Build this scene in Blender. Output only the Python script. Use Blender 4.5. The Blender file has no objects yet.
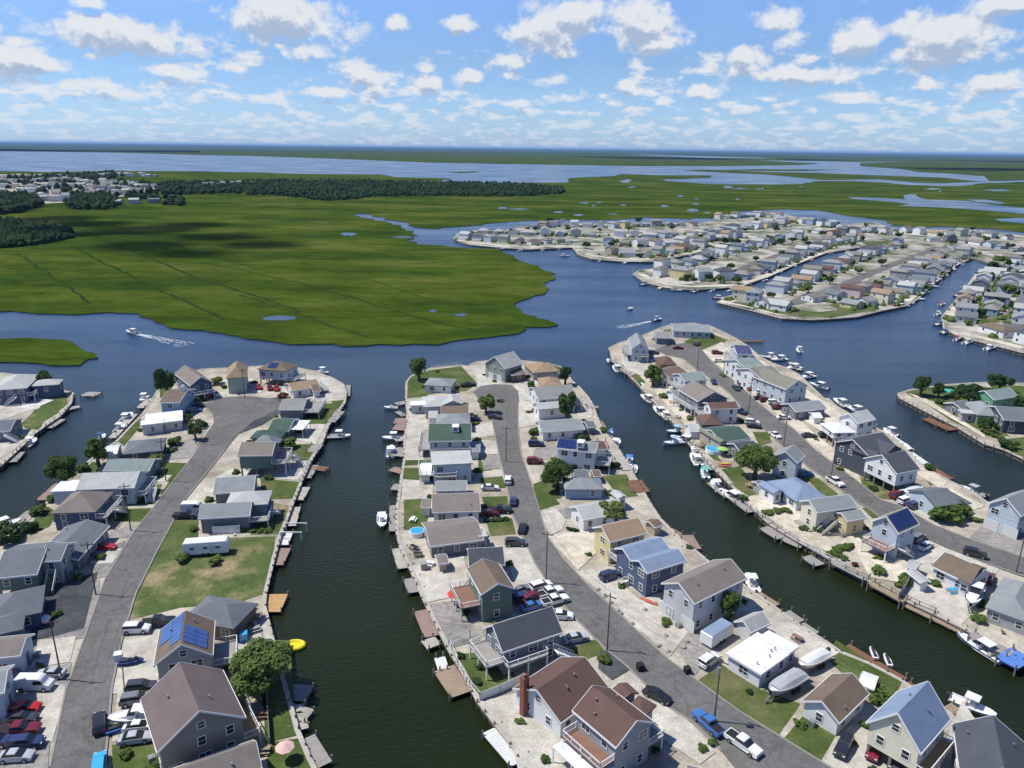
import bpy, math, random
from mathutils import Vector, Matrix, noise
from mathutils.geometry import tessellate_polygon
R = math.radians
rnd = random.Random(7)
scene = bpy.context.scene
COL = scene.collection

# ------------------------------------------------------------ camera
CAM_H = 80.0; F = 750.0
PITCH = 17.5; ROLL = 0.71
cam_d = bpy.data.cameras.new('camera'); cam = bpy.data.objects.new('camera', cam_d); COL.objects.link(cam)
cam_d.sensor_width = 36; cam_d.lens = 36*F/1024; cam_d.clip_start = 1; cam_d.clip_end = 200000
CM = Matrix.Rotation(R(90-PITCH), 3, 'X') @ Matrix.Rotation(R(ROLL), 3, 'Z')
cam.matrix_world = Matrix.Translation((0, 0, CAM_H)) @ CM.to_4x4()
scene.camera = cam
CP = Vector((0, 0, CAM_H))

def ray(u, v): return CM @ Vector(((u-512)/F, -(v-384)/F, -1))
def G(u, v, z=0.0):
    d = ray(u, v)
    if d.z > -0.0014: d.z = -0.0014
    t = (z-CAM_H)/d.z
    return Vector((d.x*t, d.y*t, z))
def project(p):
    q = CM.transposed() @ (Vector(p)-CP)
    if q.z > -0.1: return (-999, -999)
    return (512-F*q.x/q.z, 384+F*q.y/q.z)

# ------------------------------------------------------------ light
SUN_EL, SUN_AZ = 60.0, -83.0       # azimuth measured from +Y (view direction) towards +X
sd = Vector((math.sin(R(SUN_AZ))*math.cos(R(SUN_EL)), math.cos(R(SUN_AZ))*math.cos(R(SUN_EL)), math.sin(R(SUN_EL))))
sun_d = bpy.data.lights.new('sun', 'SUN'); sun_d.energy = 4.3; sun_d.angle = R(0.53); sun_d.color = (1, .955, .87)
sun = bpy.data.objects.new('sun', sun_d); COL.objects.link(sun)
sun.rotation_euler = sd.to_track_quat('Z', 'Y').to_euler(); sun.location = (0, 0, 200)

scene.view_settings.view_transform = 'Standard'; scene.view_settings.look = 'None'
scene.view_settings.exposure = 0.25; scene.view_settings.gamma = 1; scene.view_settings.use_curve_mapping = False
scene.cycles.max_bounces = 5; scene.cycles.diffuse_bounces = 2; scene.cycles.glossy_bounces = 3
scene.cycles.transmission_bounces = 2; scene.cycles.volume_bounces = 0
scene.cycles.use_denoising = True; scene.cycles.caustics_reflective = False; scene.cycles.caustics_refractive = False

world = bpy.data.worlds.new('World'); scene.world = world; world.use_nodes = True; world.cycles.sampling_method = 'MANUAL'; world.cycles.sample_map_resolution = 512
def build_world():
    nt = world.node_tree; N = nt.nodes; L = nt.links; N.clear()
    def nd(t, **k):
        n = N.new(t)
        for a, b in k.items(): setattr(n, a, b)
        return n
    def val(x):
        return x
    def setin(n, i, x):
        if isinstance(x, (int, float, tuple)): n.inputs[i].default_value = x
        else: L.new(x, n.inputs[i])
    def mth(op, a, b=0.0, c=None, clamp=False):
        n = nd('ShaderNodeMath', operation=op, use_clamp=clamp); setin(n, 0, a); setin(n, 1, b)
        if c is not None: setin(n, 2, c)
        return n.outputs[0]
    def vm(op, a, b, out=0):
        n = nd('ShaderNodeVectorMath', operation=op); setin(n, 0, a)
        if op == 'SCALE': setin(n, 3, b)
        elif b is not None: setin(n, 1, b)
        return n.outputs[out]
    def ns(vec, sc, det=5, rough=.55, typ='3D'):
        n = nd('ShaderNodeTexNoise'); n.inputs['Scale'].default_value = sc
        n.inputs['Detail'].default_value = det; n.inputs['Roughness'].default_value = rough
        L.new(vec, n.inputs['Vector']); return n.outputs['Fac']
    def maprange(x, a, b, c=0.0, d=1.0, smooth=True):
        n = nd('ShaderNodeMapRange'); n.interpolation_type = 'SMOOTHSTEP' if smooth else 'LINEAR'
        setin(n, 0, x); setin(n, 1, a); setin(n, 2, b); setin(n, 3, c); setin(n, 4, d); return n.outputs[0]
    def comb(x, y, z):
        n = nd('ShaderNodeCombineXYZ'); setin(n, 0, x); setin(n, 1, y); setin(n, 2, z); return n.outputs[0]
    sky = nd('ShaderNodeTexSky', sky_type='NISHITA', sun_disc=False)
    sky.sun_elevation = R(SUN_EL); sky.sun_rotation = R(SUN_AZ)
    sky.air_density = 1.0; sky.dust_density = .3; sky.ozone_density = 3.0
    tc = nd('ShaderNodeTexCoord'); D = vm('NORMALIZE', tc.outputs['Generated'], None)
    sp = nd('ShaderNodeSeparateXYZ'); L.new(D, sp.inputs[0]); X, Y, Z = sp.outputs
    az = mth('ARCTAN2', X, Y)
    # clear air tint of the low sky: bluer than the raw model
    tint = nd('ShaderNodeMix', data_type='RGBA', blend_type='MULTIPLY'); tint.inputs[0].default_value = 1
    L.new(sky.outputs[0], tint.inputs[6])
    ramp = nd('ShaderNodeValToRGB'); L.new(mth('MULTIPLY', Z, 3.0), ramp.inputs[0])
    e = ramp.color_ramp.elements; e[0].position = 0.0; e[0].color = SKYC[0]; e[1].position = 1; e[1].color = SKYC[3]
    q = e.new(.1); q.color = SKYC[1]; q = e.new(.3); q.color = SKYC[2]; q = e.new(.5); q.color = SKYC[4]
    L.new(ramp.outputs[0], tint.inputs[7])
    base = tint.outputs[2]

    def cumulus(P, dens_fn):
        # density here and density a little towards the light: gives bright tops and grey bases
        d0 = dens_fn(P, 0.0); return d0
    # ---- single big cumulus, placed by bearing and height
    heroes = [(130,38,66,17,.95),(282,20,62,24,1),(310,50,32,14,.75),(395,23,15,11,.9),(461,23,19,9,.95),(545,33,40,22,1),(575,16,30,20,1),(640,28,44,24,1),(655,42,32,12,1),
              (776,22,24,14,.85),(790,42,20,12,.9),(742,60,26,16,.9),(862,40,24,20,.85),(945,38,42,28,1),(925,56,48,14,1),(1010,4,24,8,1),
              (25,62,42,14,1),(360,72,20,12,.85),(430,82,24,10,.8),(626,86,13,8,.95),(810,74,52,9,.9),(470,78,16,8,.8),(700,90,24,9,.8),(60,85,60,10,.6),(1000,80,30,10,.9),
              (90,2,16,5,1),(170,72,40,9,.7),(235,66,22,9,.7),(545,80,26,9,.6),(850,96,26,7,.7),(150,96,90,7,.6),(330,92,60,7,.6),
              (-90,40,60,26,1),(-250,10,90,40,1),(1150,40,70,30,1),(1320,10,90,40,1),(200,-60,90,26,1),(480,-110,120,40,1),(760,-70,100,30,1),(1000,-130,110,40,1),(-60,-130,120,44,1),(330,-220,140,46,1),(820,-260,150,50,1)]
    def billow(vec, sc):
        n = nd('ShaderNodeTexVoronoi'); n.feature = 'F1'; n.inputs['Scale'].default_value = sc; n.inputs['Detail'].default_value = 2.5; n.inputs['Roughness'].default_value = .6
        n.normalize = True; L.new(vec, n.inputs['Vector']); return mth('SUBTRACT', 1.0, mth('MULTIPLY', n.outputs['Distance'], 1.6))
    def dens(shift):
        Z2 = mth('ADD', Z, shift)
        P = comb(az, Z2, 0.0)
        best = None
        for (u, v, a, b, s) in heroes:
            d = ray(u, v).normalized(); az0 = math.atan2(d.x, d.y); z0 = d.z
            n1 = vm('SUBTRACT', P, (az0, z0, 0.0)); n2 = vm('MULTIPLY', n1, (F/a/1.4, F/b/1.4, 0.0))
            ln = vm('LENGTH', n2, None, 1)
            m = mth('MULTIPLY', mth('SUBTRACT', 1.0, ln, clamp=True), s)
            best = m if best is None else mth('MAXIMUM', best, m)
        nz = mth('SUBTRACT', ns(vm('MULTIPLY', P, (1.0, 1.3, 1.0)), 22, 9, .6), .5)
        bl = mth('SUBTRACT', billow(vm('MULTIPLY', P, (1.0, 1.25, 1.0)), 46), .5)
        tex = mth('ADD', mth('MULTIPLY', nz, 1.9), mth('MULTIPLY', bl, .55))
        h = mth('SUBTRACT', mth('ADD', mth('MULTIPLY', best, 1.15), tex), .33)
        h = mth('MULTIPLY', h, maprange(best, 0.0, .25))
        # ---- broken cloud field, finer and flatter towards the horizon
        k2 = None
        for (zc, zw, S, T_, th, det, sd_) in ((.014, .016, 52, 190, .47, 4, 1.3), (.042, .026, 30, 84, .475, 5, 5.1), (.083, .036, 22, 44, .51, 6, 9.4), (.135, .05, 13, 24, .60, 7, 2.2)):
            Q = vm('ADD', vm('MULTIPLY', P, (S, T_, 1.0)), (sd_, sd_*2, sd_))
            n_ = ns(Q, 1.0, det, .58)
            m_ = mth('ABSOLUTE', mth('DIVIDE', mth('SUBTRACT', Z2, zc), zw))
            v_ = mth('SUBTRACT', mth('SUBTRACT', n_, th), maprange(m_, .5, 1.6, 0.0, .35))
            k2 = v_ if k2 is None else mth('MAXIMUM', k2, v_)
        return mth('MAXIMUM', h, mth('MULTIPLY', k2, 2.6))
    d0 = dens(0.0); d1 = dens(0.011)
    alpha = maprange(d0, -.04, .38)
    shade = maprange(mth('ADD', mth('MULTIPLY', d1, 1.0), mth('MULTIPLY', mth('SUBTRACT', d1, d0), 1.6)), .05, 1.0)
    cc = nd('ShaderNodeMix', data_type='RGBA'); L.new(shade, cc.inputs[0]); cc.inputs[6].default_value = CLOUD_LIT; cc.inputs[7].default_value = CLOUD_DARK
    mx = nd('ShaderNodeMix', data_type='RGBA')
    lowfade = maprange(Z, .002, .07, .4, 1.0)
    opac = mth('MULTIPLY', mth('MULTIPLY', alpha, lowfade), .95)
    L.new(opac, mx.inputs[0]); L.new(base, mx.inputs[6]); L.new(cc.outputs[2], mx.inputs[7])
    bg = nd('ShaderNodeBackground'); bg.inputs[1].default_value = SKY_STR; L.new(mx.outputs[2], bg.inputs[0])
    out = nd('ShaderNodeOutputWorld'); L.new(bg.outputs[0], out.inputs[0])
HAZE = 2.5e-5
SKY_STR = 0.1
SKYC = [(.56,.82,1.5,1),(.61,.83,1.30,1),(.64,.80,1.10,1),(.48,.67,1.06,1),(.80,.95,1.30,1)]
CLOUD_LIT = (6.7, 6.85, 7.2, 1); CLOUD_DARK = (3.4, 4.2, 5.6, 1)
build_world()

# ------------------------------------------------------------ materials
MATS = {}
def mat(name, col, rough=.8, var=.18, scale=.6, fine=6.0, lines=0.0, spec=.3, metal=0.0, dirt=None, bump=0.0):
    """flat paint with large patches, fine grain and optional courses (boards, shingles) by height"""
    if name in MATS: return MATS[name]
    m = bpy.data.materials.new(name); MATS[name] = m; m.use_nodes = True
    nt = m.node_tree; N = nt.nodes; L = nt.links; b = N['Principled BSDF']
    b.inputs['Roughness'].default_value = rough; b.inputs['Metallic'].default_value = metal
    b.inputs['Specular IOR Level'].default_value = spec
    tc = N.new('ShaderNodeTexCoord')
    geo = N.new('ShaderNodeNewGeometry')
    n1 = N.new('ShaderNodeTexNoise'); n1.inputs['Scale'].default_value = scale; n1.inputs['Detail'].default_value = 4
    n2 = N.new('ShaderNodeTexNoise'); n2.inputs['Scale'].default_value = fine; n2.inputs['Detail'].default_value = 3
    L.new(geo.outputs['Position'], n1.inputs[0]); L.new(geo.outputs['Position'], n2.inputs[0])
    ad = N.new('ShaderNodeMath'); ad.operation = 'ADD'; L.new(n1.outputs[0], ad.inputs[0]); L.new(n2.outputs[0], ad.inputs[1])
    mr = N.new('ShaderNodeMapRange'); L.new(ad.outputs[0], mr.inputs[0]); mr.inputs[1].default_value = .6; mr.inputs[2].default_value = 1.4
    mr.inputs[3].default_value = 1-var; mr.inputs[4].default_value = 1+var
    last = mr.outputs[0]
    if lines:
        sp = N.new('ShaderNodeSeparateXYZ'); L.new(tc.outputs['Object'], sp.inputs[0])
        w = N.new('ShaderNodeMath'); w.operation = 'MULTIPLY'; L.new(sp.outputs[2], w.inputs[0]); w.inputs[1].default_value = 1/lines
        fr = N.new('ShaderNodeMath'); fr.operation = 'FRACT'; L.new(w.outputs[0], fr.inputs[0])
        gt = N.new('ShaderNodeMapRange'); L.new(fr.outputs[0], gt.inputs[0]); gt.inputs[1].default_value = 0; gt.inputs[2].default_value = .3
        gt.inputs[3].default_value = .72; gt.inputs[4].default_value = 1.03
        mm = N.new('ShaderNodeMath'); mm.operation = 'MULTIPLY'; L.new(last, mm.inputs[0]); L.new(gt.outputs[0], mm.inputs[1]); last = mm.outputs[0]
    mx = N.new('ShaderNodeMix'); mx.data_type = 'RGBA'; mx.blend_type = 'MULTIPLY'; mx.inputs[0].default_value = 1
    mx.inputs[6].default_value = (*col, 1); L.new(last, mx.inputs[7])
    o = mx.outputs[2]
    if dirt:
        n3 = N.new('ShaderNodeTexNoise'); n3.inputs['Scale'].default_value = dirt[1]; n3.inputs['Detail'].default_value = 5; n3.inputs['Roughness'].default_value = .65
        L.new(geo.outputs['Position'], n3.inputs[0])
        r3 = N.new('ShaderNodeMapRange'); L.new(n3.outputs[0], r3.inputs[0]); r3.inputs[1].default_value = dirt[2]; r3.inputs[2].default_value = dirt[3]
        r3.inputs[4].default_value = dirt[4]
        m2 = N.new('ShaderNodeMix'); m2.data_type = 'RGBA'; L.new(r3.outputs[0], m2.inputs[0]); L.new(o, m2.inputs[6]); m2.inputs[7].default_value = (*dirt[0], 1); o = m2.outputs[2]
    L.new(o, b.inputs['Base Color'])
    if bump:
        bp = N.new('ShaderNodeBump'); bp.inputs['Distance'].default_value = bump; L.new(n2.outputs[0], bp.inputs['Height']); L.new(bp.outputs[0], b.inputs['Normal'])
    return m

def water_mat():
    m = bpy.data.materials.new('water'); m.use_nodes = True; nt = m.node_tree; N = nt.nodes; L = nt.links; b = N['Principled BSDF']
    geo = N.new('ShaderNodeNewGeometry')
    n = N.new('ShaderNodeTexNoise'); n.inputs['Scale'].default_value = .012; n.inputs['Detail'].default_value = 3; L.new(geo.outputs['Position'], n.inputs[0])
    r = N.new('ShaderNodeValToRGB'); L.new(n.outputs[0], r.inputs[0]); e = r.color_ramp.elements
    e[0].position = .35; e[0].color = WAT[0]; e[1].position = .7; e[1].color = WAT[1]
    # murky green canals; the blue growing with distance is sky reflection painted in
    sp = N.new('ShaderNodeSeparateXYZ'); L.new(geo.outputs['Position'], sp.inputs[0])
    ya = N.new('ShaderNodeMath'); ya.operation = 'MULTIPLY_ADD'; L.new(n.outputs[0], ya.inputs[0]); ya.inputs[1].default_value = 120; L.new(sp.outputs[1], ya.inputs[2])
    yr = N.new('ShaderNodeMapRange'); yr.interpolation_type = 'SMOOTHSTEP'; L.new(ya.outputs[0], yr.inputs[0]); yr.inputs[1].default_value = 185; yr.inputs[2].default_value = 440
    ym = N.new('ShaderNodeMix'); ym.data_type = 'RGBA'; L.new(yr.outputs[0], ym.inputs[0]); L.new(r.outputs[0], ym.inputs[6]); ym.inputs[7].default_value = (.018, .048, .105, 1)
    L.new(ym.outputs[2], b.inputs['Base Color']); 
    yt = N.new('ShaderNodeMix'); yt.data_type = 'RGBA'; L.new(yr.outputs[0], yt.inputs[0]); yt.inputs[6].default_value = (1, .88, .36, 1); yt.inputs[7].default_value = (.74, .9, 1, 1)  # reflection colour also painted by distance: yellowish near, bluish far
    L.new(yt.outputs[2], b.inputs['Specular Tint'])
    b.inputs['Roughness'].default_value = .12; b.inputs['IOR'].default_value = 1.33
    def wave(scale, sx, sy, dist, prev=None, det=4):
        mp = N.new('ShaderNodeMapping'); mp.inputs['Scale'].default_value = (sx, sy, 1); mp.inputs['Rotation'].default_value = (0, 0, R(25)); L.new(geo.outputs['Position'], mp.inputs[0])
        w = N.new('ShaderNodeTexNoise'); w.inputs['Scale'].default_value = scale; w.inputs['Detail'].default_value = det; w.inputs['Roughness'].default_value = .6; L.new(mp.outputs[0], w.inputs[0])
        bp = N.new('ShaderNodeBump'); bp.inputs['Strength'].default_value = 1; bp.inputs['Distance'].default_value = dist; L.new(w.outputs[0], bp.inputs['Height'])
        if prev: L.new(prev, bp.inputs['Normal'])
        return bp.outputs[0]
    w1 = wave(1.1, .7, 1.4, .16)
    # rougher and smoother lanes of wind
    n5 = N.new('ShaderNodeTexNoise'); n5.inputs['Scale'].default_value = .02; n5.inputs['Detail'].default_value = 4
    mp = N.new('ShaderNodeMapping'); mp.inputs['Scale'].default_value = (.35, 1.6, 1); L.new(geo.outputs['Position'], mp.inputs[0]); L.new(mp.outputs[0], n5.inputs[0])
    rr = N.new('ShaderNodeMapRange'); L.new(n5.outputs[0], rr.inputs[0]); rr.inputs[1].default_value = .35; rr.inputs[2].default_value = .65; rr.inputs[3].default_value = .08; rr.inputs[4].default_value = .34
    L.new(rr.outputs[0], b.inputs['Roughness'])
    L.new(w1, b.inputs['Normal'])
    return m
WAT = [(.009, .014, .004, 1), (.014, .021, .007, 1)]
M_WATER = water_mat()

def ground_mat(name, cols, s1, s2, s3, rough=.95, cracks=0, stretch=None):
    """three-tone natural ground: cols = [a, b, c]"""
    m = bpy.data.materials.new(name); m.use_nodes = True; nt = m.node_tree; N = nt.nodes; L = nt.links; b = N['Principled BSDF']
    b.inputs['Roughness'].default_value = rough; b.inputs['Specular IOR Level'].default_value = 0 if stretch else .15
    geo = N.new('ShaderNodeNewGeometry'); src = geo.outputs['Position']
    if stretch:
        mp = N.new('ShaderNodeMapping'); mp.inputs['Scale'].default_value = stretch; mp.inputs['Rotation'].default_value = (0, 0, R(20)); L.new(src, mp.inputs[0]); src = mp.outputs[0]
    def nz(s, d=5, r=.6):
        n = N.new('ShaderNodeTexNoise'); n.inputs['Scale'].default_value = s; n.inputs['Detail'].default_value = d; n.inputs['Roughness'].default_value = r; L.new(src, n.inputs[0]); return n.outputs[0]
    a, c, d = nz(s1), nz(s2), nz(s3, 3)
    r = N.new('ShaderNodeValToRGB'); L.new(a, r.inputs[0]); e = r.color_ramp.elements
    e[0].position = .36; e[0].color = (*cols[0], 1); e[1].position = .64; e[1].color = (*cols[2], 1); q = e.new(.5); q.color = (*cols[1], 1)
    mr = N.new('ShaderNodeMapRange'); L.new(c, mr.inputs[0]); mr.inputs[1].default_value = .3; mr.inputs[2].default_value = .7; mr.inputs[3].default_value = (.7 if stretch else .78) if not cracks else .86; mr.inputs[4].default_value = (1.3 if stretch else 1.2) if not cracks else 1.13
    mr2 = N.new('ShaderNodeMapRange'); L.new(d, mr2.inputs[0]); mr2.inputs[1].default_value = .3; mr2.inputs[2].default_value = .7; mr2.inputs[3].default_value = .8; mr2.inputs[4].default_value = 1.2
    mm = N.new('ShaderNodeMath'); mm.operation = 'MULTIPLY'; L.new(mr.outputs[0], mm.inputs[0]); L.new(mr2.outputs[0], mm.inputs[1]); last = mm.outputs[0]
    if cracks:
        v = N.new('ShaderNodeTexVoronoi'); v.feature = 'DISTANCE_TO_EDGE'; v.inputs['Scale'].default_value = cracks
        wn = N.new('ShaderNodeMixRGB') if False else N.new('ShaderNodeVectorMath'); wn.operation = 'ADD'
        n8 = N.new('ShaderNodeTexNoise'); n8.inputs['Scale'].default_value = .5; L.new(geo.outputs['Position'], n8.inputs[0]); sc = N.new('ShaderNodeVectorMath'); sc.operation = 'SCALE'; sc.inputs[3].default_value = 3
        L.new(n8.outputs['Color'], sc.inputs[0]); L.new(geo.outputs['Position'], wn.inputs[0]); L.new(sc.outputs[0], wn.inputs[1]); L.new(wn.outputs[0], v.inputs['Vector'])
        cr = N.new('ShaderNodeMapRange'); L.new(v.outputs['Distance'], cr.inputs[0]); cr.inputs[1].default_value = 0; cr.inputs[2].default_value = .035; cr.inputs[3].default_value = .78
        m3 = N.new('ShaderNodeMath'); m3.operation = 'MULTIPLY'; L.new(last, m3.inputs[0]); L.new(cr.outputs[0], m3.inputs[1]); last = m3.outputs[0]
    mx = N.new('ShaderNodeMix'); mx.data_type = 'RGBA'; mx.blend_type = 'MULTIPLY'; mx.inputs[0].default_value = 1
    L.new(r.outputs[0], mx.inputs[6]); L.new(last, mx.inputs[7]); L.new(mx.outputs[2], b.inputs['Base Color'])
    return m
M_MARSH = ground_mat('marsh_grass', [(.026, .050, .008), (.046, .073, .009), (.082, .100, .019)], .011, .05, .22, stretch=(.65, 1.35, 1))
M_GRAVEL = ground_mat('pale_gravel', [(.27, .235, .18), (.37, .335, .265), (.46, .42, .34)], .09, .35, 2.2)
M_FARGROUND = ground_mat('settlement_ground', [(.06, .085, .035), (.27, .255, .21), (.45, .425, .36)], .05, .16, .8)
M_SAND = ground_mat('sand', [(.44, .39, .30), (.54, .49, .39), (.60, .55, .45)], .08, .5, 2.5)
M_LAWN = ground_mat('lawn', [(.055, .085, .022), (.075, .105, .028), (.13, .13, .055)], .11, .45, 2.5)
M_DRYLAWN = ground_mat('dry_lawn', [(.06, .095, .025), (.095, .12, .04), (.27, .22, .12)], .10, .5, 2.0)
M_ROAD = ground_mat('asphalt', [(.125, .122, .116), (.138, .135, .129), (.155, .15, .143)], .10, .9, 3.5, cracks=.12)
M_DARKROAD = ground_mat('dark_asphalt', [(.05, .055, .06), (.065, .07, .075), (.085, .09, .095)], .15, .6, 3, cracks=.12)
M_CONC = ground_mat('concrete', [(.385, .355, .30), (.45, .425, .365), (.50, .475, .415)], .1, .5, 3)
M_WHITESTONE = ground_mat('white_stone', [(.46, .44, .40), (.55, .53, .49), (.62, .60, .56)], .15, .8, 4)
M_PAVER = ground_mat('grey_pavers', [(.20, .19, .175), (.26, .245, .225), (.30, .285, .26)], .15, 1.2, 5)
M_MUD = mat('mud_bank', (.06, .05, .03), .7, .3, .5, 3)
M_DITCH = mat('ditch_water', (.026, .045, .012), .9, .35, .08, 1.0, spec=0)
M_FARWOOD = ground_mat('far_wood', [(.020, .040, .016), (.028, .05, .018), (.045, .07, .022)], .0012, .006, .03)

# ------------------------------------------------------------ helpers
def tag(o, label=None, cat=None, group=None, kind=None):
    if label: o['label'] = label
    if cat: o['category'] = cat
    if group: o['group'] = group
    if kind: o['kind'] = kind
    return o
def empty(name, loc, rz=0.0):
    o = bpy.data.objects.new(name, None); o.empty_display_size = .5; COL.objects.link(o); o.location = loc; o.rotation_euler.z = rz; return o
def link(name, mesh, parent=None, loc=(0, 0, 0), rz=0.0):
    o = bpy.data.objects.new(name, mesh); COL.objects.link(o); o.location = loc; o.rotation_euler = (0, 0, rz)
    if parent: o.parent = parent
    return o
class MB:
    def __init__(s): s.v = []; s.f = []
    def add(s, vs, fs):
        k = len(s.v); s.v += [tuple(p) for p in vs]; s.f += [tuple(i+k for i in f) for f in fs]; return s
    def box(s, x0, y0, z0, x1, y1, z1):
        return s.add([(x0,y0,z0),(x1,y0,z0),(x1,y1,z0),(x0,y1,z0),(x0,y0,z1),(x1,y0,z1),(x1,y1,z1),(x0,y1,z1)],
                     [(0,3,2,1),(4,5,6,7),(0,1,5,4),(1,2,6,5),(2,3,7,6),(3,0,4,7)])
    def bar(s, p, q, w, h=None, n=4):
        p = Vector(p); q = Vector(q); d = (q-p)
        if d.length < 1e-6: return s
        d.normalize(); up = Vector((0,0,1)) if abs(d.z) < .95 else Vector((1,0,0))
        a = d.cross(up).normalized(); b = a.cross(d).normalized(); h = h or w
        vs = []
        for c in (p, q):
            for i in range(n):
                t = 2*math.pi*(i+.5)/n; k = (2**.5)/2 if n == 4 else .5
                vs.append(c + a*math.cos(t)*w*k + b*math.sin(t)*h*k)
        fs = [tuple(reversed(range(n))), tuple(range(n, 2*n))] + [(i, (i+1) % n, n+(i+1) % n, n+i) for i in range(n)]
        return s.add(vs, fs)
    def cyl(s, c, r0, r1, z0, z1, n=8):
        vs = [(c[0]+r*math.cos(2*math.pi*i/n), c[1]+r*math.sin(2*math.pi*i/n), z) for r, z in ((r0, z0), (r1, z1)) for i in range(n)]
        return s.add(vs, [tuple(reversed(range(n))), tuple(range(n, 2*n))] + [(i, (i+1) % n, n+(i+1) % n, n+i) for i in range(n)])
    def loft(s, rings, closed=True):
        k = len(rings[0]); vs = [p for r in rings for p in r]; fs = []
        for i in range(len(rings)-1):
            for j in range(k if closed else k-1):
                fs.append((i*k+j, i*k+(j+1) % k, (i+1)*k+(j+1) % k, (i+1)*k+j))
        if closed: fs += [tuple(reversed(range(k))), tuple(range((len(rings)-1)*k, len(rings)*k))]
        return s.add(vs, fs)
    def mesh(s, name, m, smooth=False):
        me = bpy.data.meshes.new(name); me.from_pydata(s.v, [], s.f); me.materials.append(m); me.validate(); me.update()
        if smooth: me.polygons.foreach_set('use_smooth', [True]*len(me.polygons))
        return me
    def build(s, name, m, parent=None, loc=(0, 0, 0), rz=0.0, smooth=False):
        return link(name, s.mesh(name, m, smooth), parent, loc, rz)

def tess(pts):
    return [tuple(t) for t in tessellate_polygon([pts])]
def orient(pts):
    a = sum(pts[i].x*pts[(i+1) % len(pts)].y-pts[(i+1) % len(pts)].x*pts[i].y for i in range(len(pts)))
    return pts if a > 0 else list(reversed(pts))
def rough_line(pts, amp, seg, seed=0):
    """break the traced outline into short uneven steps"""
    out = []
    for i, p in enumerate(pts):
        q = pts[(i+1) % len(pts)]; L = (q-p).length
        mid = (p+q)/2; far = math.hypot(mid.x, mid.y)/300; sg = seg*max(1, far*.6)
        n = max(1, min(24, int(L/sg)))
        for k in range(n):
            c = p.lerp(q, k/n); a = amp*max(.6, min(4, far))
            v = noise.noise_vector(Vector((c.x/(sg*1.7), c.y/(sg*1.7), seed+3.3)))+.5*noise.noise_vector(Vector((c.x/sg*1.5, c.y/sg*1.5, seed+9.1)))
            out.append(Vector((c.x+v.x*a, c.y+v.y*a, c.z)))
    return out
def land(name, px, z, m, side=None, bottom=-.6, rough=0, seg=6, name2='bank'):
    pts = orient([G(u, v, z) for u, v in px])
    if rough: pts = rough_line(pts, rough, seg, len(px))
    fs = tess(pts); o = MB().add(pts, fs).build(name, m); tag(o, kind='structure')
    me = o.data
    for p in me.polygons:
        if p.normal.z < 0: p.flip()
    if side:
        n = len(pts); low = [(p.x, p.y, bottom) for p in pts]
        b = MB().add([tuple(p) for p in pts]+low, [(i, i+n, (i+1) % n+n, (i+1) % n) for i in range(n)]).build(name2, side)
        b.parent = o
    return o, pts
LAYER = [0]
def patch(name, px, m, z, rough=0, seg=2.5):
    LAYER[0] += 1
    return land(name, px, z+.0015*(LAYER[0] % 40), m, rough=rough, seg=seg)[0]
# ------------------------------------------------------------ water, marsh, islands
w = MB(); S = 90000
w.add([(-S, -2000, 0), (S, -2000, 0), (S, S, 0), (-S, S, 0)], [(0, 1, 2, 3)]); tag(w.build('water', M_WATER), kind='structure')
ZL, ZM = 1.25, .4
def at_bearing(px, z=ZM): return px
# main marsh, round the creek
MARSH = [(-160,300),(-60,309),(0,312),(12,311),(40,313),(95,314),(110,312),(135,314),(150,318),(172,328),(190,329),(205,330),(225,335),(260,339),(275,341),(300,344.5),(330,344.5),(362,346),(378,343),(400,345),(440,343),(480,338),(500,336),(519,334),(528,326.6),(551,327),(557,324.5),(548,319.5),(525,314),(514,305.5),(516,301),(542,294.5),(550,290),(540,285),(556,278),(557,273),(537,266),(516,258.6),(504,254),(499,249),
 (469,248),(446,246),(418,243.5),(412,240),(416,237),(417,232),(406,230),(396,224.5),(376,220),(357,216),(357,213.5),(369,214),(391,220),(406,222),(416,226),(431,229),(481,224.5),(512,221),(562,219.5),(612,219.5),(645,217),(672,218),(692,219),(719,217),(737,212),(768,209.5),(783,209),(820,210),(850,215.5),(883,220),(893,225),(918,226.5),(960,227),(993,229),(1024,232.5),(1200,246),(1500,262),(1500,215),(1100,185),(1024,182),(985,183),(960,186),(943,186),(903,184.5),(883,182.5),(850,181),(818,181),(800,184),(768,184.5),(712,184),(667,181),(662,179.5),(712,177.5),(712,175.5),(652,175),(619,174),(617,176),(571,178),(567,182.5),(512,183),(448,182.5),(440,181),(451,178.5),(396,177),(381,174.5),(306,174),(256,172.5),(175,171),(112,171),(50,172),(0,171),(-300,168),(-600,163)]
land('marsh', MARSH, ZM, M_MARSH, M_MUD, rough=3.0, seg=5)
land('marsh', [(-120,335),(0,338),(30,338),(60,339.5),(72,342),(82,349),(95,353),(97,358),(88,359),(80,365),(50,365),(30,362),(0,361.5),(-120,370)], ZM, M_MARSH, M_MUD, rough=.9, seg=4)
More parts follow.
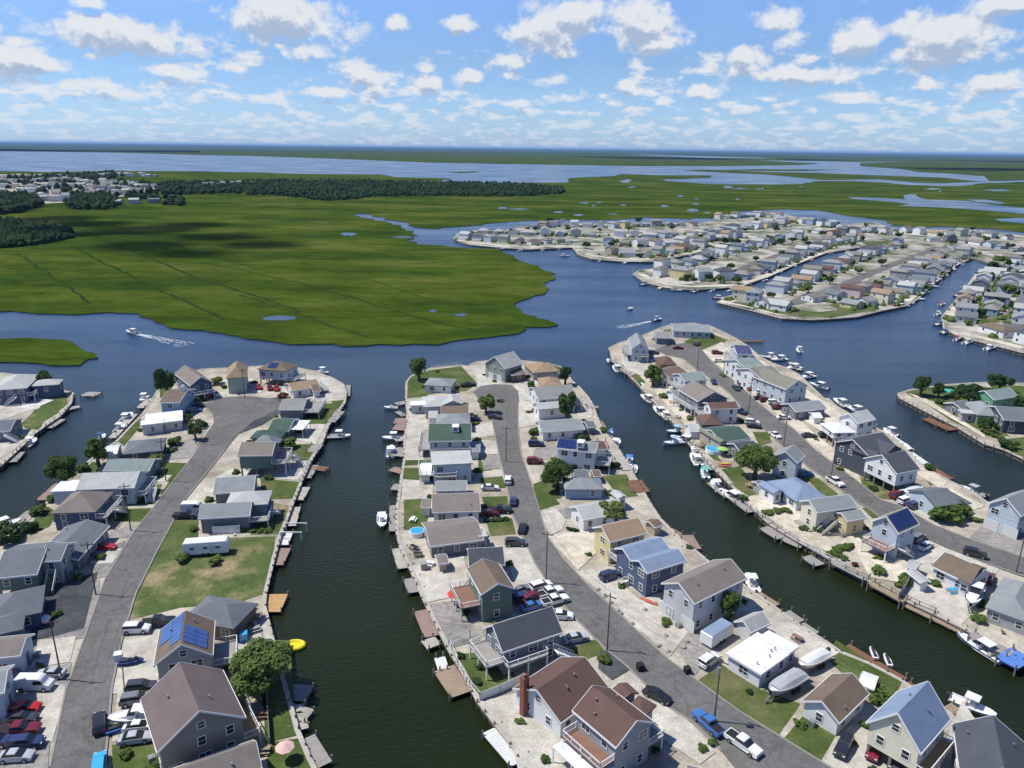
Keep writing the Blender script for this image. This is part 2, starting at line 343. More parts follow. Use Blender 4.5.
for px in ([(768,172),(818,173),(893,176),(943,177.5),(980,181.5),(945,183),(918,182.5),(880,179),(825,180),(768,174.5),(682,170.5),(700,169.5)],
           [(860,163),(940,160),(1150,163),(1500,172),(1500,205),(1150,186),(1024,180),(990,181),(984,176),(950,173.5),(920,172),(900,169),(860,166)],
           [(-20,148.6),(100,150.2),(256,150.5),(400,151.7),(512,152.9),(620,154.3),(720,158.5),(820,163.5),(800,165),(720,166),(640,166),(512,164),(430,162.5),(330,158.5),(256,156),(190,154.8),(120,152.6),(0,151.2)],
           [(640,154.4),(860,156.9),(1024,158.5),(1300,163),(1300,166),(1024,162.4),(940,160.5),(860,162),(800,160.6),(760,157.6)],
           [(-300,141.8),(0,145),(120,149.5),(200,151),(200,152.6),(100,151.5),(0,151.3),(-300,150)],
           [(448,172.3),(475,171.2),(480,172),(460,173)], [(700,170.4),(760,169.2),(840,169.6),(800,171)], [(560,156.3),(760,158.2),(860,160.2),(800,160.8),(640,159)],
           [(880,167.5),(1000,168),(1100,171),(960,171)]):
    land('marsh', px, ZM, M_MARSH, rough=.5, seg=12)
# the mainland woods on the horizon
land('mainland', [(-900,131.3),(-400,136.5),(0,141.9),(512,147.6),(1024,154.1),(1500,160),(1500,166),(1024,158.6),(860,157),(700,155),(512,153),(400,151.8),(256,150.6),(100,150.3),(40,149.6),(0,148),(-300,144),(-900,137)], 3.0, M_FARWOOD, M_FARWOOD, rough=0)
# ponds and creeks lying in the marsh
M_POND = M_WATER
def pond(px, z=ZM+.06): tag(land('pond', px, z, M_POND, rough=.5, seg=4)[0], kind='structure')
def ell(u, v, a, b, n=16):
    r = random.Random(u); return [(u+a*math.cos(2*math.pi*i/n)*r.uniform(.55, 1.15), v+b*math.sin(2*math.pi*i/n)*r.uniform(.5, 1.2)) for i in range(n)]
pond([(262,317.5),(278,315.5),(294,316.5),(296,319),(283,320.5),(264,320)])
for e in [(433,311,5,2),(460,315,7,1.5),(348,234.3,9,1.6),(403,237,11,.9),(503,208,5,1),(518,209,12,.8),(559,212,6,1),(579,215,5,1),(664,206,4,1.2),(692,210.5,7,2),(696,204,5,.8),(696,199,3,.6),(728,187,5,1.6),(740,188.5,8,.6),(626,181,6,1.6),(933,189,10,.7),(998,190,14,1),(707,212.5,4,.8),(585,203,5,1),(680,196,4,.8),(612,214,6,.7)]: pond(ell(*e))
_r = random.Random(21)
for _ in range(9):
    _u = _r.uniform(520, 1000); _v = 186+_r.random()*(24 if _u < 760 else 9); pond(ell(_u, _v, _r.uniform(1.5, 4.5), _r.uniform(.3, .8)))
pond([(848,197),(880,198),(905,199.5),(903,196),(908,194),(915,194),(918,197),(926,199.3),(968,201),(993,205),(1024,208),(1200,216),(1200,226),(1024,214),(993,211),(943,207.5),(898,206),(910,204),(888,201.5),(853,199)])
pond([(966,199.3),(985,199.5),(1005,202.5),(1000,204),(978,202)])
pond([(995,219),(1024,217.5),(1200,224),(1200,236),(1024,223.5),(1000,221)])
def strip(pts, width):
    """a ribbon of even width on the ground along traced points"""
    out_l, out_r = [], []
    for i, p in enumerate(pts):
        a = pts[max(0, i-1)]; b = pts[min(len(pts)-1, i+1)]; d = (b-a); d.z = 0; d.normalize(); n = Vector((-d.y, d.x, 0))
        wv = width[i] if isinstance(width, (list, tuple)) else width
        out_l.append(p+n*wv/2); out_r.append(p-n*wv/2)
    return out_l, out_r
def ribbon(name, px, width, z, m, jag=0):
    pts = [G(u, v, z) for u, v in px]
    if jag:
        q = []
        for a, b in zip(pts, pts[1:]):
            n = max(1, int((b-a).length/9))
            for k in range(n):
                c = a.lerp(b, k/n); e = noise.noise_vector(Vector((c.x/14, c.y/14, 2)))*jag; q.append(Vector((c.x+e.x, c.y+e.y, z)))
        pts = q+[pts[-1]]
        width = [width*(.65+.7*abs(noise.noise(Vector((p.x/20, p.y/20, 5))))*1.5) for p in pts]
    l, r = strip(pts, width); n = len(pts)
    return tag(MB().add(l+r, [(i, i+1, n+i+1, n+i) for i in range(n-1)]).build(name, m), kind='structure')
DIT = [([(17,253),(50,275),(90,303)],2.2),([(70,246),(110,266),(160,290),(225,320)],2.6),([(78,228),(140,254),(195,277),(280,304),(300,312)],2.6),([(107,223),(150,238),(190,250)],2.4),
 ([(0,276),(60,272),(110,269),(170,265),(225,262),(280,259)],1.8),([(170,242),(205,239),(256,237),(300,235),(340,234.5)],2.6),([(358,235),(400,236),(414,236)],2),([(256,215),(300,213.5),(350,211.5),(370,211)],2),
 ([(376,252),(410,251),(446,249),(470,247.5)],2.2),([(200,262),(250,272),(300,283),(350,297),(420,318),(480,332)],2.2),([(205,253),(262,270)],1.6),([(300,262),(370,280),(440,303)],1.4),([(240,295),(300,315),(370,338)],1.6),
 ([(190,222),(240,232),(290,245)],1.4),([(500,209),(530,208),(560,212)],1.6),([(510,216),(560,213),(600,218)],1.2),([(800,186),(850,190),(930,193),(1024,198)],1.5),([(883,214),(950,215),(1024,217)],2),([(820,205),(880,209),(960,213)],1.6),([(560,196),(640,200),(720,198),(800,202)],1.2)]
for px, wd in DIT: ribbon('marsh_ditch', px, wd*.95, ZM+.05, M_DITCH, jag=2.2)

# inhabited islands
M_BULK = mat('weathered_timber', (.15, .125, .10), .85, .35, .4, 3, lines=0)
M_CAP = mat('pale_timber', (.40, .37, .32), .85, .25, .5, 4)
I_LEFT = [(131,426),(143,414),(151,402),(158,390),(164,382),(180,373),(204,369),(228,368),(262,366),(288,366),(313,371),(331,377.5),(343,384),(346,392),(345,402),(338,413),(328,426),(323,440),(310,462),(301,482),(293,502),(287,518),(280,535),(273,560),(265,594),(264,606),(271,635),(280,668),(289,700),(297,730),(309,758),(335,810),(330,900),(-160,900),(-200,640),(-60,575),(2,541),(18,529),(32,516),(46,504),(58,492),(72,477),(86,464),(100,452),(116,442)]
I_WEST = [(-160,374),(0,373),(30,376),(48,386),(60,390),(73,393),(71,403),(60,416),(45,426),(30,437),(25,443),(12,455),(0,466),(-60,500),(-160,540)]
I_MID = [(406,383),(411,376),(431,368),(461,365),(468,366),(476,362),(495,360),(527,361),(545,363),(562,367),(572,381),(579,387),(587,396),(593,405),(597,417),(604,432),(617,447),(629,467),(642,490),(652,507),(660,519),(680,539),(693,549),(712,565),(736,580),(764,600),(781,612),(800,626),(823,640),(840,652),(870,664),(902,681),(921,695),(953,716),(984,732),(1024,758),(1120,820),(1120,960),(560,900),(540,790),(512,744),(496,724),(479,702),(463,672),(448,647),(436,623),(423.5,598),(409.5,566),(400,545),(397,531),(397,510),(401,480),(405,455),(404,440),(408,420),(406,400)]
I_RIGHT = [(609,348),(619,343),(642,336),(653,331),(663,327),(674,324),(693,323),(712.5,327),(723,332),(735,338),(749,347),(760,357),(772,363),(786,368),(798,374),(812.5,387.6),(823,398),(841,409),(860,420),(880,430),(898,441),(921,465),(949.5,481),(970,491),(988,503),(1010,516),(1080,545),(1250,610),(1250,780),(1100,700),(1024,660),(1009,650),(985,639),(967,630),(935,614),(902,598.5),(880,586.5),(858,575),(844,567),(830,559),(798.5,541.5),(770,524),(758,513),(742,498),(737,491),(712,466),(700,451),(688,437),(681,430),(667,416),(654.5,402),(644,391),(635,381),(621,368),(612,359)]
I_EAST = [(898,394),(910,390),(943,385),(973,383),(1000,382),(1060,386),(1160,395),(1160,530),(1060,478),(1024,459),(1005,450),(985,444),(958,427.5),(928,412.5),(900,398)]
I_FAR = [(454,239),(457,234),(475,230),(500,231),(525,226),(557,223),(615,224),(650,222),(700,223),(740,216),(768,212),(783,214),(815,221),(850,224),(875,222),(888,227),(908,232),(928,229),(980,230),(1024,236),(1200,252),(1200,396),(1120,374),(1060,362),(1024,353),(1000,347),(973,340),(958,336),(944,329),(942,317),(950,307),(964,291),(976,273),(985,268),(993,264),(973,258),(958,264.5),(947,273),(929,288),(917,299.6),(905,306),(885,310),(856,317),(830,319),(812,320),(782,318.6),(753,311),(717,302.5),(726,297),(741,293),(762,290.5),(785,283.5),(812,273.5),(841,262),(868,252.5),(872,248.5),(865,246.5),(826,253),(797,264),(768,277),(742,285),(724,288),(692,290),(668,288),(645,282.5),(633,274),(640,270),(663,267.5),(689,260),(712,254),(722,250),(717,248),(704,251.5),(674,257.5),(651,262),(622,261.5),(592,259),(578,254.5),(575,250),(572,247.5),(528,249.5),(504,248),(472,245),(463,243)]
ISL = {}
def island(key, px, label, m=M_GRAVEL):
    o, pts = land('island_ground', px, ZL, m, rough=0)
    n = len(pts)
    t = empty('bulkhead', (0, 0, 0)); tag(t, label, 'bulkhead')
    low = [(p.x, p.y, -.6) for p in pts]
    b = MB().add([tuple(p) for p in pts]+low, [(i, i+n, (i+1) % n+n, (i+1) % n) for i in range(n)])
    b.build('sheet_wall', M_BULK, t)
    c = MB(); pl = MB()
    cap = strip(pts+[pts[0]], .7)
    for i in range(n):
        l0, l1, r0, r1 = cap[0][i], cap[0][i+1], cap[1][i], cap[1][i+1]
        vs = [(q.x, q.y, ZL+.12) for q in (l0, l1, r1, r0)]+[(q.x, q.y, ZL-.15) for q in (l0, l1, r1, r0)]
        c.add(vs, [(0,3,2,1),(0,1,5,4),(1,2,6,5),(2,3,7,6),(3,0,4,7)])
        p, q = pts[i], pts[(i+1) % n]; L = (q-p).length
        if math.hypot(p.x, p.y) < 420 and p.y > 20:
            d = (q-p).normalized(); nn = Vector((d.y, -d.x, 0))
            for k in range(int(L/2.4)):
                e = p+d*(k*2.4)+nn*.25; pl.cyl((e.x, e.y), .14, .14, -.6, ZL+.25+rnd.random()*.5, 6)
    c.build('cap', M_CAP, t)
    if pl.v: tag(pl.build('piling', M_BULK, t), kind='stuff')
    ISL[key] = pts
island('left', I_LEFT, 'weathered timber bulkhead edging the left finger of houses')
island('west', I_WEST, 'timber bulkhead edging the small plot with navy house at the left')
island('mid', I_MID, 'weathered timber bulkhead edging the central finger of houses')
island('right', I_RIGHT, 'weathered timber bulkhead edging the right finger of houses')
island('east', I_EAST, 'dark timber bulkhead edging the small treed island at right')
island('far', I_FAR, 'pale bulkhead edging the crowded far peninsula', M_FARGROUND)
# sandy shore bands
def band(px, wd, m=M_SAND, name='sand_strip', dz=.03):
    LAYER[0] += 1
    return ribbon(name, px, wd, ZL+dz+.0015*(LAYER[0] % 20), m)
band([(458,240),(475,242.5),(504,245.5),(528,247),(566,245.5)], 5); band([(585,254),(600,256.5),(622,259),(650,259),(674,255),(700,250.5)], 5)
band([(640,274),(668,284),(692,286.5),(740,285),(768,275),(797,262),(826,251)], 5); band([(745,293.5),(765,290),(790,284),(815,274),(842,263),(868,254)], 5)
band([(648,271),(665,268.5),(690,262),(712,255)],6)
band([(905,301),(925,287),(944,271.5),(956,262.5),(972,256)], 5); band([(951,315),(960,306),(970,291),(983,272)], 6); band([(720,301),(752,307),(785,315)],5)
band([(960,333),(980,337),(1024,348)],5)
# ------------------------------------------------------------ streets
RD = ZL+.13
road_l = [(50,768),(66,690),(84,640),(105,580),(132,535),(160,500),(172,483.5),(195,454),(208,432),(214,424),(213,415),(207,409),(205,403),(225,397),(250,396),(275,399),(284,405),(274,412),(255,420),(239,433),(225,450),(207,473),(185,500),(157,552),(136,594),(122,640),(112,688),(105,768),(100,860),(30,860)]
road_m = [(473,392),(480,386),(495,384),(512,385),(518,391),(519,398),(518,412),(518,430),(521,455),(530,480),(538,506),(547,536),(562,558),(582,580),(627,622),(669,660.5),(735,709),(768,730),(830,768),(900,812),(800,812),(735,768),(721,751),(693,723),(665.5,706),(627,667),(606,650),(576,620),(557,598),(535,564),(523,538),(512.5,515),(505.5,480),(500,460),(495,435),(490,412),(480,401)]
road_r = [(655,350),(668,344),(685,343),(700,347),(712,362),(737,384),(769,412),(795,431),(816,451),(837,467),(862,485),(880,500),(902,507),(932,524.6),(967,538.7),(1024,558),(1140,600),(1140,632),(1024,577),(990,565),(949.5,549),(919.6,535),(885,522),(870,510),(850,498),(833,484),(809,468),(784,448),(767,432),(746,414),(730,394),(712.5,380),(697,370),(682,358),(664,354)]
def slab(name, px, m, z): return patch(name, px, m, z)
slab('road', road_l, M_ROAD, RD); slab('road', road_m, M_ROAD, RD); slab('road', road_r, M_ROAD, RD)
slab('road', [(752,309),(775,309),(805,303),(845,288),(880,272),(905,262),(930,253),(940,249),(935,247),(920,252),(890,263),(860,275),(820,291),(790,300),(757,303)], M_ROAD, RD)
slab('road', [(1024,292),(1010,306),(1003,318),(1003,326),(1024,333),(1060,340),(1060,310)], M_ROAD, RD)
slab('road', [(700,283),(730,276),(770,263),(800,250),(830,240),(836,238),(832,236),(800,245),(765,258),(728,272),(700,279)], M_ROAD, RD)

M_KERB = mat('kerb_stone', (.25, .24, .22), .9, .15, .6, 4)
def kerb(px):
    pts = [G(u, v, ZL) for u, v in px]; b = MB()
    for p, q in zip(pts, pts[1:]):
        n = max(1, int((q-p).length/7)); 
        for k in range(n):
            if (k*7+int(p.x)) % 3 == 0 and n > 2: continue
            a_, c_ = p.lerp(q, k/n), p.lerp(q, (k+1)/n); b.bar((a_.x, a_.y, ZL+.12), (c_.x, c_.y, ZL+.12), .28, .2)
    tag(b.build('kerb', M_KERB), kind='structure')
kerb(road_l[:12]); kerb(road_l[20:-2]); kerb(road_m[6:20]); kerb(road_m[-15:]); kerb(road_r[4:20]); kerb(road_r[22:])
# ------------------------------------------------------------ yards: lawns, drives, beaches
Z1, Z2 = ZL+.02, ZL+.07
def lawns(lst, m=M_LAWN, name='lawn'):
    for px in lst: patch(name, px, m, Z1 if name != 'driveway' else Z2, rough=.25 if name == 'lawn' else 0)
lawns([
 # left finger
 [(205,438),(222,440),(207,466),(192,470)],[(150,462),(187,463),(178,481),(150,482)],[(137,487),(162,484),(158,494),(135,496)],[(131,497),(160,492),(154,504),(128,505)],[(118,509),(153,508),(146,522),(115,521)],
 [(118,441),(132,426),(141,418),(139,428),(124,446)],[(34,519),(48,506),(56,512),(50,526),(30,536)],[(82,472),(92,462),(100,462),(96,474),(86,482)],[(214,428),(222,440),(218,452),(206,462),(204,456)],[(184,484),(190,474),(196,476),(188,494)],[(160,384),(170,378),(172,392),(160,398)],[(468,416),(478,414),(480,424),(470,424)],[(560,392),(572,392),(574,398),(562,399)],[(630,376),(640,372),(648,380),(640,386)],[(702,436),(712,448),(722,462),(714,460),(700,446)],[(285,404),(312,404),(340,403),(334,412),(326,424),(300,426),(288,420)],
 [(262,410),(281,406),(278,416),(262,420)],[(292,444),(316,444),(308,461),(289,459)],[(260,478),(299,482),(296,498),(262,500)],
 [(170,517),(198,511),(199,545),(160,552)],[(176,470),(186,466),(176,490),(160,495)],[(262,640),(290,640),(294,700),(262,705)],[(263,704),(293,702),(297,735),(266,742)],[(266,742),(300,738),(320,790),(270,800)],
 [(112,745),(155,740),(158,790),(110,800)],[(112,716),(124,716),(124,738),(110,738)],[(330,400),(344,400),(338,410)],
 # west plot
 [(43,401),(66,393),(68,404),(52,416),(40,412)],[(28,420),(46,416),(40,430),(24,428)],
 # middle finger
 [(408,378),(430,370),(461,366),(478,384),(466,391),(430,394),(424,397),(407,398)],[(478,458),(491,457),(492,470),(478,472)],[(404,459),(432,459),(430,464),(404,466)],[(403,468),(421,468),(420,480),(403,479)],
 [(480,478),(503,476),(506,488),(482,488)],[(404,500),(430,498),(426,530),(404,530)],[(482,497),(507,496),(509,508),(486,508)],[(486,520),(512,518),(516,534),(490,536)],
 [(457,654),(500,650),(516,676),(488,696),(480,696)],[(570,648),(596,640),(606,652),(585,660),(566,660)],[(514,684),(560,664),(545,672)],[(529,505),(555,498),(560,504),(535,512)],
 [(533,484),(552,478),(562,498),(536,503)],[(600,476),(626,474),(638,496),(620,498),(606,480)],[(540,360),(562,368),(560,372),(530,368)],
 [(698,680),(722,664),(762,690),(768,688),(738,714)],[(780,742),(806,712),(838,732),(818,765),(800,764)],[(740,712),(764,690),(800,704),(776,738)],
 [(836,640),(902,682),(896,692),(828,654)],[(578,450),(604,446),(606,452),(580,456)],
 # right finger
 [(684,342),(694,336),(712,334),(728,340),(706,352),(696,354)],[(664,330),(676,328),(674,334),(664,334)],[(752,432),(768,432),(772,442),(760,446)],[(806,478),(818,478),(838,494),(828,500)],
 [(721,469),(740,466),(756,486),(742,492)],[(731,484),(752,480),(768,492),(748,496)],[(838,464),(858,462),(864,474),(846,474)],[(862,508),(882,506),(892,516),(872,518)],
 # small island and far patches
 [(905,392),(940,386),(975,384),(1000,392),(975,400),(940,402),(912,397)],[(944,408),(962,412),(978,424),(970,430)],[(1000,440),(1030,436),(1060,450),(1060,470),(1004,450)],[(730,302),(780,314),(830,318),(880,309),(878,305),(820,312),(780,309)],
 [(828,305),(860,300),(876,308),(840,310)],[(860,242),(900,240),(910,246),(870,246)],[(700,247),(730,244),(740,250),(720,252)],[(970,320),(1000,318),(1000,322),(972,325)]])
lawns([[(136,590),(150,556),(176,540),(276,536),(272,562),(264,594),(236,604),(180,608),(130,620)],[(138,554),(160,541),(180,541),(150,558)],[(270,502),(290,506),(284,534),(250,535),(268,520)],
 [(845,478),(872,476),(905,492),(890,500),(868,496)],[(828,660),(850,655),(900,690),(890,700),(850,680)],[(20,425),(40,404),(60,412),(30,430)],[(920,470),(946,480),(930,486)],[(838,306),(878,309),(850,313)]], M_DRYLAWN)
def drives(lst, m): lawns(lst, m, 'driveway')
drives([ # pale concrete
 [(203,486),(228,470),(250,468),(246,480),(210,500),(204,505)],[(226,380),(252,378),(262,392),(228,398)],[(298,424),(326,424),(316,444),(296,440)],[(268,460),(308,461),(298,480),(262,478)],
 [(124,640),(160,634),(158,690),(112,694)],[(118,692),(156,690),(160,730),(112,742)],[(158,630),(180,622),(182,630),(162,636)],[(0,688),(66,676),(64,700),(52,742),(0,748)],[(40,640),(76,636),(70,662),(30,668)],
 [(229,619),(265,612),(270,636),(278,668),(240,664)],[(283,372),(331,378),(345,386),(344,400),(318,402),(282,392)],[(94,550),(122,548),(112,563),(90,564)],[(147,476),(172,475),(166,482),(146,482)],
 [(406,400),(426,398),(428,430),(406,432)],[(407,428),(424,428),(424,460),(405,460)],[(464,424),(494,422),(494,436),(470,438)],[(468,440),(497,440),(500,454),(474,454)],[(402,482),(434,480),(432,498),(402,500)],
 [(474,368),(500,366),(504,386),(478,388)],[(512,384),(536,380),(548,396),(520,402),(514,392)],[(516,402),(540,400),(540,424),(518,428)],[(573,402),(592,402),(592,418),(580,420)],
 [(412,566),(464,556),(468,580),(456,596),(428,602)],[(503,548),(525,545),(546,580),(516,586)],[(560,622),(584,620),(594,640),(570,642)],[(478,702),(528,690),(546,712),(580,768),(525,800),(512,744)],
 [(608,688),(632,671),(690,722),(716,752),(700,764),(664,740)],[(534,515),(556,508),(566,520),(562,530),(552,534)],
 [(576,572),(618,564),(624,586),(600,592)],[(598,592),(622,584),(640,600),(660,592),(690,616),(664,640),(640,632)],[(640,630),(668,612),(688,632),(670,656)],
 [(765,612),(781,612),(840,652),(812,668),(770,636)],[(822,768),(836,738),(860,716),(880,730),(930,780)],[(962,700),(984,732),(960,790),(924,800)],
 [(616,356),(634,348),(650,356),(664,352),(668,366),(642,376),(628,370)],[(910,545),(945,548),(975,570),(985,600),(960,626),(905,598)],[(905,508),(936,506),(946,526),(926,528)],[(948,548),(1000,568),(985,590),(972,584)],
 [(640,278),(670,284),(700,284),(700,280),(660,276)],[(0,400),(40,398),(40,408),(0,420)],[(0,428),(34,432),(14,450),(0,458)]], M_CONC)
drives([[(54,400),(30,410),(6,404),(20,396)],[(548,536),(590,528),(572,542),(556,548)]], M_WHITESTONE)
drives([[(94,636),(100,580),(56,580),(30,600),(30,636),(70,640)],[(178,444),(205,430),(192,458),(164,460)],[(110,531),(140,524),(135,536),(104,540)],[(96,552),(126,540),(110,575),(90,580)],
 [(536,448),(562,446),(556,458),(530,462)],[(540,516),(580,504),(590,510),(562,520)],[(672,640),(700,626),(722,642),(694,676)],[(985,520),(1024,530),(1080,560),(1080,590),(985,556),(968,540)],[(0,750),(50,742),(46,790),(0,800)],
 [(425,604),(460,600),(480,640),(450,648)],[(480,456),(502,456),(503,468),(484,470)],[(650,344),(672,342),(690,350),(664,354)],[(50,668),(72,662),(66,686),(40,678)]], M_PAVER)
drives([[(56,582),(98,572),(84,628),(56,636),(30,640),(36,604)],[(256,400),(285,396),(284,410),(262,425),(238,434),(244,410)],[(600,650),(618,652),(632,668),(612,680),(598,668)]], M_DARKROAD)
drives([[(702,350),(722,342),(752,376),(792,414),(856,468),(862,484),(838,466),(770,408),(712,360)],[(712,346),(745,350),(790,378),(842,414),(836,440),(790,412)],[(744,500),(770,492),(800,508),(830,540),(850,560),(798,540)],[(930,478),(985,506),(974,510),(940,490)],[(920,462),(948,482),(940,488),(916,474)],[(846,530),(866,524),(920,560),(900,582),(870,578)],[(548,538),(596,528),(602,548),(578,570)],[(640,376),(668,376),(700,418),(710,448),(690,430)]], M_SAND)
lawns([[(988,384),(1060,388),(1060,396),(1000,396)],[(925,403),(958,404),(990,420),(1010,436),(985,436),(950,420)],[(1006,440),(1060,430),(1100,460),(1060,474)]])
patch('sea_wall_path', [(908,393),(925,398),(958,418),(985,434),(985,438),(958,422),(925,403)], M_SAND, Z2)

# ------------------------------------------------------------ building colours
RC = dict(brown=(.135,.105,.082), tan=(.25,.185,.125), redbrown=(.10,.062,.054), darkbrown=(.105,.068,.055), purple=(.125,.10,.10), grey=(.20,.205,.205), greybrown=(.17,.155,.14),
 slate=(.115,.13,.15), blue=(.17,.23,.33), bluegrey=(.20,.222,.235), dark=(.06,.068,.085), green=(.05,.09,.068), dkgreen=(.05,.085,.075), white=(.62,.64,.66), pale=(.34,.36,.36), lgrey=(.30,.31,.31), olive=(.16,.165,.135), navy=(.05,.06,.14), teal=(.17,.215,.215))
WC = dict(white=(.72,.72,.70), cream=(.68,.64,.50), yellow=(.62,.52,.27), ltblue=(.46,.53,.58), blue=(.27,.37,.50), navy=(.085,.115,.19), slate=(.17,.19,.215), grey=(.33,.34,.34), greybrown=(.25,.235,.21),
 green=(.40,.46,.38), dkgreen=(.13,.185,.165), sage=(.25,.31,.25), brown=(.20,.14,.10), dark=(.07,.08,.10), lgrey=(.50,.51,.52), tan=(.42,.36,.28), brightgreen=(.13,.34,.22), pink=(.6,.45,.42))
for _k in RC: RC[_k] = tuple(min(.7, c*1.18*w) for c, w in zip(RC[_k], (1.03, 1, .96)))
def rmat(k): return mat('shingles_'+k, RC[k], .92, .16, .5, 5, lines=.17, dirt=((RC[k][0]*.7, RC[k][1]*.7, RC[k][2]*.7), .22, .5, .8, .55)) if k != 'white' else mat('white_roof_sheet', RC[k], .7, .08, .4, 3, dirt=((.35,.36,.37), .5, .52, .8, .6))
def wmat(k): return mat('siding_'+k, WC[k], .75, .12, .35, 3, lines=.24, dirt=((WC[k][0]*.62, WC[k][1]*.6, WC[k][2]*.56), .45, .56, .9, .6))
M_TRIM = mat('white_trim', (.74, .74, .73), .6, .05)
M_GLASS = bpy.data.materials.new('window_glass'); M_GLASS.use_nodes = True
_b = M_GLASS.node_tree.nodes['Principled BSDF']; _b.inputs['Base Color'].default_value = (.02, .03, .04, 1); _b.inputs['Roughness'].default_value = .06; _b.inputs['Specular IOR Level'].default_value = .8
M_DOOR = mat('garage_door_paint', (.62, .62, .60), .6, .05, lines=.5); M_FDOOR = mat('front_door_paint', (.10, .12, .16), .5, .1)
M_WOOD = mat('deck_boards', (.30, .23, .16), .85, .25, .6, 5); M_GWOOD = mat('grey_deck_boards', (.29, .275, .25), .85, .2, .6, 5); M_RWOOD = mat('red_deck_boards', (.22, .125, .09), .85, .2, .6, 5); M_OWOOD = mat('new_deck_boards', (.45, .28, .12), .8, .2, .6, 5)
M_PILE = mat('piling_wood', (.22, .19, .15), .9, .25, .5, 4); M_BRICK = mat('brick', (.27, .11, .07), .9, .2, 1, 6, lines=.22)
M_SOLAR = mat('solar_cells', (.02, .035, .12), .15, .15, .5, 3, spec=.8); M_SOLARB = mat('blue_solar_cells', (.045, .10, .30), .15, .15, .5, 3, spec=.8)
M_METAL = mat('grey_metal', (.35, .36, .37), .4, .1, metal=.6); M_BLACK = mat('black_rubber', (.02, .02, .02), .8, .1)

WIN_ME = {}
def win_meshes(w, h):
    k = (w, h)
    if k not in WIN_ME:
        a = MB(); t = .11
        a.box(-w/2-t, -.07, -h/2-t, w/2+t, .02, -h/2).box(-w/2-t, -.07, h/2, w/2+t, .02, h/2+t).box(-w/2-t, -.07, -h/2, -w/2, .02, h/2).box(w/2, -.07, -h/2, w/2+t, .02, h/2).box(-w/2, -.06, -.03, w/2, .02, .03)
        if w > 1.3: a.box(-.04, -.06, -h/2, .04, .02, h/2)
        b = MB().box(-w/2, -.035, -h/2, w/2, .0, h/2)
        WIN_ME[k] = (a.mesh('window', M_TRIM), b.mesh('pane', M_GLASS))
    return WIN_ME[k]
def put_window(parent, x, y, z, rz, w=.95, h=1.3, bare=False):
    f, p = win_meshes(w, h)
    if bare: return link('window', p, parent, (x, y, z), rz)
    o = link('window', f, parent, (x, y, z), rz); link('pane', p, o)

def roof_mesh(w, d, h, rise, kind, ridge, th=.22, m=None):
    """solid roof over rectangle w x d; eaves at height h"""
    b = MB(); X, Y = w/2, d/2
    def shell(top, fs):
        n = len(top); low = [(x, y, z-th) for x, y, z in top]
        edges = {}
        for f in fs:
            for i in range(len(f)): edges[(f[i], f[(i+1) % len(f)])] = 1
        b.add(list(top)+low, [tuple(f) for f in fs]+[tuple(i+n for i in reversed(f)) for f in fs]+[(j, i, i+n, j+n) for (i, j) in edges if (j, i) not in edges])
    if kind == 'f':
        b.box(-X, -Y, h-.1, X, Y, h+.25); return b
    if kind == 'g':
        if ridge == 'x': shell([(-X,-Y,h),(X,-Y,h),(X,0,h+rise),(-X,0,h+rise),(X,Y,h),(-X,Y,h)], [(0,1,2,3),(3,2,4,5)])
        else: shell([(-X,-Y,h),(0,-Y,h+rise),(0,Y,h+rise),(-X,Y,h),(X,-Y,h),(X,Y,h)], [(0,1,2,3),(1,4,5,2)])
    elif kind == 't':   # two gables side by side, ridges along x
        shell([(-X,-Y,h),(X,-Y,h),(X,-Y/2,h+rise),(-X,-Y/2,h+rise),(X,0,h+.1),(-X,0,h+.1),(X,Y/2,h+rise),(-X,Y/2,h+rise),(X,Y,h),(-X,Y,h)], [(0,1,2,3),(3,2,4,5),(5,4,6,7),(7,6,8,9)])
    elif kind == 'h':
        if w >= d: r = X-Y*.95; shell([(-X,-Y,h),(X,-Y,h),(X,Y,h),(-X,Y,h),(-r,0,h+rise),(r,0,h+rise)], [(0,1,5,4),(1,2,5),(2,3,4,5),(3,0,4)])
        else: r = Y-X*.95; shell([(-X,-Y,h),(X,-Y,h),(X,Y,h),(-X,Y,h),(0,-r,h+rise),(0,r,h+rise)], [(0,1,4),(1,2,5,4),(2,3,5),(3,0,4,5)])
    return b
def wall_mesh(w, d, z0, h, rise, kind, ridge, inset=.4):
    b = MB(); X, Y = w/2-inset, d/2-inset
    if kind in 'fh': b.box(-X, -Y, z0, X, Y, h-.02); return b
    k = rise*(1-inset/(d/2 if ridge == 'x' else w/2)); e = h-.22+rise*inset/(d/2 if ridge == 'x' else w/2)
    def prof(pts, axis, L):
        n = len(pts); vs = []
        for s in (-L, L): vs += [((s, p, z) if axis == 'x' else (p, s, z)) for p, z in pts]
        b.add(vs, [tuple(range(n)), tuple(reversed(range(n, 2*n)))]+[(i, i+n, (i+1) % n+n, (i+1) % n) for i in range(n)])
    if kind == 't': prof([(-Y, z0), (Y, z0), (Y, e), (Y/2, h+k-.25), (0, h-.2), (-Y/2, h+k-.25), (-Y, e)], 'x', X)
    elif ridge == 'x': prof([(-Y, z0), (Y, z0), (Y, e), (0, h+rise-.25), (-Y, e)], 'x', X)
    else: prof([(-X, z0), (X, z0), (X, e), (0, h+rise-.25), (-X, e)], 'y', Y)
    return b
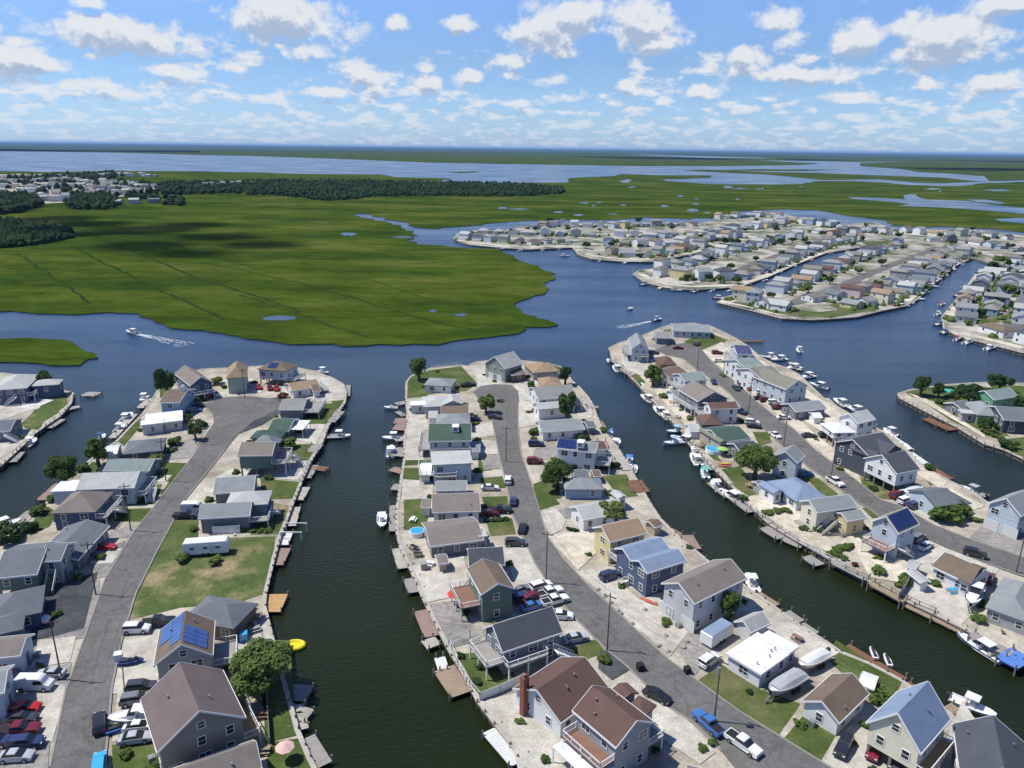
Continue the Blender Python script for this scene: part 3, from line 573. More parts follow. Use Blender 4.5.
def rail_mesh(b, pts, z, h=1.0):
    for p, q in zip(pts, pts[1:]):
        b.bar((*p, z+h), (*q, z+h), .1, .07); b.bar((*p, z+.12), (*q, z+.12), .06, .06)
        L = math.hypot(q[0]-p[0], q[1]-p[1]); n = max(1, int(L/1.6)); m = max(1, int(L/.3))
        for i in range(n+1): t = i/n; b.bar((p[0]+(q[0]-p[0])*t, p[1]+(q[1]-p[1])*t, z), (p[0]+(q[0]-p[0])*t, p[1]+(q[1]-p[1])*t, z+h+.12), .11)
        for i in range(1, m): t = i/m; b.bar((p[0]+(q[0]-p[0])*t, p[1]+(q[1]-p[1])*t, z+.1), (p[0]+(q[0]-p[0])*t, p[1]+(q[1]-p[1])*t, z+h), .035)
HOUSES = []
def sides(w, d): return {'F': (0, -d/2, 0, w), 'R': (w/2, 0, math.pi/2, d), 'B': (0, d/2, math.pi, w), 'L': (-w/2, 0, -math.pi/2, d)}
def sxy(side, w, d, t, off):
    """point on a side: t metres along it from its middle, off metres outward"""
    x, y, a, _ = sides(w, d)[side]
    ca, sa = math.cos(a), math.sin(a)
    return (x+ca*t+sa*off, y+sa*t-ca*off)
def house(label, A, B, P, h=3.2, roof='g', ridge='x', rise=None, rc='grey', wc='white', base=0, feats=(), cat='house', name='house', win=True, group=None, detail=2):
    k = .92 if h > 4.4 else .86; h *= k; base *= .95
    feats = [((f[0], f[1], f[2], f[3]*k)+tuple(f[4:]) if f[0] == 'deck' and f[3] > 2 else f) for f in feats]
    z = ZL+h; a, b, p = G(*A, z), G(*B, z), G(*P, z)
    u = (b-a); u.z = 0; w = u.length; u.normalize(); n = Vector((-u.y, u.x, 0)); d = (p-a).dot(n)
    if d < 0: a, b = b, a; u = -u; n = -n; d = -d
    c = (a+b)/2+n*d/2; rz = math.atan2(u.y, u.x)
    return house_at(label, (c.x, c.y), rz, w, d, h, roof, ridge, rise, rc, wc, base, feats, cat, name, win, group, detail)
def house_at(label, c, rz, w, d, h=3.2, roof='g', ridge='x', rise=None, rc='grey', wc='white', base=0, feats=(), cat='house', name='house', win=True, group=None, detail=2):
    if rise is None: rise = (d if ridge == 'x' else w)*(.17 if roof == 'g' else .15) if roof != 'f' else 0
    if roof == 't': rise = d*.13
    t = empty(name, (c[0], c[1], ZL), rz); tag(t, label, cat, group)
    HOUSES.append((t, label, c, w, d))
    wall_mesh(w, d, max(base, 0), h, rise, roof, ridge).build('wall', wmat(wc), t)
    rf = roof_mesh(w, d, h, rise, roof, ridge).build('roof', rmat(rc), t)
    W, D = w-.8, d-.8
    if roof in 'gt' and detail > 1:
        fb = MB(); X, Y = w/2+.02, d/2+.02; zt = h-.08
        if ridge == 'x':
            for y in (-Y, Y): fb.bar((-X, y, zt), (X, y, zt), .08, .3)
            mids = [(-Y, zt), (0, zt+rise), (Y, zt)] if roof == 'g' else [(-Y, zt), (-Y/2, zt+rise), (0, zt+.1), (Y/2, zt+rise), (Y, zt)]
            for x in (-X, X):
                for a, b in zip(mids, mids[1:]): fb.bar((x, a[0], a[1]), (x, b[0], b[1]), .06, .26)
        else:
            for x in (-X, X): fb.bar((x, -Y, zt), (x, Y, zt), .08, .3)
            for y in (-Y, Y): fb.bar((-X, y, zt), (0, y, zt+rise), .06, .26).bar((0, y, zt+rise), (X, y, zt), .06, .26)
        fb.build('trim', M_TRIM, rf)
    if detail > 1 and cat == 'house' and base == 0:
        rq = random.Random(label+'ac'); x, y = sxy(rq.choice('LRB'), W, D, rq.uniform(-2, 2), .7)
        MB().box(-.42, -.42, .05, .42, .42, .9).cyl((0, 0), .3, .3, .9, .95, 8).build('air_conditioner', M_METAL, t, (x, y, 0))
    def vis(side):
        x, y, ang, L = sides(W, D)[side]; a = rz+ang; nrm = Vector((math.sin(a), -math.cos(a))); return nrm.dot(Vector((-c[0], -c[1]))) > 0
    if base > 0:
        fl = MB().box(-W/2+.05, -D/2+.05, base-.25, W/2-.05, D/2-.05, base+.02)
        nx, ny = max(2, int(W/3)+1), max(2, int(D/3)+1); pm = MB().box(-.16, -.16, 0, .16, .16, base-.2).mesh('piling', M_PILE)
        for i in range(nx):
            for j in range(ny):
                if 0 < i < nx-1 and 0 < j < ny-1: continue
                link('piling', pm, t, (-W/2+.25+(W-.5)*i/(nx-1), -D/2+.25+(D-.5)*j/(ny-1), 0))
    fd = {f[0]: f for f in feats}
    r = random.Random(label)
    if win:
        skip = [f[1] for f in feats if f[0] == 'blank']
        floors = [base+min(1.6, (h-base)*.55)] if h-base < 3.9 else ([base+1.35, h-1.15] if h-base < 7.2 else [base+1.4, base+4.1, base+6.7])
        garage = {f[1]: f for f in feats if f[0] == 'garage'}
        for s in 'FRBL':
            if s in skip or not vis(s): continue
            L = sides(W, D)[s][3]; ang = sides(W, D)[s][2]
            gab = (ridge == 'x' and s in 'LR') or (ridge == 'y' and s in 'FB')
            n = max(1, int(L/(3.0 if detail > 1 else 4.5)))
            for fi, fz in enumerate(floors):
                if fz+.8 > h and not gab: fz = h-1.2
                for i in range(n):
                    tt = -L/2+L*(i+.5)/n+r.uniform(-.25, .25)
                    if fi == 0 and s in garage and abs(tt-garage[s][2]) < garage[s][3]/2+.8: continue
                    if r.random() < .15 and n > 1: continue
                    x, y = sxy(s, W, D, tt, 0); wd = r.choice([.9, .9, 1.5]) if detail > 1 else 1.1
                    if fi == 0 and i == 0 and s == 'R' and detail > 1 and base == 0:
                        dm = MB().box(-.5, -.06, 0, .5, .0, 2.1).build('door', M_FDOOR, t, (x, y, .1), ang); continue
                    put_window(t, x, y, fz, ang, wd, 1.25, bare=(detail < 2))
            if gab and rise > 2.4 and roof == 'g' and detail > 1:
                x, y = sxy(s, W, D, 0, 0); put_window(t, x, y, h+rise*.35, ang, .9, 1.0)
    for f in feats:
        k = f[0]
        if k == 'garage':
            _, s, tt, gw = f; x, y = sxy(s, W, D, tt, 0); MB().box(-gw/2, -.07, 0, gw/2, 0, 2.3).build('garage_door', M_DOOR, t, (x, y, .03), sides(W, D)[s][2])
        elif k == 'deck':   # side, depth, height, t0, t1 (fractions along side), material, railing
            _, s, dep, dz, t0, t1 = f[:6]; m = f[6] if len(f) > 6 else M_GWOOD
            L = sides(W, D)[s][3]; x, y = sxy(s, W, D, 0, 0); ang = sides(W, D)[s][2]
            x0, x1 = -L/2+L*t0, -L/2+L*t1
            dk = MB().box(x0, -dep, dz-.25, x1, -.02, dz).build('deck', m, t, (x, y, 0), ang)
            if dz > .8:
                rb = MB(); rail_mesh(rb, [(x0, -.05), (x0, -dep+.06), (x1, -dep+.06), (x1, -.05)], dz); rb.build('railing', M_TRIM, dk)
                pm = MB().box(-.1, -.1, 0, .1, .1, dz-.25).mesh('post', M_TRIM)
                n = max(2, int((x1-x0)/3)+1)
                for i in range(n): link('post', pm, dk, (x0+.15+(x1-x0-.3)*i/(n-1), -dep+.15, 0))
        elif k == 'stairs':  # side, t metres, width, top height, offset out, direction (+1/-1) along side
            _, s, tt, wd, dz, off, dr = f[:7]; x, y = sxy(s, W, D, 0, 0); ang = sides(W, D)[s][2]
            b = MB(); n = max(4, int(dz/.19)); run = .27
            for i in range(n): b.box(tt+dr*i*run if dr > 0 else tt+dr*(i+1)*run, -off-wd, dz-(i+1)*dz/n, tt+dr*(i+1)*run if dr > 0 else tt+dr*i*run, -off, dz-(i+1)*dz/n+.06)
            for yy in (-off, -off-wd): b.bar((tt, yy, dz-.1), (tt+dr*n*run, yy, 0), .08, .3)
            st = b.build('stairs', M_TRIM if len(f) < 8 else M_PILE, t, (x, y, 0), ang)
            rb = MB()
            for yy in (-off, -off-wd):
                rb.bar((tt, yy, dz+.95), (tt+dr*n*run, yy, .95), .09, .07)
                for i in range(0, n+1, 2): rb.bar((tt+dr*i*run, yy, dz*(1-i/n)), (tt+dr*i*run, yy, dz*(1-i/n)+.95), .06)
            rb.build('handrail', M_TRIM, st)
        elif k == 'chimney':
            _, cx, cy, top, m = f; MB().box(-.55, -.4, 0, .55, .4, top).box(-.3, -.2, top, .3, .2, top+.4).build('chimney', m, t, (cx*w/2, cy*d/2, 0))
        elif k == 'solar':   # slope 'F','B' (ridge x) or 'L','R' (ridge y); fractions
            _, s, a0, a1, b0, b1 = f[:6]; m = f[6] if len(f) > 6 else M_SOLAR
            b = MB(); hd = (d if ridge == 'x' else w)/2; LL = (w if ridge == 'x' else d)
            nxp = max(1, int((a1-a0)*LL/1.1)); nyp = max(1, int((b1-b0)*math.hypot(hd, rise)/1.7))
            sg = -1 if s in 'FL' else 1
            for i in range(nxp):
                for j in range(nyp):
                    if len(f) > 7 and (i, j) in f[7]: continue
                    u0 = (-.5+a0+(a1-a0)*i/nxp)*LL+.04; u1 = (-.5+a0+(a1-a0)*(i+1)/nxp)*LL-.04
                    v0 = b0+(b1-b0)*j/nyp+.006; v1 = b0+(b1-b0)*(j+1)/nyp-.006
                    def pt(uu, vv, e): q = sg*hd*(1-vv); zz = h+rise*vv+e; return (uu, q, zz) if ridge == 'x' else (q, uu, zz)
                    b.add([pt(u0, v0, .12), pt(u1, v0, .12), pt(u1, v1, .12), pt(u0, v1, .12), pt(u0, v0, .06), pt(u1, v0, .06), pt(u1, v1, .06), pt(u0, v1, .06)], [(0,1,2,3),(7,6,5,4),(0,4,5,1),(1,5,6,2),(2,6,7,3),(3,7,4,0)])
            b.build('solar_panel', m, rf)
        elif k == 'gable':   # cross gable on front slope: x fraction, width, extra depth out, side
            _, xf, gw, out = f[:4]; gr = gw*.28; x = xf*w/2
            y0 = -d/2-out; yb = 0
            g = roof_mesh(gw, d/2+out, h+.02, gr, 'g', 'y').build('roof', rmat(rc), t, (x, (y0+yb)/2, 0))
            wall_mesh(gw, d/2+out, max(base, 0), h+.02, gr, 'g', 'y').build('wall', wmat(wc), t, (x, (y0+yb)/2, 0))
            put_window(t, x, y0+.4, base+1.7, 0, 1.5, 1.2)
            if h-base > 4.2: put_window(t, x, y0+.4, base+4.5, 0, 1.5, 1.2)
        elif k == 'wing':    # dx, dy (centre), w, d, h, roof kind, ridge, roof colour, wall colour, base
            _, dx, dy, ww, dd, hh, rk, rg, c1, c2, bb = f; rr = 0 if rk == 'f' else (dd if rg == 'x' else ww)*.2
            wl = wall_mesh(ww, dd, bb, hh, rr, rk, rg).build('wall', wmat(c2), t, (dx, dy, 0)); roof_mesh(ww, dd, hh, rr, rk, rg).build('roof', rmat(c1), t, (dx, dy, 0))
            if detail > 1:
                for s, ang in (('F', 0), ('L', -math.pi/2), ('R', math.pi/2)):
                    x, y = sxy(s, ww-.8, dd-.8, 0, 0); put_window(wl, x, y, max(hh-1.5, bb+1.5), ang)
        elif k == 'pwing':   # traced wing: A, B, P, height, kind, ridge, roof colour, wall colour, base
            _, qa, qb, qp, hh, rk, rg, c1, c2, bb = f; z = ZL+hh; pa, pb, pp = G(*qa, z), G(*qb, z), G(*qp, z)
            uu = (pb-pa); uu.z = 0; ww = uu.length; uu.normalize(); nn = Vector((-uu.y, uu.x, 0)); dd = (pp-pa).dot(nn)
            if dd < 0: pa, pb = pb, pa; uu = -uu; nn = -nn; dd = -dd
            cc = (pa+pb)/2+nn*dd/2-Vector((c[0], c[1], 0)); cc.z = 0; cc = Matrix.Rotation(-rz, 3, 'Z') @ cc; ra = math.atan2(uu.y, uu.x)-rz
            rr = 0 if rk == 'f' else (dd if rg == 'x' else ww)*.2
            wl = wall_mesh(ww, dd, bb, hh, rr, rk, rg).build('wall', wmat(c2), t, cc, ra); roof_mesh(ww, dd, hh, rr, rk, rg).build('roof', rmat(c1), t, cc, ra)
            for s, ang in (('F', 0), ('L', -math.pi/2), ('R', math.pi/2)):
                x, y = sxy(s, ww-.8, dd-.8, 0, 0); put_window(wl, x, y, max(hh-1.5, bb+1.5), ang)
        elif k == 'dormer':
            _, dx, dy, zz = f; b = MB().box(-.9, -1.2, 0, .9, 1.2, 1.5); b.build('dormer', M_TRIM, rf, (dx, dy, zz)); put_window(rf, dx, dy-1.2, zz+.85, 0, .9, .9)
        elif k == 'vents':
            for q in range(f[1]):
                xx = r.uniform(-.35, .35)*w; yy = r.uniform(-.4, -.12)*d if ridge == 'x' else r.uniform(-.35, .35)*d
                if ridge == 'y': xx = r.choice([-1, 1])*r.uniform(.1, .35)*w
                hz = h+rise*(1-(abs(yy)/(d/2) if ridge == 'x' else abs(xx)/(w/2))) if roof in 'g' else h+.2
                MB().cyl((0, 0), .09, .09, -.1, .4, 8).box(-.13, -.13, .4, .13, .13, .46).build('vent', M_METAL, rf, (xx, yy, hz))
        elif k == 'awning':  # side, depth, height, t0,t1 : white flat porch roof on posts
            _, s, dep, dz, t0, t1 = f[:6]; L = sides(W, D)[s][3]; x, y = sxy(s, W, D, 0, 0); x0, x1 = -L/2+L*t0, -L/2+L*t1
            po = MB().box(x0, -dep, dz, x1, -.02, dz+.18).build('porch_roof', rmat('white') if len(f) < 7 else f[6], t, (x, y, 0), sides(W, D)[s][2])
            pm = MB().box(-.07, -.07, 0, .07, .07, dz).mesh('post', M_TRIM); n = max(2, int((x1-x0)/3.5)+1)
            for i in range(n): link('post', pm, po, (x0+.1+(x1-x0-.2)*i/(n-1), -dep+.12, 0))
    return t
H = house
# ---- left finger, seaward round to the near end, east side of the street
H('slate-walled house with brown roof beside the tall tree at the left tip', (190,386),(213,382),(184,372),5.6,'g','y',2.4,'greybrown','navy',feats=[('deck','F',2.5,2.6,0,1)])
H('pale green two-storey house with tan hip roof and wide concrete drive', (226,378.5),(247,377),(231,367),6,'h','x',3,'tan','green',feats=[('blank','F')])
H('pale blue raised house with brown roof at the left tip', (257,369),(286,371.5),(262,361.5),6,'h','x',2,'brown','ltblue',base=2.3,feats=[('deck','R',3,2.5,0,1),('solar','F',.3,.6,.2,.8)])
H('white ranch with tan roof on the paved left point', (292,391),(321,386.5),(284,384),3.2,'g','x',1.5,'tan','white',feats=[('deck','R',3,1,0,1)])
H('olive-walled house with plain grey roof and rear deck near the left point', (278.5,410),(303,410),(284,398.5),3.6,'g','x',1.6,'grey','slate',feats=[('deck','R',5,2.5,0,1),('blank','F')])
H('small cottage with mid-green roof beside a white carport', (267,431),(288.5,431.5),(268,418),3,'g','x',1.4,'green','dkgreen',feats=[('awning','R',4,2.5,.1,.9)])
H('low cottage with dark green hip roof beside the street bend', (249.5,438),(281,438.5),(250,430.5),3,'h','x',1.4,'dkgreen','dkgreen')
H('small cottage with grey hip roof behind the green three-storey house', (250,446),(275,447),(254,438),3.6,'h','x',2.2,'bluegrey','slate')
H('green-sided raised house with brown-grey roof and white rear decks', (237,456),(272,455.5),(239,442.5),6.2,'g','x',1.8,'greybrown','dkgreen',base=2.2,feats=[('deck','R',3.5,3.6,0,1),('blank','F'),('stairs','R',1,1.2,3.6,3.5,1)])
H('low blue-grey house with slate roof below the green raised house', (213,494),(254,491),(216,478),3.2,'g','x',1.8,'bluegrey','slate')
H('slate-blue house with pale grey roof, cross gable and rear stairs', (198,519),(250,516),(200,505.5),4.2,'g','x',1.8,'bluegrey','slate',feats=[('wing',4,3.5,9,7,4.6,'h','x','pale','slate',0),('deck','R',4,2.4,0,1),('stairs','R',1,1.4,2.4,4,1),('blank','F')])
H('brown ranch with broad slate roof next to the solar house', (181,620),(233.5,629),(182,591),3.4,'h','x',1.8,'slate','brown',feats=[('vents',2)])
H('tall grey-green house with blue solar panels on its tan roof', (153.5,666),(213,655),(213,621.5),6.3,'g','y',2.8,'brown','grey',feats=[('solar','L',.05,.98,.1,.95,M_SOLARB,{(0,0),(1,0),(0,1),(5,2),(6,2),(7,2),(2,0)}),('solar','R',.1,.6,.2,.95,M_SOLARB),('deck','R',3.5,2.6,.2,.9),('vents',2)])
H('large house with plum-brown roof and taupe walls at the near left', (157,753),(246,717.5),(232,667),5.6,'g','y',3.8,'purple','greybrown',feats=[('deck','R',2.2,1.4,0,1,M_OWOOD),('vents',2)])
H('low house with grey-brown roof cut by the lower picture edge', (176,800),(262,768),(248,742),3.4,'g','x',2,'greybrown','tan',feats=[('vents',1)])
# ---- left finger, west side
H('light blue house with brown roof standing by the tall tree', (159,402.5),(179.5,402.5),(166,389),5.4,'g','x',1.6,'brown','blue',feats=[('chimney',.6,0,8,M_TRIM)])
H('long low house with flat white roof on the left canal', (144.5,425.5),(183,421),(150,414.5),3.2,'f','x',0,'white','lgrey',feats=[('wing',-3,-3.5,6,4,3,'f','x','white','lgrey',0)])
H('dark slate bungalow with grey-blue hip roof beside the left street', (122.5,454.5),(163,450.5),(128,441),3.1,'h','x',1.4,'slate','dark')
H('bungalow with pale teal-grey roof below the slate bungalow', (103,471),(149,471),(108,459),3.1,'g','x',1.5,'teal','slate')
H('light blue house with pale roof and white stairs on the left canal', (76,490),(134,488),(92,474),4.6,'g','x',2.2,'pale','ltblue',feats=[('deck','R',2.5,2.4,0,1),('wing',-8,0,9,6,3.2,'f','x','white','ltblue',0),('stairs','R',0,1.3,2.4,2.5,-1)])
H('navy two-level house with brown hip roof and white trim', (50.5,513.5),(95.5,512),(66,493.5),4.6,'h','x',2.6,'greybrown','navy',feats=[('deck','R',2.2,2.8,0,1),('stairs','R',-1,1.3,2.8,2.2,1)])
H('low slate-roofed house behind the red sports car', (30,561),(78,560),(52,527),3.2,'g','y',1.5,'slate','slate',feats=[('vents',2)])
H('raised grey-green house with broad slate roof and underhouse pilings', (-8,579),(37,574.5),(-3,547),4.7,'g','x',2,'slate','dkgreen',base=1.6,feats=[('stairs','R',-3,1.4,2.6,1,-1,1)])
H('dark grey gabled annex with round windows beside the grey-green house', (38.5,562),(60.5,561),(41,544),5.4,'g','x',1.6,'slate','grey',feats=[('vents',2)])
H('blue-grey house with grey roof over a black driveway', (-20,626),(42,612),(-8,596),3.4,'h','x',2,'slate','navy',feats=[('wing',-2,-6,8,6,3.1,'h','x','slate','navy',0),('vents',2)])
H('small pale blue house with dark roof at the left edge', (-20,660),(20,656),(-18,639),4.2,'g','x',1.3,'greybrown','ltblue')
H('pale sided house mostly beyond the left picture edge', (-40,702),(4,693),(-38,675),5,'g','x',1.4,'bluegrey','ltblue')
# ---- plot at the far left
H('navy two-storey house with white trim at the far left', (-10,390.5),(27,388),(0,377),5.4,'h','x',2,'pale','navy',feats=[('wing',9,-1,8,6,4.4,'h','x','pale','navy',0),('deck','R',2,2.6,0,1),('stairs','F',2,1.4,2.6,1,-1)])
H('small dark-roofed cottage below the navy house', (-18,433),(10,431),(-14,421),3.6,'g','x',1.4,'slate','slate',feats=[('stairs','F',2,1.3,2.4,.5,1)])
# ---- middle finger, west column
H('sage green gabled house with white garage doors on the central tip', (484,363.5),(505,369),(488,354.5),5.6,'g','y',3.6,'lgrey','sage',feats=[('garage','F',-2,2.4),('garage','F',2,2.4)])
H('low grey bungalow on the lawn at the central tip', (423.5,385),(451.5,386.5),(428,377.5),3,'h','x',1.3,'bluegrey','white')
H('rambling bungalow with pale silver roofs below the corner lawn', (423,407),(463,405.5),(425,396.5),3.1,'h','x',1.6,'pale','lgrey',feats=[('wing',3,-2,6,7,3.3,'g','y','pale','lgrey',0),('wing',-7,-2,6,4,2.7,'f','x','white','lgrey',0)])
H('flat house with brown-grey roof between two grey roofs', (441,414),(469,413.5),(441,405),3.1,'g','x',.8,'brown','tan')
H('small house with blue-grey roof backing on the big green roof', (436,424),(470.5,423.5),(437,414),3.3,'h','x',1.6,'bluegrey','white')
H('large house with forest green roof, dormer and window row', (428,441.5),(471.5,441),(428.5,424),5,'g','x',2.4,'green','lgrey',feats=[('dormer',1.5,-2.2,5.9),('deck','F',2.2,2.3,0,1),('deck','L',3,2.3,0,1)])
H('blue-grey house with pale metal roof and dark windows', (432,466),(473,464),(434,452.5),5.4,'f','x',0,'pale','ltblue',feats=[('deck','L',3.5,2.5,0,1),('deck','F',1.6,2.6,0,.6)])
H('low house with plain teal-grey roof beside the small lawn', (435.5,491),(467,490.5),(436,481),3,'g','x',.9,'bluegrey','slate')
H('white bungalow with half grey, half charcoal roof', (432,513),(480.5,511.5),(432.5,494),3.2,'g','x',2,'greybrown','white',feats=[('vents',1)])
H('long low house with dark grey-brown roof by the round pool', (430,547),(484,540),(437,521),3.2,'g','x',1.5,'greybrown','slate',feats=[('pwing',(479,538),(488,537),(480,530),2.9,'f','x','pale','slate',0)])
H('house with charcoal roof tucked behind the green-walled house', (469,567),(505,565),(463,549),4,'g','x',2,'dark','lgrey')
H('green-walled two-storey house with brown roof and busy side deck', (481,595),(515,588.5),(504,562.5),6.3,'g','y',1.6,'brown','dkgreen',feats=[('deck','L',3.6,3,.0,.85,M_RWOOD)])
H('charcoal-roofed house with white wraparound deck over the lawn', (502.6,652.7),(563,632.5),(486,627),5.0,'g','x',2.8,'dark','slate',base=0,feats=[('deck','L',3,2.7,0,1),('deck','F',1.7,2.7,0,.7),('stairs','F',3.4,1.4,2.7,1.0,1)])
H('white gabled house with red-brown roof and tall brick chimney', (561,723.5),(609,688),(532,676),3.6,'g','x',2.7,'redbrown','white',feats=[('chimney',-1.0,.5,6.6,M_BRICK),('vents',3)])
H('large grey-sided house with red-brown roof and long white balcony', (616,748),(655,722.6),(574.5,709.5),6.8,'g','y',2.3,'redbrown','grey',feats=[('deck','L',2.6,4.0,.02,.98,M_RWOOD),('awning','L',4.2,2.6,0,1),('pwing',(622,701),(639,693),(613,689),6,'g','y','redbrown','grey',0),('pwing',(644,718),(657,705),(632,702),5.6,'h','x','redbrown','grey',0),('deck','R',3,2.6,0,.35),('vents',3)])
H('low grey-brown roofed house cut by the bottom edge of the picture', (684,790),(722,800),(668,760),4,'g','x',1.6,'greybrown','grey')
# ---- middle finger, east column
H('brown-roofed cottage beside the central tip beach', (512,375.5),(527,373),(515,365),3.2,'g','x',1.2,'brown','brown')
H('grey cottage with tan-brown roof near the dark tree', (533,373),(560,371),(539,363),3.4,'h','x',1.6,'tan','grey')
H('small cottage with orange-tan hip roof behind the grey-roofed house', (541,386.5),(563,386),(542,378),3.2,'h','x',1.6,'tan','tan')
H('white house with big grey roof and lower porch roof', (538,399.5),(577,396.5),(538,387.5),5.6,'g','x',2.2,'grey','white',feats=[('awning','F',4.5,3,0,.75,None)][:0]+[('wing',-3,-7,9,6,3.4,'g','x','pale','white',0),('deck','R',2.5,2.8,0,1)])
H('long low bungalow with blue-grey roof beside round bush', (542,432.5),(585,429.5),(545,420.5),3.1,'g','x',1.6,'bluegrey','white')
H('tall white house with navy solar roof over the hedge', (556,448.5),(596,453),(553,438.5),6.2,'g','x',1.6,'bluegrey','white',feats=[('solar','F',.0,.5,.1,.95),('deck','R',4,2.6,0,1),('dormer',1,-2,6.5)])
H('small bright blue bungalow with slate roof beyond the round tree', (564.5,489.5),(604,489.5),(569,478),3.1,'h','x',1.5,'bluegrey','blue')
H('low white-gabled house with pale grey roof and roof-high tree', (583,520.5),(626,512.5),(574,506),3.4,'g','x',1.6,'pale','white',feats=[('pwing',(618,499),(628,497),(617,491),3,'g','y','pale','white',0)])
H('yellow two-storey house with tan roof and sandy drive', (610,542.5),(647.5,533.5),(595,527),5.6,'g','x',1.9,'tan','yellow',feats=[('deck','F',1.6,2.8,.2,1)])
H('slate-blue twin-gabled house with blue roof and small dark panels', (647,573.5),(687,561),(618,547.5),5.8,'t','x',2,'blue','navy',feats=[('stairs','L',0,1.4,1.2,.5,-1),('deck','B',3,2.8,0,1)])
H('big pale grey two-storey house with grey gabled roof', (694.5,604),(747,578.5),(665.5,581.5),6.6,'g','x',2.1,'greybrown','lgrey',feats=[('garage','L',-2.4,3),('garage','L',2.4,3),('vents',2)])
H('small garage with grey metal roof beside the white trailer home', (751,633),(771,623.5),(734.5,621.5),2.9,'g','x',1.3,'lgrey','lgrey',name='garage',cat='garage',feats=[('garage','L',0,2.8)],win=False)
H('single-storey home with flat white roof and sheet porch', (761,676),(793,653),(724,655),3.1,'f','x',0,'white','white',feats=[('pwing',(758.5,638),(789,655),(770,632),2.9,'f','x','white','lgrey',0),('vents',4)])
H('white ranch with shallow brown roof behind the clipped lawn', (839.5,723.5),(869.5,694),(802,700.5),3.1,'g','x',1.9,'brown','white',feats=[('vents',1)])
H('cream raised house with bright blue gable roof over its carport', (866,722.6),(921,754),(949.5,719),6.2,'g','y',4.0,'blue','cream',base=2.5,feats=[('deck','R',1.6,2.7,.0,1,M_OWOOD),('vents',2)])
H('dark slate-roofed house at the lower right corner', (960,776),(1040,800),(986,733),4.6,'g','y',3,'dark','slate',feats=[('vents',2)])
# ---- right finger, inner column
H('lilac-blue gabled house with white deck on the right tip', (631.5,349),(649.5,349.5),(626,338.5),5.6,'g','y',2.6,'bluegrey','ltblue',feats=[('deck','L',2.5,2.8,0,1),('deck','F',2,2.8,.3,1)])
H('long low grey-blue row on the lawn at the right tip', (673,331),(711.6,332.5),(674,323.5),3.3,'g','x',1.6,'bluegrey','ltblue')
H('small grey cottage beside the long low row', (656,338),(672,338.5),(657,331.5),3.3,'g','x',1.4,'grey','slate')
H('dark brown low-roofed cottage opposite the turning circle', (660.5,365),(677,365),(664,357.5),3,'h','x',1.4,'darkbrown','brown')
H('white cottage with brown roof behind the waterside tree', (669.5,377.5),(688,372.5),(664,368),3.6,'g','x',1.4,'brown','white',feats=[('deck','L',3,2.4,0,1)])
H('pale blue-green two-storey house beside the right street', (685,381.5),(708,379.5),(680,373.5),5.4,'g','x',1.5,'teal','ltblue',feats=[('deck','L',2.5,2.7,0,1)])
H('slate gabled house with large grey-brown roof and white porch', (698,401.5),(729,398.5),(690,388.5),5.6,'g','y',2.6,'greybrown','slate',feats=[('deck','L',2.2,2.7,0,1)])
H('white two-storey house with plain dark brown roof', (710.5,409.5),(739.5,408.5),(710,402.5),5.2,'g','x',1.2,'darkbrown','white',feats=[('deck','L',3,2.7,0,1)])
H('dark brown hip-roofed cottage by the sunken patio', (702,425),(724,425),(706,415.5),3.4,'h','x',1.6,'darkbrown','slate')
H('house with charcoal and olive roof beside a square lawn', (722,442.5),(751,438.5),(715,427),3.3,'g','x',1.6,'dkgreen','grey',feats=[('pwing',(720,442.5),(727,441.5),(713,427.5),3.3,'g','y','olive','tan',0)])
H('low charcoal-roofed house behind the big round tree', (741,452.5),(761,449.5),(733,442.5),3.2,'g','x',1.3,'dark','slate')
H('pale blue gabled two-storey house beside the big round tree', (772,456.5),(797.5,463),(759,444.5),5.6,'g','y',2.2,'bluegrey','ltblue',feats=[('deck','F',1,.6,0,1)])
H('bungalow with broad royal blue hip roof', (796.5,501.5),(828,497),(775,480),3.1,'h','x',1.8,'blue','white',feats=[('pwing',(774,493.5),(784,491.5),(765,482.5),3.1,'g','y','blue','white',0)])
H('cream house with grey roofs and brown outside stairs', (817,513),(858,507),(799,501),5.2,'g','x',1.6,'bluegrey','cream',feats=[('stairs','F',-1,1.6,2.7,.6,-1,1),('deck','L',1.5,.4,0,1)])
H('small yellow annex with grey roof beside the cream house', (847.5,521.5),(867.5,518),(833,512.5),4.4,'g','x',1,'bluegrey','yellow')
H('tall pale house with black solar roof and red-shaded balcony', (898.5,534),(919.5,524.6),(867.7,522.5),6.6,'g','x',2.6,'greybrown','ltblue',feats=[('solar','F',.05,.98,.08,.95),('deck','L',3,2.8,0,1,M_RWOOD),('stairs','F',-3,1.6,2.8,.4,1)])
H('white ranch with warm brown roof beside the boat on a trailer', (931,566),(970,584.5),(946,552),3.2,'g','x',1.8,'brown','white',feats=[('pwing',(958,579),(971,584),(976,564),3.5,'g','x','brown','white',0),('vents',1)])
H('grey-blue hip-roofed bungalow with white sunroom at the right edge', (985,607),(1032,624),(1006,578),3.4,'h','x',2,'bluegrey','grey',feats=[('solar','R',.2,.7,.2,.7)][:0]+[('vents',2)])
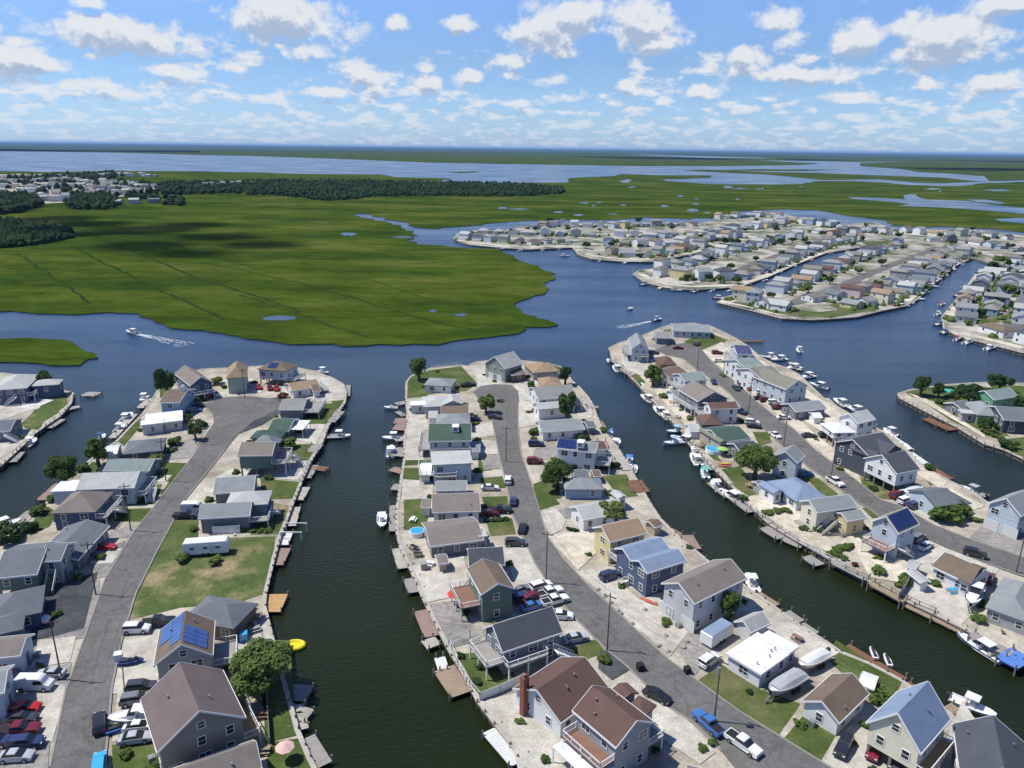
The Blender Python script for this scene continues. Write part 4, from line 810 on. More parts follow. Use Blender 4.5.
# ---- right finger, outer column
H('white house with navy solar roof near the turning circle', (737,354),(753,354.5),(731,345),6,'g','x',1.6,'navy','ltblue',feats=[('deck','R',3,2.8,0,1),('deck','L',1.5,2.8,0,1)])
H('white gabled townhouse with sage roof, first of the street row', (748,370.5),(768,368.5),(744,358),6,'g','x',2,'teal','white',feats=[('gable',-.5,4,1),('gable',.5,4,1)])
H('white gabled townhouse with olive roof in the street row', (763,380.5),(786,377.5),(757,366),6,'g','x',2.2,'olive','white',feats=[('gable',-.5,4,1)])
H('pale blue gable-ended house with olive-grey roof in the street row', (786,389.5),(808.5,386),(777,373),6,'g','y',2.6,'olive','ltblue')
H('long low bungalow with blue-grey roof and white gable end', (796,412),(827,408.5),(791,403),3.3,'g','x',1.5,'bluegrey','slate')
H('white raised house with white hip roof on open pilings', (833.5,433),(857.5,432.5),(827,423),4.6,'h','x',1.4,'white','white',base=2.4,feats=[('deck','F',1.4,2.5,0,1)])
H('bright white two-storey house with pale roof facing the bay', (858,424),(876,419.5),(853,413),6,'g','x',2,'pale','white',feats=[('deck','R',2,2.8,0,1)])
H('dark shingled house with charcoal cross-gabled roof', (869,456),(899,448),(859,436),6.6,'g','x',2.6,'dark','dark',feats=[('gable',.35,7,1.5),('gable',-.7,4,1.5)])
H('white raised house with charcoal gable roof on exposed pilings', (897,474),(920.5,469.5),(869.5,457),6.4,'g','x',3,'dark','white',base=2.6)
H('bungalow with sprawling slate blue hip roof by the round bush', (949.5,506),(972,503),(916,492.5),3.1,'h','x',1.8,'slate','ltblue',feats=[('wing',-4,0,7,9,3.3,'g','x','slate','ltblue',0)])
H('large sky-blue two-storey house with grey gable roof at the right edge', (987,503.5),(1021,516.5),(997,488),6.2,'g','y',2.8,'bluegrey','ltblue',feats=[('garage','F',-2,3),('garage','F',2,3)])
H('blue-grey house half beyond the right picture edge', (1040,545),(1080,560),(1046,528),5,'g','x',2,'slate','slate')
# ---- small treed island
H('green-gabled house with teal-grey roof among trees', (994,400),(1019,396.5),(985,391),4.2,'g','x',2,'teal','brightgreen')
H('small slate cottage between trees on the small island', (962,409.5),(975.5,407.5),(957,401),2.8,'g','x',1.2,'slate','slate')
H('sprawling grey house with hip roof on the small island', (977,415),(1004,417),(986,404),3.6,'h','x',2,'bluegrey','grey',feats=[('wing',-5,-3,5,4,2.8,'f','x','pale','grey',0)])
H('dark shingled house with white windows behind the sprawling grey one', (1004,420),(1040,422),(1010,407),4.6,'g','x',2,'slate','dark')
# ---- sheds and garages
def shed(label, A, B, P, h=2.4, rc='grey', wc='white', **k): return H(label, A, B, P, h, 'g', k.pop('ridge', 'x'), None, rc, wc, name='shed', cat='shed', win=False, **k)
shed('small grey shed behind the low bungalow by the round pool', (438,564.5),(449,563),(437,555),2.3,'greybrown','tan')
shed('small slate shed behind the bright blue bungalow', (575,478),(590,477),(574,470),2.3,'slate','slate')
shed('tiny brown shed beside the slate shed', (594,477),(602,476.5),(593,470),2.2,'brown','brown')
shed('white shed with pale roof near the brown-roofed ranch', (921,583),(931,582),(928,569),2.5,'lgrey','white',ridge='y')
shed('small white shed behind the black solar house', (905,566),(915,570),(911,559),2.5,'lgrey','white')
shed('white garden shed between the ranch and the blue gable roof', (858,684),(874,690),(870,674),2.1,'white','white')
shed('small white shed at the sandy yard beside the long bungalow', (814,418),(823,418),(815,412.5),2.4,'white','white')
shed('grey shed with pale roof beside the small lawn at canal edge', (576,477.5),(576.5,477),(572,473),2.2,'lgrey','white') if False else None

for q in [('low white-roofed side room on the pale metal-roofed house deck',(419,475),(431,475),(420,463),'white','white'),('small red-roofed canopy house on the canal by the tall white house',(597,450),(608,449),(597,441),'redbrown','white'),
 ('grey side shed beside the half charcoal roof',(421,508),(431,508),(422,499),'greybrown','white'),('small pale shed beside the flat brown-grey roof',(428,418),(437,418),(428,411),'pale','white'),('small dark shed by the long low bungalow canal end',(588,428),(597,427),(587,421),'slate','slate'),
 ('low grey annex beside the slate gabled house with white porch',(676,398),(688,397),(674,390),'grey','white'),('white annex by the crowded patios of the dark brown cottage',(690,432),(701,432),(690,424),'pale','white'),('tan shed behind the yellow house by the canal',(655,528),(664,525),(650,519),'brown','tan'),
 ('grey shed beside the bungalow with royal blue roof',(760,488),(769,487),(756,481),'slate','grey'),('grey-roofed annex beside the large green-roofed house',(470,452),(480,452),(470,444),'bluegrey','white'),('small brown shed behind the white ranch on the left point',(313,392),(321,391),(311,385),'brown','white'),
 ('pale carport by the slate bungalow on the left canal',(104,455),(117,454),(106,446),'white','white'),('small blue-grey shed below the grey house with cross gable',(263,512),(273,511),(262,502),'bluegrey','slate')]:
    shed(q[0], q[1], q[2], q[3], 2.6, q[4], q[5])
# ------------------------------------------------------------ the far peninsula: rows of houses
def protos():
    out = []
    spec = [('white','lgrey'),('white','pale'),('white','grey'),('ltblue','bluegrey'),('lgrey','greybrown'),('white','bluegrey'),('ltblue','pale'),('grey','grey'),('white','brown'),('cream','tan'),('slate','slate'),('white','greybrown'),('lgrey','lgrey'),('tan','olive'),('ltblue','slate'),('white','dark'),('green','grey'),('pink','redbrown'),('white','pale'),('yellow','bluegrey'),('blue','grey')]
    for i, (wc, rc) in enumerate(spec):
        for two in (0, 1):
            r = random.Random(i*7+two); w = r.uniform(10, 14); d = r.uniform(7.5, 9.5); h = 6.0 if two else 3.3; k = 'h' if (i+two) % 4 == 0 else 'g'; rise = d*.24
            out.append((wc, rc, two, w, d, k, wall_mesh(w, d, 0, h, rise, k, 'x').mesh('wall', wmat(wc)), roof_mesh(w, d, h, rise, k, 'x').mesh('roof', rmat(rc)), h))
    return out
PROTO = protos()
CN = dict(white='white', ltblue='pale blue', grey='grey', cream='cream', slate='slate', lgrey='light grey', tan='tan', green='pale green', pink='pinkish', yellow='yellow', blue='blue')
RN = dict(bluegrey='blue-grey', pale='silvery', grey='grey', brown='brown', tan='tan', slate='slate', greybrown='taupe', lgrey='light grey', olive='olive', dark='charcoal', redbrown='red-brown')
ORD = ['first','second','third','fourth','fifth','sixth','seventh','eighth','ninth','tenth','eleventh','twelfth','thirteenth','fourteenth','fifteenth','sixteenth','seventeenth','eighteenth','nineteenth','twentieth']+['%dth' % i for i in range(21, 99)]
FARROWS = [ # traced line of one row, phrase, spacing
 ([(461,238.5),(500,242),(530,244),(566,242)],'the far left shore',14),([(476,233),(520,234.5),(570,236),(600,237)],'the second far left row',14),([(530,229),(560,226),(610,228),(650,226),(700,226)],'the back row facing the marsh creek',14),
 ([(588,252),(622,256),(652,256.5),(676,252),(702,246)],'the shore row on the far middle point',14.5),([(600,244.5),(640,247),(680,245),(716,240),(740,237)],'the second row on the far middle point',14.5),([(612,236),(660,238),(700,234),(745,229),(785,226)],'the third row on the far middle point',14.5),
 ([(652,274.5),(690,279.5),(738,279),(765,270),(797,257),(826,246),(860,240)],'the canal row on the long far point',14.5),([(655,268.5),(692,264),(718,255),(760,246),(800,237)],'the inner row on the long far point',14.5),([(742,228.5),(790,222),(815,225),(846,229)],'the marsh-side row of the far peninsula',14),([(800,231),(836,235),(870,232),(905,236)],'the middle row of the far peninsula',15),([(715,219),(760,216.5),(785,218)],'the rearmost row of the far peninsula',14),
 ([(736,298.5),(760,301)],'the blunt point facing the bay',16),([(770,294),(796,285),(820,275),(846,263),(872,254),(900,245)],'the canal side of the wide far street',14.5),([(806,302),(850,297),(888,285),(915,271),(938,257),(955,248)],'the bay side of the wide far street',15),([(846,309),(880,302),(908,292),(930,277),(948,264),(970,252)],'the quay of the wide far street',14),
 ([(760,306),(785,310)],'the lawn edge of the blunt point',17),([(962,324),(966,306),(980,288),(993,273),(1012,262)],'the shore row of the right far shore',14.5),([(985,330),(1018,340),(1050,348)],'the near row of the right far shore',15),([(1040,322),(1052,308),(1062,296)],'the far right fringe',15),([(990,316),(1002,298),(1014,282),(1030,270)],'the second row of the right far shore',14.5),([(1018,325),(1024,308),(1034,295)],'the street row at the right edge',15),
 ([(900,232),(935,236),(975,236),(1015,240)],'the marsh edge row at far right',15),([(925,241),(960,242),(1000,248),(1022,252)],'the inner row at far right',15)]
n_far = 0
for pts, phrase, sp in FARROWS:
    wp = [G(u, v, ZL) for u, v in pts]; acc = 0.0; k = 0; rr = random.Random(phrase)
    tot = sum((b-a).length for a, b in zip(wp, wp[1:])); n = max(2, int(tot/(sp*.95)))
    for i in range(n):
        s = tot*(i+.5)/n; j = 0
        while j < len(wp)-2 and s > (wp[j+1]-wp[j]).length: s -= (wp[j+1]-wp[j]).length; j += 1
        dd = (wp[j+1]-wp[j]).normalized(); p = wp[j]+dd*s
        if rr.random() < .04: continue
        wc, rc, two, w, d, kk, wm, rm, h = rr.choice(PROTO); k += 1; n_far += 1
        along = rr.random() < .35
        rz = math.atan2(dd.y, dd.x)+(0 if along else math.pi/2)+rr.uniform(-.06, .06)
        off = rr.uniform(-1.5, 1.5)
        t = empty('house', (p.x-dd.y*off, p.y+dd.x*off, ZL), rz)
        tag(t, '%s house with %s roof, %s along %s' % (CN[wc], RN[rc], ORD[k-1], phrase), 'house', 'houses on the far peninsula')
        t.scale = (rr.uniform(.78, 1.1), rr.uniform(.8, 1.1), rr.uniform(.8, 1.0))
        link('wall', wm, t); link('roof', rm, t)
        if p.y < 420:
            for s2 in 'FRBL':
                x, y, ang, L = sides(w-.8, d-.8)[s2]; a = rz+ang
                if math.sin(a)*(-p.x)+(-math.cos(a))*(-p.y) <= 0: continue
                for q in (-.28, .28):
                    x, y = sxy(s2, w-.8, d-.8, q*L, 0); put_window(t, x, y, h-1.4, ang, .9, 1.25, bare=True)
                    if two: put_window(t, x, y, 1.7, ang, .9, 1.25, bare=True)
# ------------------------------------------------------------ town on the horizon at the left
town = [([(0,183),(60,181),(110,184),(150,188)],'the rear row of the left horizon town'),([(0,188),(50,187),(100,189),(145,192)],'the second row of the left horizon town'),([(0,193),(50,193),(95,194),(125,195)],'the third row of the left horizon town'),([(0,179),(45,177.5),(75,178)],'the farthest row of the left horizon town'),([(38,199),(52,201),(66,199)],'the front row of the left horizon town'),([(122,203),(140,202.5),(166,201.5)],'the small row at the marsh edge by the wood'),([(92,176),(120,176),(160,176.5)],'the thin row before the wide bay'),([(205,187),(230,185.5),(258,185)],'the short row before the dark wood')]
rr = random.Random(11); tw = {}
for pts, phrase in town:
    wp = [G(u, v, ZL) for u, v in pts]
    tot = sum((b-a).length for a, b in zip(wp, wp[1:])); n = max(2, int(tot/15))
    for i in range(n):
        s = tot*(i+.5)/n; j = 0
        while j < len(wp)-2 and s > (wp[j+1]-wp[j]).length: s -= (wp[j+1]-wp[j]).length; j += 1
        dd = (wp[j+1]-wp[j]).normalized(); p = wp[j]+dd*s; x, y = p.x+rr.uniform(-6, 6), p.y+rr.uniform(-22, 22); a = rr.uniform(-.5, .5)
        w, d, h = rr.uniform(9, 17), rr.uniform(8, 12), rr.uniform(4, 8); wc = rr.choice(['white','white','white','lgrey','ltblue','cream','grey']); rc = rr.choice(['grey','lgrey','pale','greybrown','slate','bluegrey'])
        for key, mbx in ((('w', wc), wall_mesh(w, d, 0, h, d*.2, 'g', 'x')), (('r', rc), roof_mesh(w, d, h, d*.2, 'g', 'x'))):
            T4 = Matrix.Translation((x, y, ZM+.5)) @ Matrix.Rotation(a, 4, 'Z'); tw.setdefault(key, MB()).add([T4 @ Vector(q) for q in mbx.v], mbx.f)
mats_ = []; allb = MB(); idx = []
for key, mbx in tw.items():
    m = wmat(key[1]) if key[0] == 'w' else rmat(key[1]); mats_.append(m); allb.add(mbx.v, mbx.f); idx += [len(mats_)-1]*len(mbx.f)
me = bpy.data.meshes.new('distant_houses'); me.from_pydata(allb.v, [], allb.f)
for m in mats_: me.materials.append(m)
me.polygons.foreach_set('material_index', idx); me.update(); tag(link('distant_houses', me), 'mass of small pale houses on the left horizon', 'houses', kind='stuff')
patch('town_ground', [(-60,176),(0,174.5),(60,174),(150,184),(160,190),(130,196),(60,203),(36,204),(0,198),(-60,200)], M_GRAVEL, ZM+.3, rough=3, seg=15)
print('far houses', n_far)
# ------------------------------------------------------------ vehicles
CARC = dict(white=(.75,.75,.74), silver=(.42,.44,.46), black=(.02,.022,.026), red=(.45,.02,.02), maroon=(.16,.015,.03), navy=(.03,.045,.12), blue=(.05,.16,.42), dark=(.05,.055,.065), grey=(.18,.19,.20), bronze=(.2,.14,.08), skyblue=(.05,.38,.75))
def paint(k): return mat('car_paint_'+k, CARC[k], .28, .03, .5, 3, spec=.6)
M_CGLASS = mat('car_glass', (.02,.025,.03), .08, .02, spec=.8); M_TYRE = M_BLACK; M_RIM = mat('wheel_rim', (.4,.4,.42), .35, .05, metal=.7)
M_LAMP = mat('lamp_lens', (.75,.75,.72), .2, .02); M_TAIL = mat('tail_lens', (.4,.02,.02), .3, .02)
CARP = {}
def side_loft(profile, hw, top_in=0.0, n=1):
    """extrude a side profile [(x, z, inset)] to both sides, edges pulled in by inset"""
    b = MB(); L = [(x, -(hw-i), z) for x, z, i in profile]; Rr = [(x, hw-i, z) for x, z, i in profile]; k = len(profile)
    b.add(L+Rr, [tuple(range(k)), tuple(reversed(range(k, 2*k)))]+[(i, i+k, (i+1) % k+k, (i+1) % k) for i in range(k)]); return b
def car_proto(kind):
    if kind in CARP: return CARP[kind]
    P = {}
    if kind == 'sedan':
        L, W = 4.7, .9
        body = [(-2.35,.35,.08),(-2.33,.72,.05),(-2.2,.92,.08),(-1.55,.98,.10),(-1.2,1.0,.08),(1.0,.98,.08),(1.75,.88,.10),(2.25,.72,.12),(2.36,.5,.1),(2.32,.3,.1),(1.9,.24,.04),(-1.9,.24,.04)]
        gl = [(-1.75,.96,.12),(-1.05,1.38,.26),(.25,1.40,.26),(1.15,.96,.12)]; rf = [(-1.02,1.37,.24),(-.9,1.44,.27),(.1,1.45,.27),(.28,1.38,.24)]
    elif kind == 'sports':
        L, W = 4.5, .92
        body = [(-2.2,.3,.08),(-2.2,.75,.05),(-1.9,.88,.08),(-1.0,.88,.08),(1.0,.82,.08),(1.7,.74,.10),(2.2,.55,.15),(2.25,.3,.1),(1.8,.2,.04),(-1.8,.2,.04)]
        gl = [(-1.2,.86,.14),(-.7,1.16,.28),(.0,1.18,.28),(.7,.84,.14)]; rf = [(-.68,1.15,.26),(-.6,1.2,.28),(-.05,1.21,.28),(.0,1.16,.26)]
    elif kind == 'suv':
        L, W = 4.8, .95
        body = [(-2.38,.4,.08),(-2.38,.95,.05),(-2.3,1.08,.08),(-1.2,1.12,.07),(1.1,1.1,.08),(1.9,1.02,.10),(2.3,.85,.12),(2.4,.55,.1),(2.36,.38,.1),(1.9,.3,.04),(-1.9,.3,.04)]
        gl = [(-2.25,1.08,.10),(-2.0,1.62,.22),(.35,1.64,.22),(1.2,1.08,.12)]; rf = [(-2.1,1.6,.20),(-1.9,1.72,.24),(.15,1.73,.24),(.4,1.62,.20)]
    elif kind == 'van':
        L, W = 5.6, 1.0
        body = [(-2.8,.4,.04),(-2.8,2.1,.08),(-2.6,2.3,.16),(1.0,2.3,.16),(1.5,2.05,.14),(1.75,1.5,.08),(2.1,1.25,.08),(2.65,1.05,.12),(2.8,.7,.1),(2.76,.4,.08),(2.2,.32,.04),(-2.3,.32,.04)]
        gl = [(.3,1.35,-.01),(.3,1.95,.06),(1.5,1.98,.10),(1.78,1.4,.04)]; rf = [(1.4,2.0,.2),(1.45,2.06,.22),(1.3,2.2,.25),(1.2,2.1,.2)]
    else:
        L, W = 5.7, .98
        body = [(-2.85,.5,.06),(-2.85,1.05,.05),(-1.0,1.05,.05),(-.95,1.1,.06),(1.2,1.12,.08),(2.2,1.05,.12),(2.75,.95,.14),(2.85,.6,.1),(2.8,.42,.08),(2.2,.38,.04),(-2.4,.38,.04)]
        gl = [(-1.0,1.08,.10),(-.85,1.68,.22),(.45,1.70,.22),(1.25,1.1,.12)]; rf = [(-.9,1.66,.20),(-.8,1.77,.24),(.3,1.78,.24),(.5,1.68,.20)]
    P['body'] = side_loft(body, W); P['windows'] = side_loft(gl, W); P['roof'] = side_loft(rf, W)
    wl = MB(); r = .34 if kind in ('sedan','sports') else .39
    vs = [(r*math.cos(t*math.pi/7), y, r*math.sin(t*math.pi/7)) for y in (-.12, .12) for t in range(14)]
    wl.add(vs, [tuple(range(14)), tuple(reversed(range(14, 28)))]+[(i, i+14, (i+1) % 14+14, (i+1) % 14) for i in range(14)]); P['wheel'] = wl
    rim = MB(); vs = [(r*.6*math.cos(t*math.pi/5), y, r*.6*math.sin(t*math.pi/5)) for y in (-.135, .135) for t in range(10)]
    rim.add(vs, [tuple(range(10)), tuple(reversed(range(10, 20)))]+[(i, i+10, (i+1) % 10+10, (i+1) % 10) for i in range(10)])
    P['rim'] = rim.mesh('rim', M_RIM); P['wheel_me'] = wl.mesh('wheel', M_TYRE); P['r'] = r; P['W'] = W; P['L'] = L
    P['lamp'] = MB().box(-.06, -.18, -.08, .03, .18, .08).mesh('headlight', M_LAMP); P['tail'] = MB().box(-.03, -.15, -.1, .05, .15, .1).mesh('tail_light', M_TAIL)
    P['win_me'] = P['windows'].mesh('windows', M_CGLASS)
    if kind == 'pickup': P['bed'] = MB().box(-2.72, -.78, 1.02, -1.12, .78, 1.065).mesh('bed', M_BLACK)
    CARP[kind] = P; return P
CARM = {}
def car(u, v, du, dv, colr, kind, label, name=None, z=ZL+.16):
    """(du, dv): image direction the nose points in"""
    P = car_proto(kind); p = G(u, v, z); q = G(u+du, v+dv, z); a = math.atan2(q.y-p.y, q.x-p.x)
    nm = name or dict(sedan='parked_car', sports='sports_car', suv='parked_suv', van='parked_van', pickup='pickup_truck')[kind]
    cat = dict(sedan='car', sports='car', suv='car', van='van', pickup='pickup truck')[kind]
    t = empty(nm, p, a); t.scale = (.94,.94,.94); tag(t, label, cat, 'vehicles parked on the drives and streets')
    k = (kind, colr)
    if k not in CARM: CARM[k] = (P['body'].mesh('body', paint(colr)), P['roof'].mesh('roof', paint(colr)))
    bo, ro = CARM[k]; link('body', bo, t); link('roof', ro, t); link('windows', P['win_me'], t)
    if 'bed' in P: link('bed', P['bed'], t)
    near = v > 470
    for sx in (-1.42 if P['L'] < 5 else -1.75, 1.42 if P['L'] < 5 else 1.8):
        for sy in (-P['W']+.1, P['W']-.1):
            w = link('wheel', P['wheel_me'], t, (sx, sy, P['r']-.04))
            if near: link('rim', P['rim'], w)
    if near:
        for sy in (-.62, .62): link('headlight', P['lamp'], t, (P['L']/2-.1, sy, .62 if kind in ('sedan','sports') else .8)); link('tail_light', P['tail'], t, (-P['L']/2+.02, sy, .75 if kind in ('sedan','sports') else .9))
    return t
CARS = [
 (12,680,1,0,'maroon','sedan','maroon car half hidden behind the white van'),(36,688,1,0,'white','van','long white van parked nose to the left street'),(51,676.5,-1,0,'silver','sedan','silver sedan parked just beyond the white van'),
 (25,710,1,-.05,'red','sedan','bright red car nearest the white van'),(22,721,1,-.05,'dark','sedan','dark car between the bright red and crimson ones'),(20,733,1,-.1,'maroon','pickup','crimson pickup in the row below the white van'),
 (27,746,1,-.1,'navy','suv','navy car below the crimson pickup'),(17,759,1,-.06,'silver','sedan','silver sedan below the navy car at the left edge'),(-4,744,1,0,'navy','suv','dark blue car cut by the left picture edge'),
 (142,690,1,-.1,'dark','suv','charcoal car nearest the solar house wall'),(137,702.5,1,-.15,'grey','suv','grey estate car above the boat on the drive'),(140,729,1,-.1,'white','sedan','white sedan just below the boat on the drive'),(136,741,1,-.15,'silver','sedan','silver sedan at the foot of the plum-roof house'),
 (100,726,0,-1,'black','suv','black car standing in the left street'),(100,768,.1,-1,'skyblue','suv','vivid blue covered car at the bottom of the left street'),(137,631.5,1,-.05,'white','suv','white car beside the black pickup by the long lawn'),(159,624.5,1,-.1,'black','pickup','black pickup beside the solar house drive'),
 (36,622.5,1,0,'white','suv','white car on the black driveway'),(105.5,548.5,1,0,'red','sports','low red sports car on its own drive'),(84,560,1,-.3,'navy','sedan','dark blue car tucked by the slate-roofed house'),(186,517.5,1,0,'dark','pickup','dark pickup on grass near the slate-blue house'),(194,511,1,0,'white','van','white van behind the dark pickup'),
 (197,407,1,-.1,'navy','suv','navy car closer to the left tip street'),(194,411.5,1,-.1,'blue','sedan','blue car parked below the navy one'),(207.5,398,1,-.2,'maroon','sedan','maroon car by the slate-walled tip house'),(216,395.5,1,.6,'white','sedan','white car beside the slate-walled tip house'),
 (259,388,.3,1,'red','sedan','red car under the pale blue raised house'),(270,389,.2,1,'maroon','sedan','second red car under the pale blue raised house'),(276.5,389.5,0,1,'red','sedan','third red car under the pale blue raised house'),
 (490,489.5,1,0,'white','sedan','white car on the drive beside the teal-roofed house'),(508,482,.1,-1,'white','suv','white car parked at the left kerb of the central street'),(513.3,503,.15,-1,'navy','sedan','navy car at the left kerb of the central street'),(522.5,530,.3,-1,'black','sedan','black car at the left kerb near the flower beds'),
 (489,515,1,0,'maroon','sedan','maroon car in front of the half charcoal roof'),(500.5,512,1,0,'black','pickup','black pickup beside the maroon car'),(515.5,545,1,0,'dark','suv','dark car on the concrete drive by the central street'),
 (520.5,592.5,1,-.4,'grey','sedan','pale grey car at the left of the crowded lot'),(524,600,1,-.3,'navy','suv','navy car by the green-walled house wall'),(533,600,1,-.4,'maroon','suv','dark maroon car amid the crowded lot'),(532,608.5,1,-.3,'blue','sedan','blue car at the back of the crowded lot'),
 (541,588.5,1,-.3,'white','suv','white car topmost in the crowded lot'),(550,595,1,-.3,'white','pickup','upper white pickup in the crowded lot'),(555,603,1,-.25,'white','pickup','lower white pickup in the crowded lot'),(561,617.5,1,.05,'white','sedan','white car by the end wall of the charcoal-roofed house'),(575.5,640.5,1,-.2,'silver','sedan','silver-blue car by the small front lawn'),
 (473.5,420.5,1,0,'navy','sedan','navy car beside the small tree by the turning circle'),(495,418.5,1,.1,'dark','sedan','dark car next to the tree at the street edge'),(505,377,.6,-1,'dark','suv','dark car by the sage gabled house'),(468,386,1,-.1,'black','pickup','black pickup at the edge of the corner lawn'),
 (536,445.5,1,0,'navy','suv','navy car on the grey drive of the tall white house'),(535,463,1,0,'maroon','suv','dark red car on gravel beside the tall white house'),(610,578,1,-.3,'navy','suv','navy car before the slate-blue twin-gabled house'),
 (709,663,1,-.7,'white','suv','white car beside the trimmed lawn of the flat-roofed home'),(708,726,-1,-.9,'blue','pickup','blue pickup at the kerb by the power pole'),(743,747,1,.7,'white','pickup','white pickup at the kerb near the bottom'),(657,698,1,.5,'black','sedan','black car behind the red-brown hipped wing'),
 (843,750,-.5,1,'black','suv','black car on the drive by the clipped lawn'),(875,753,-.5,1,'maroon','suv','dark car under the cream raised house'),(898,764,-.5,1,'dark','suv','dark car deep under the cream raised house'),(975,556,1,.25,'black','suv','black car parked along the right street'),(988,580,.5,-1,'maroon','suv','plum car beside the boat on a trailer'),
 (925,548,1,-.6,'white','sedan','white car beside the black solar house'),(917.5,540,1,-.6,'grey','suv','grey car close to the black solar house'),(897,497,1,-.3,'maroon','suv','maroon car nearest the white house on pilings'),(905.5,502.5,1,-.3,'white','suv','white car between maroon and navy cars'),(915,507,1,-.3,'navy','suv','navy car beside the blue hip-roofed bungalow'),
 (835,483.5,1,.6,'white','pickup','white pickup at the kerb by the strip of grass'),(844,457,1,0,'black','suv','black car at the dark shingled house'),(856,461,1,0,'grey','sedan','grey car beside two black ones'),(842,463.5,1,0,'black','sedan','black car lowest in the three at the shingled house'),(809,437,1,0,'dark','sedan','dark car alone on the wide sandy lot'),
 (804,475.5,1,0,'blue','suv','bright blue car beside the pale blue gabled house'),(775,436.5,1,.6,'white','sedan','white car by the kerb and square lawn'),(784,419,1,0,'white','sedan','white car before the long low bungalow'),(754,427.5,1,.1,'black','sedan','black car on the concrete drive by the square lawn'),(752,424,1,.1,'white','suv','white car just above the black one by the square lawn'),
 (740,413,1,.3,'navy','suv','navy car beside the plain brown roofed house'),(736,389.5,1,.8,'dark','sedan','dark car stopped on the right street'),(744,385,1,-.1,'maroon','suv','dark red car first by the townhouse row'),(753,390,1,-.1,'maroon','sedan','dark red car second by the townhouse row'),(762,394,1,0,'white','suv','white car third by the townhouse row'),
 (760.5,399,1,0,'black','sedan','black car by the townhouse row kerb'),(766,401.5,1,0,'maroon','suv','maroon car by the townhouse row kerb'),(774,404,1,0,'white','suv','white car near the gable-ended house'),(779.5,409,1,0,'maroon','pickup','dark red pickup near the gable-ended house'),(713.5,383,.7,1,'navy','sedan','navy car beside the pale blue-green house'),
 (678,349,1,0,'maroon','sedan','dark red car at the right turning circle'),(653.5,354,1,0,'navy','suv','navy car beside the lilac-blue house'),(717,354,1,0,'maroon','suv','dark red car by the navy solar house'),(719,362,1,0,'white','sedan','white car by the navy solar house'),(697,345,1,-.4,'dark','suv','dark car on the edge of the tip lawn'),
 (841,394,1,0,'white','sedan','x') if False else (826,437,1,0,'dark','suv','dark car under the white raised hip-roofed house')]
for c in CARS: car(*c)
# travel trailers and box trailer
def trailer(u, v, du, dv, L, W, Hh, label, roofm, name='travel_trailer', cat='trailer'):
    p = G(u, v, ZL+.1); q = G(u+du, v+dv, ZL+.1); t = empty(name, p, math.atan2(q.y-p.y, q.x-p.x)); tag(t, label, cat)
    side_loft([(-L/2,.5,0),(-L/2,Hh-.2,.02),(-L/2+.2,Hh,.08),(L/2-.25,Hh,.08),(L/2,Hh-.35,.02),(L/2,.5,0)], W/2).build('body', M_TRIM, t)
    MB().box(-L/2+.15, -W/2+.1, Hh, L/2-.3, W/2-.1, Hh+.04).build('roof', roofm, t)
    m = car_proto('van')['wheel_me']
    for x in (-.5, .5):
        for y in (-W/2+.1, W/2-.1): link('wheel', m, t, (x, y, .36))
    MB().bar((L/2, 0, .45), (L/2+1.2, 0, .45), .12).build('hitch', M_METAL, t)
    if name == 'travel_trailer':
        for x in (-L*.3, 0, L*.28): put_window(t, x, -W/2, 1.9, 0, .9, .6)
        MB().box(-.35, -.05, .5, .35, 0, 2.2).build('door', M_DOOR, t, (L*.14, -W/2, 0))
trailer(207.5,553,1,-.07,8.5,2.5,3.0,'long white travel trailer parked on the patchy field', rmat('white'))
trailer(716,640,1,-.65,6,2.4,2.6,'white box trailer with pale blue roof beside the garage', rmat('blue'), 'box_trailer')

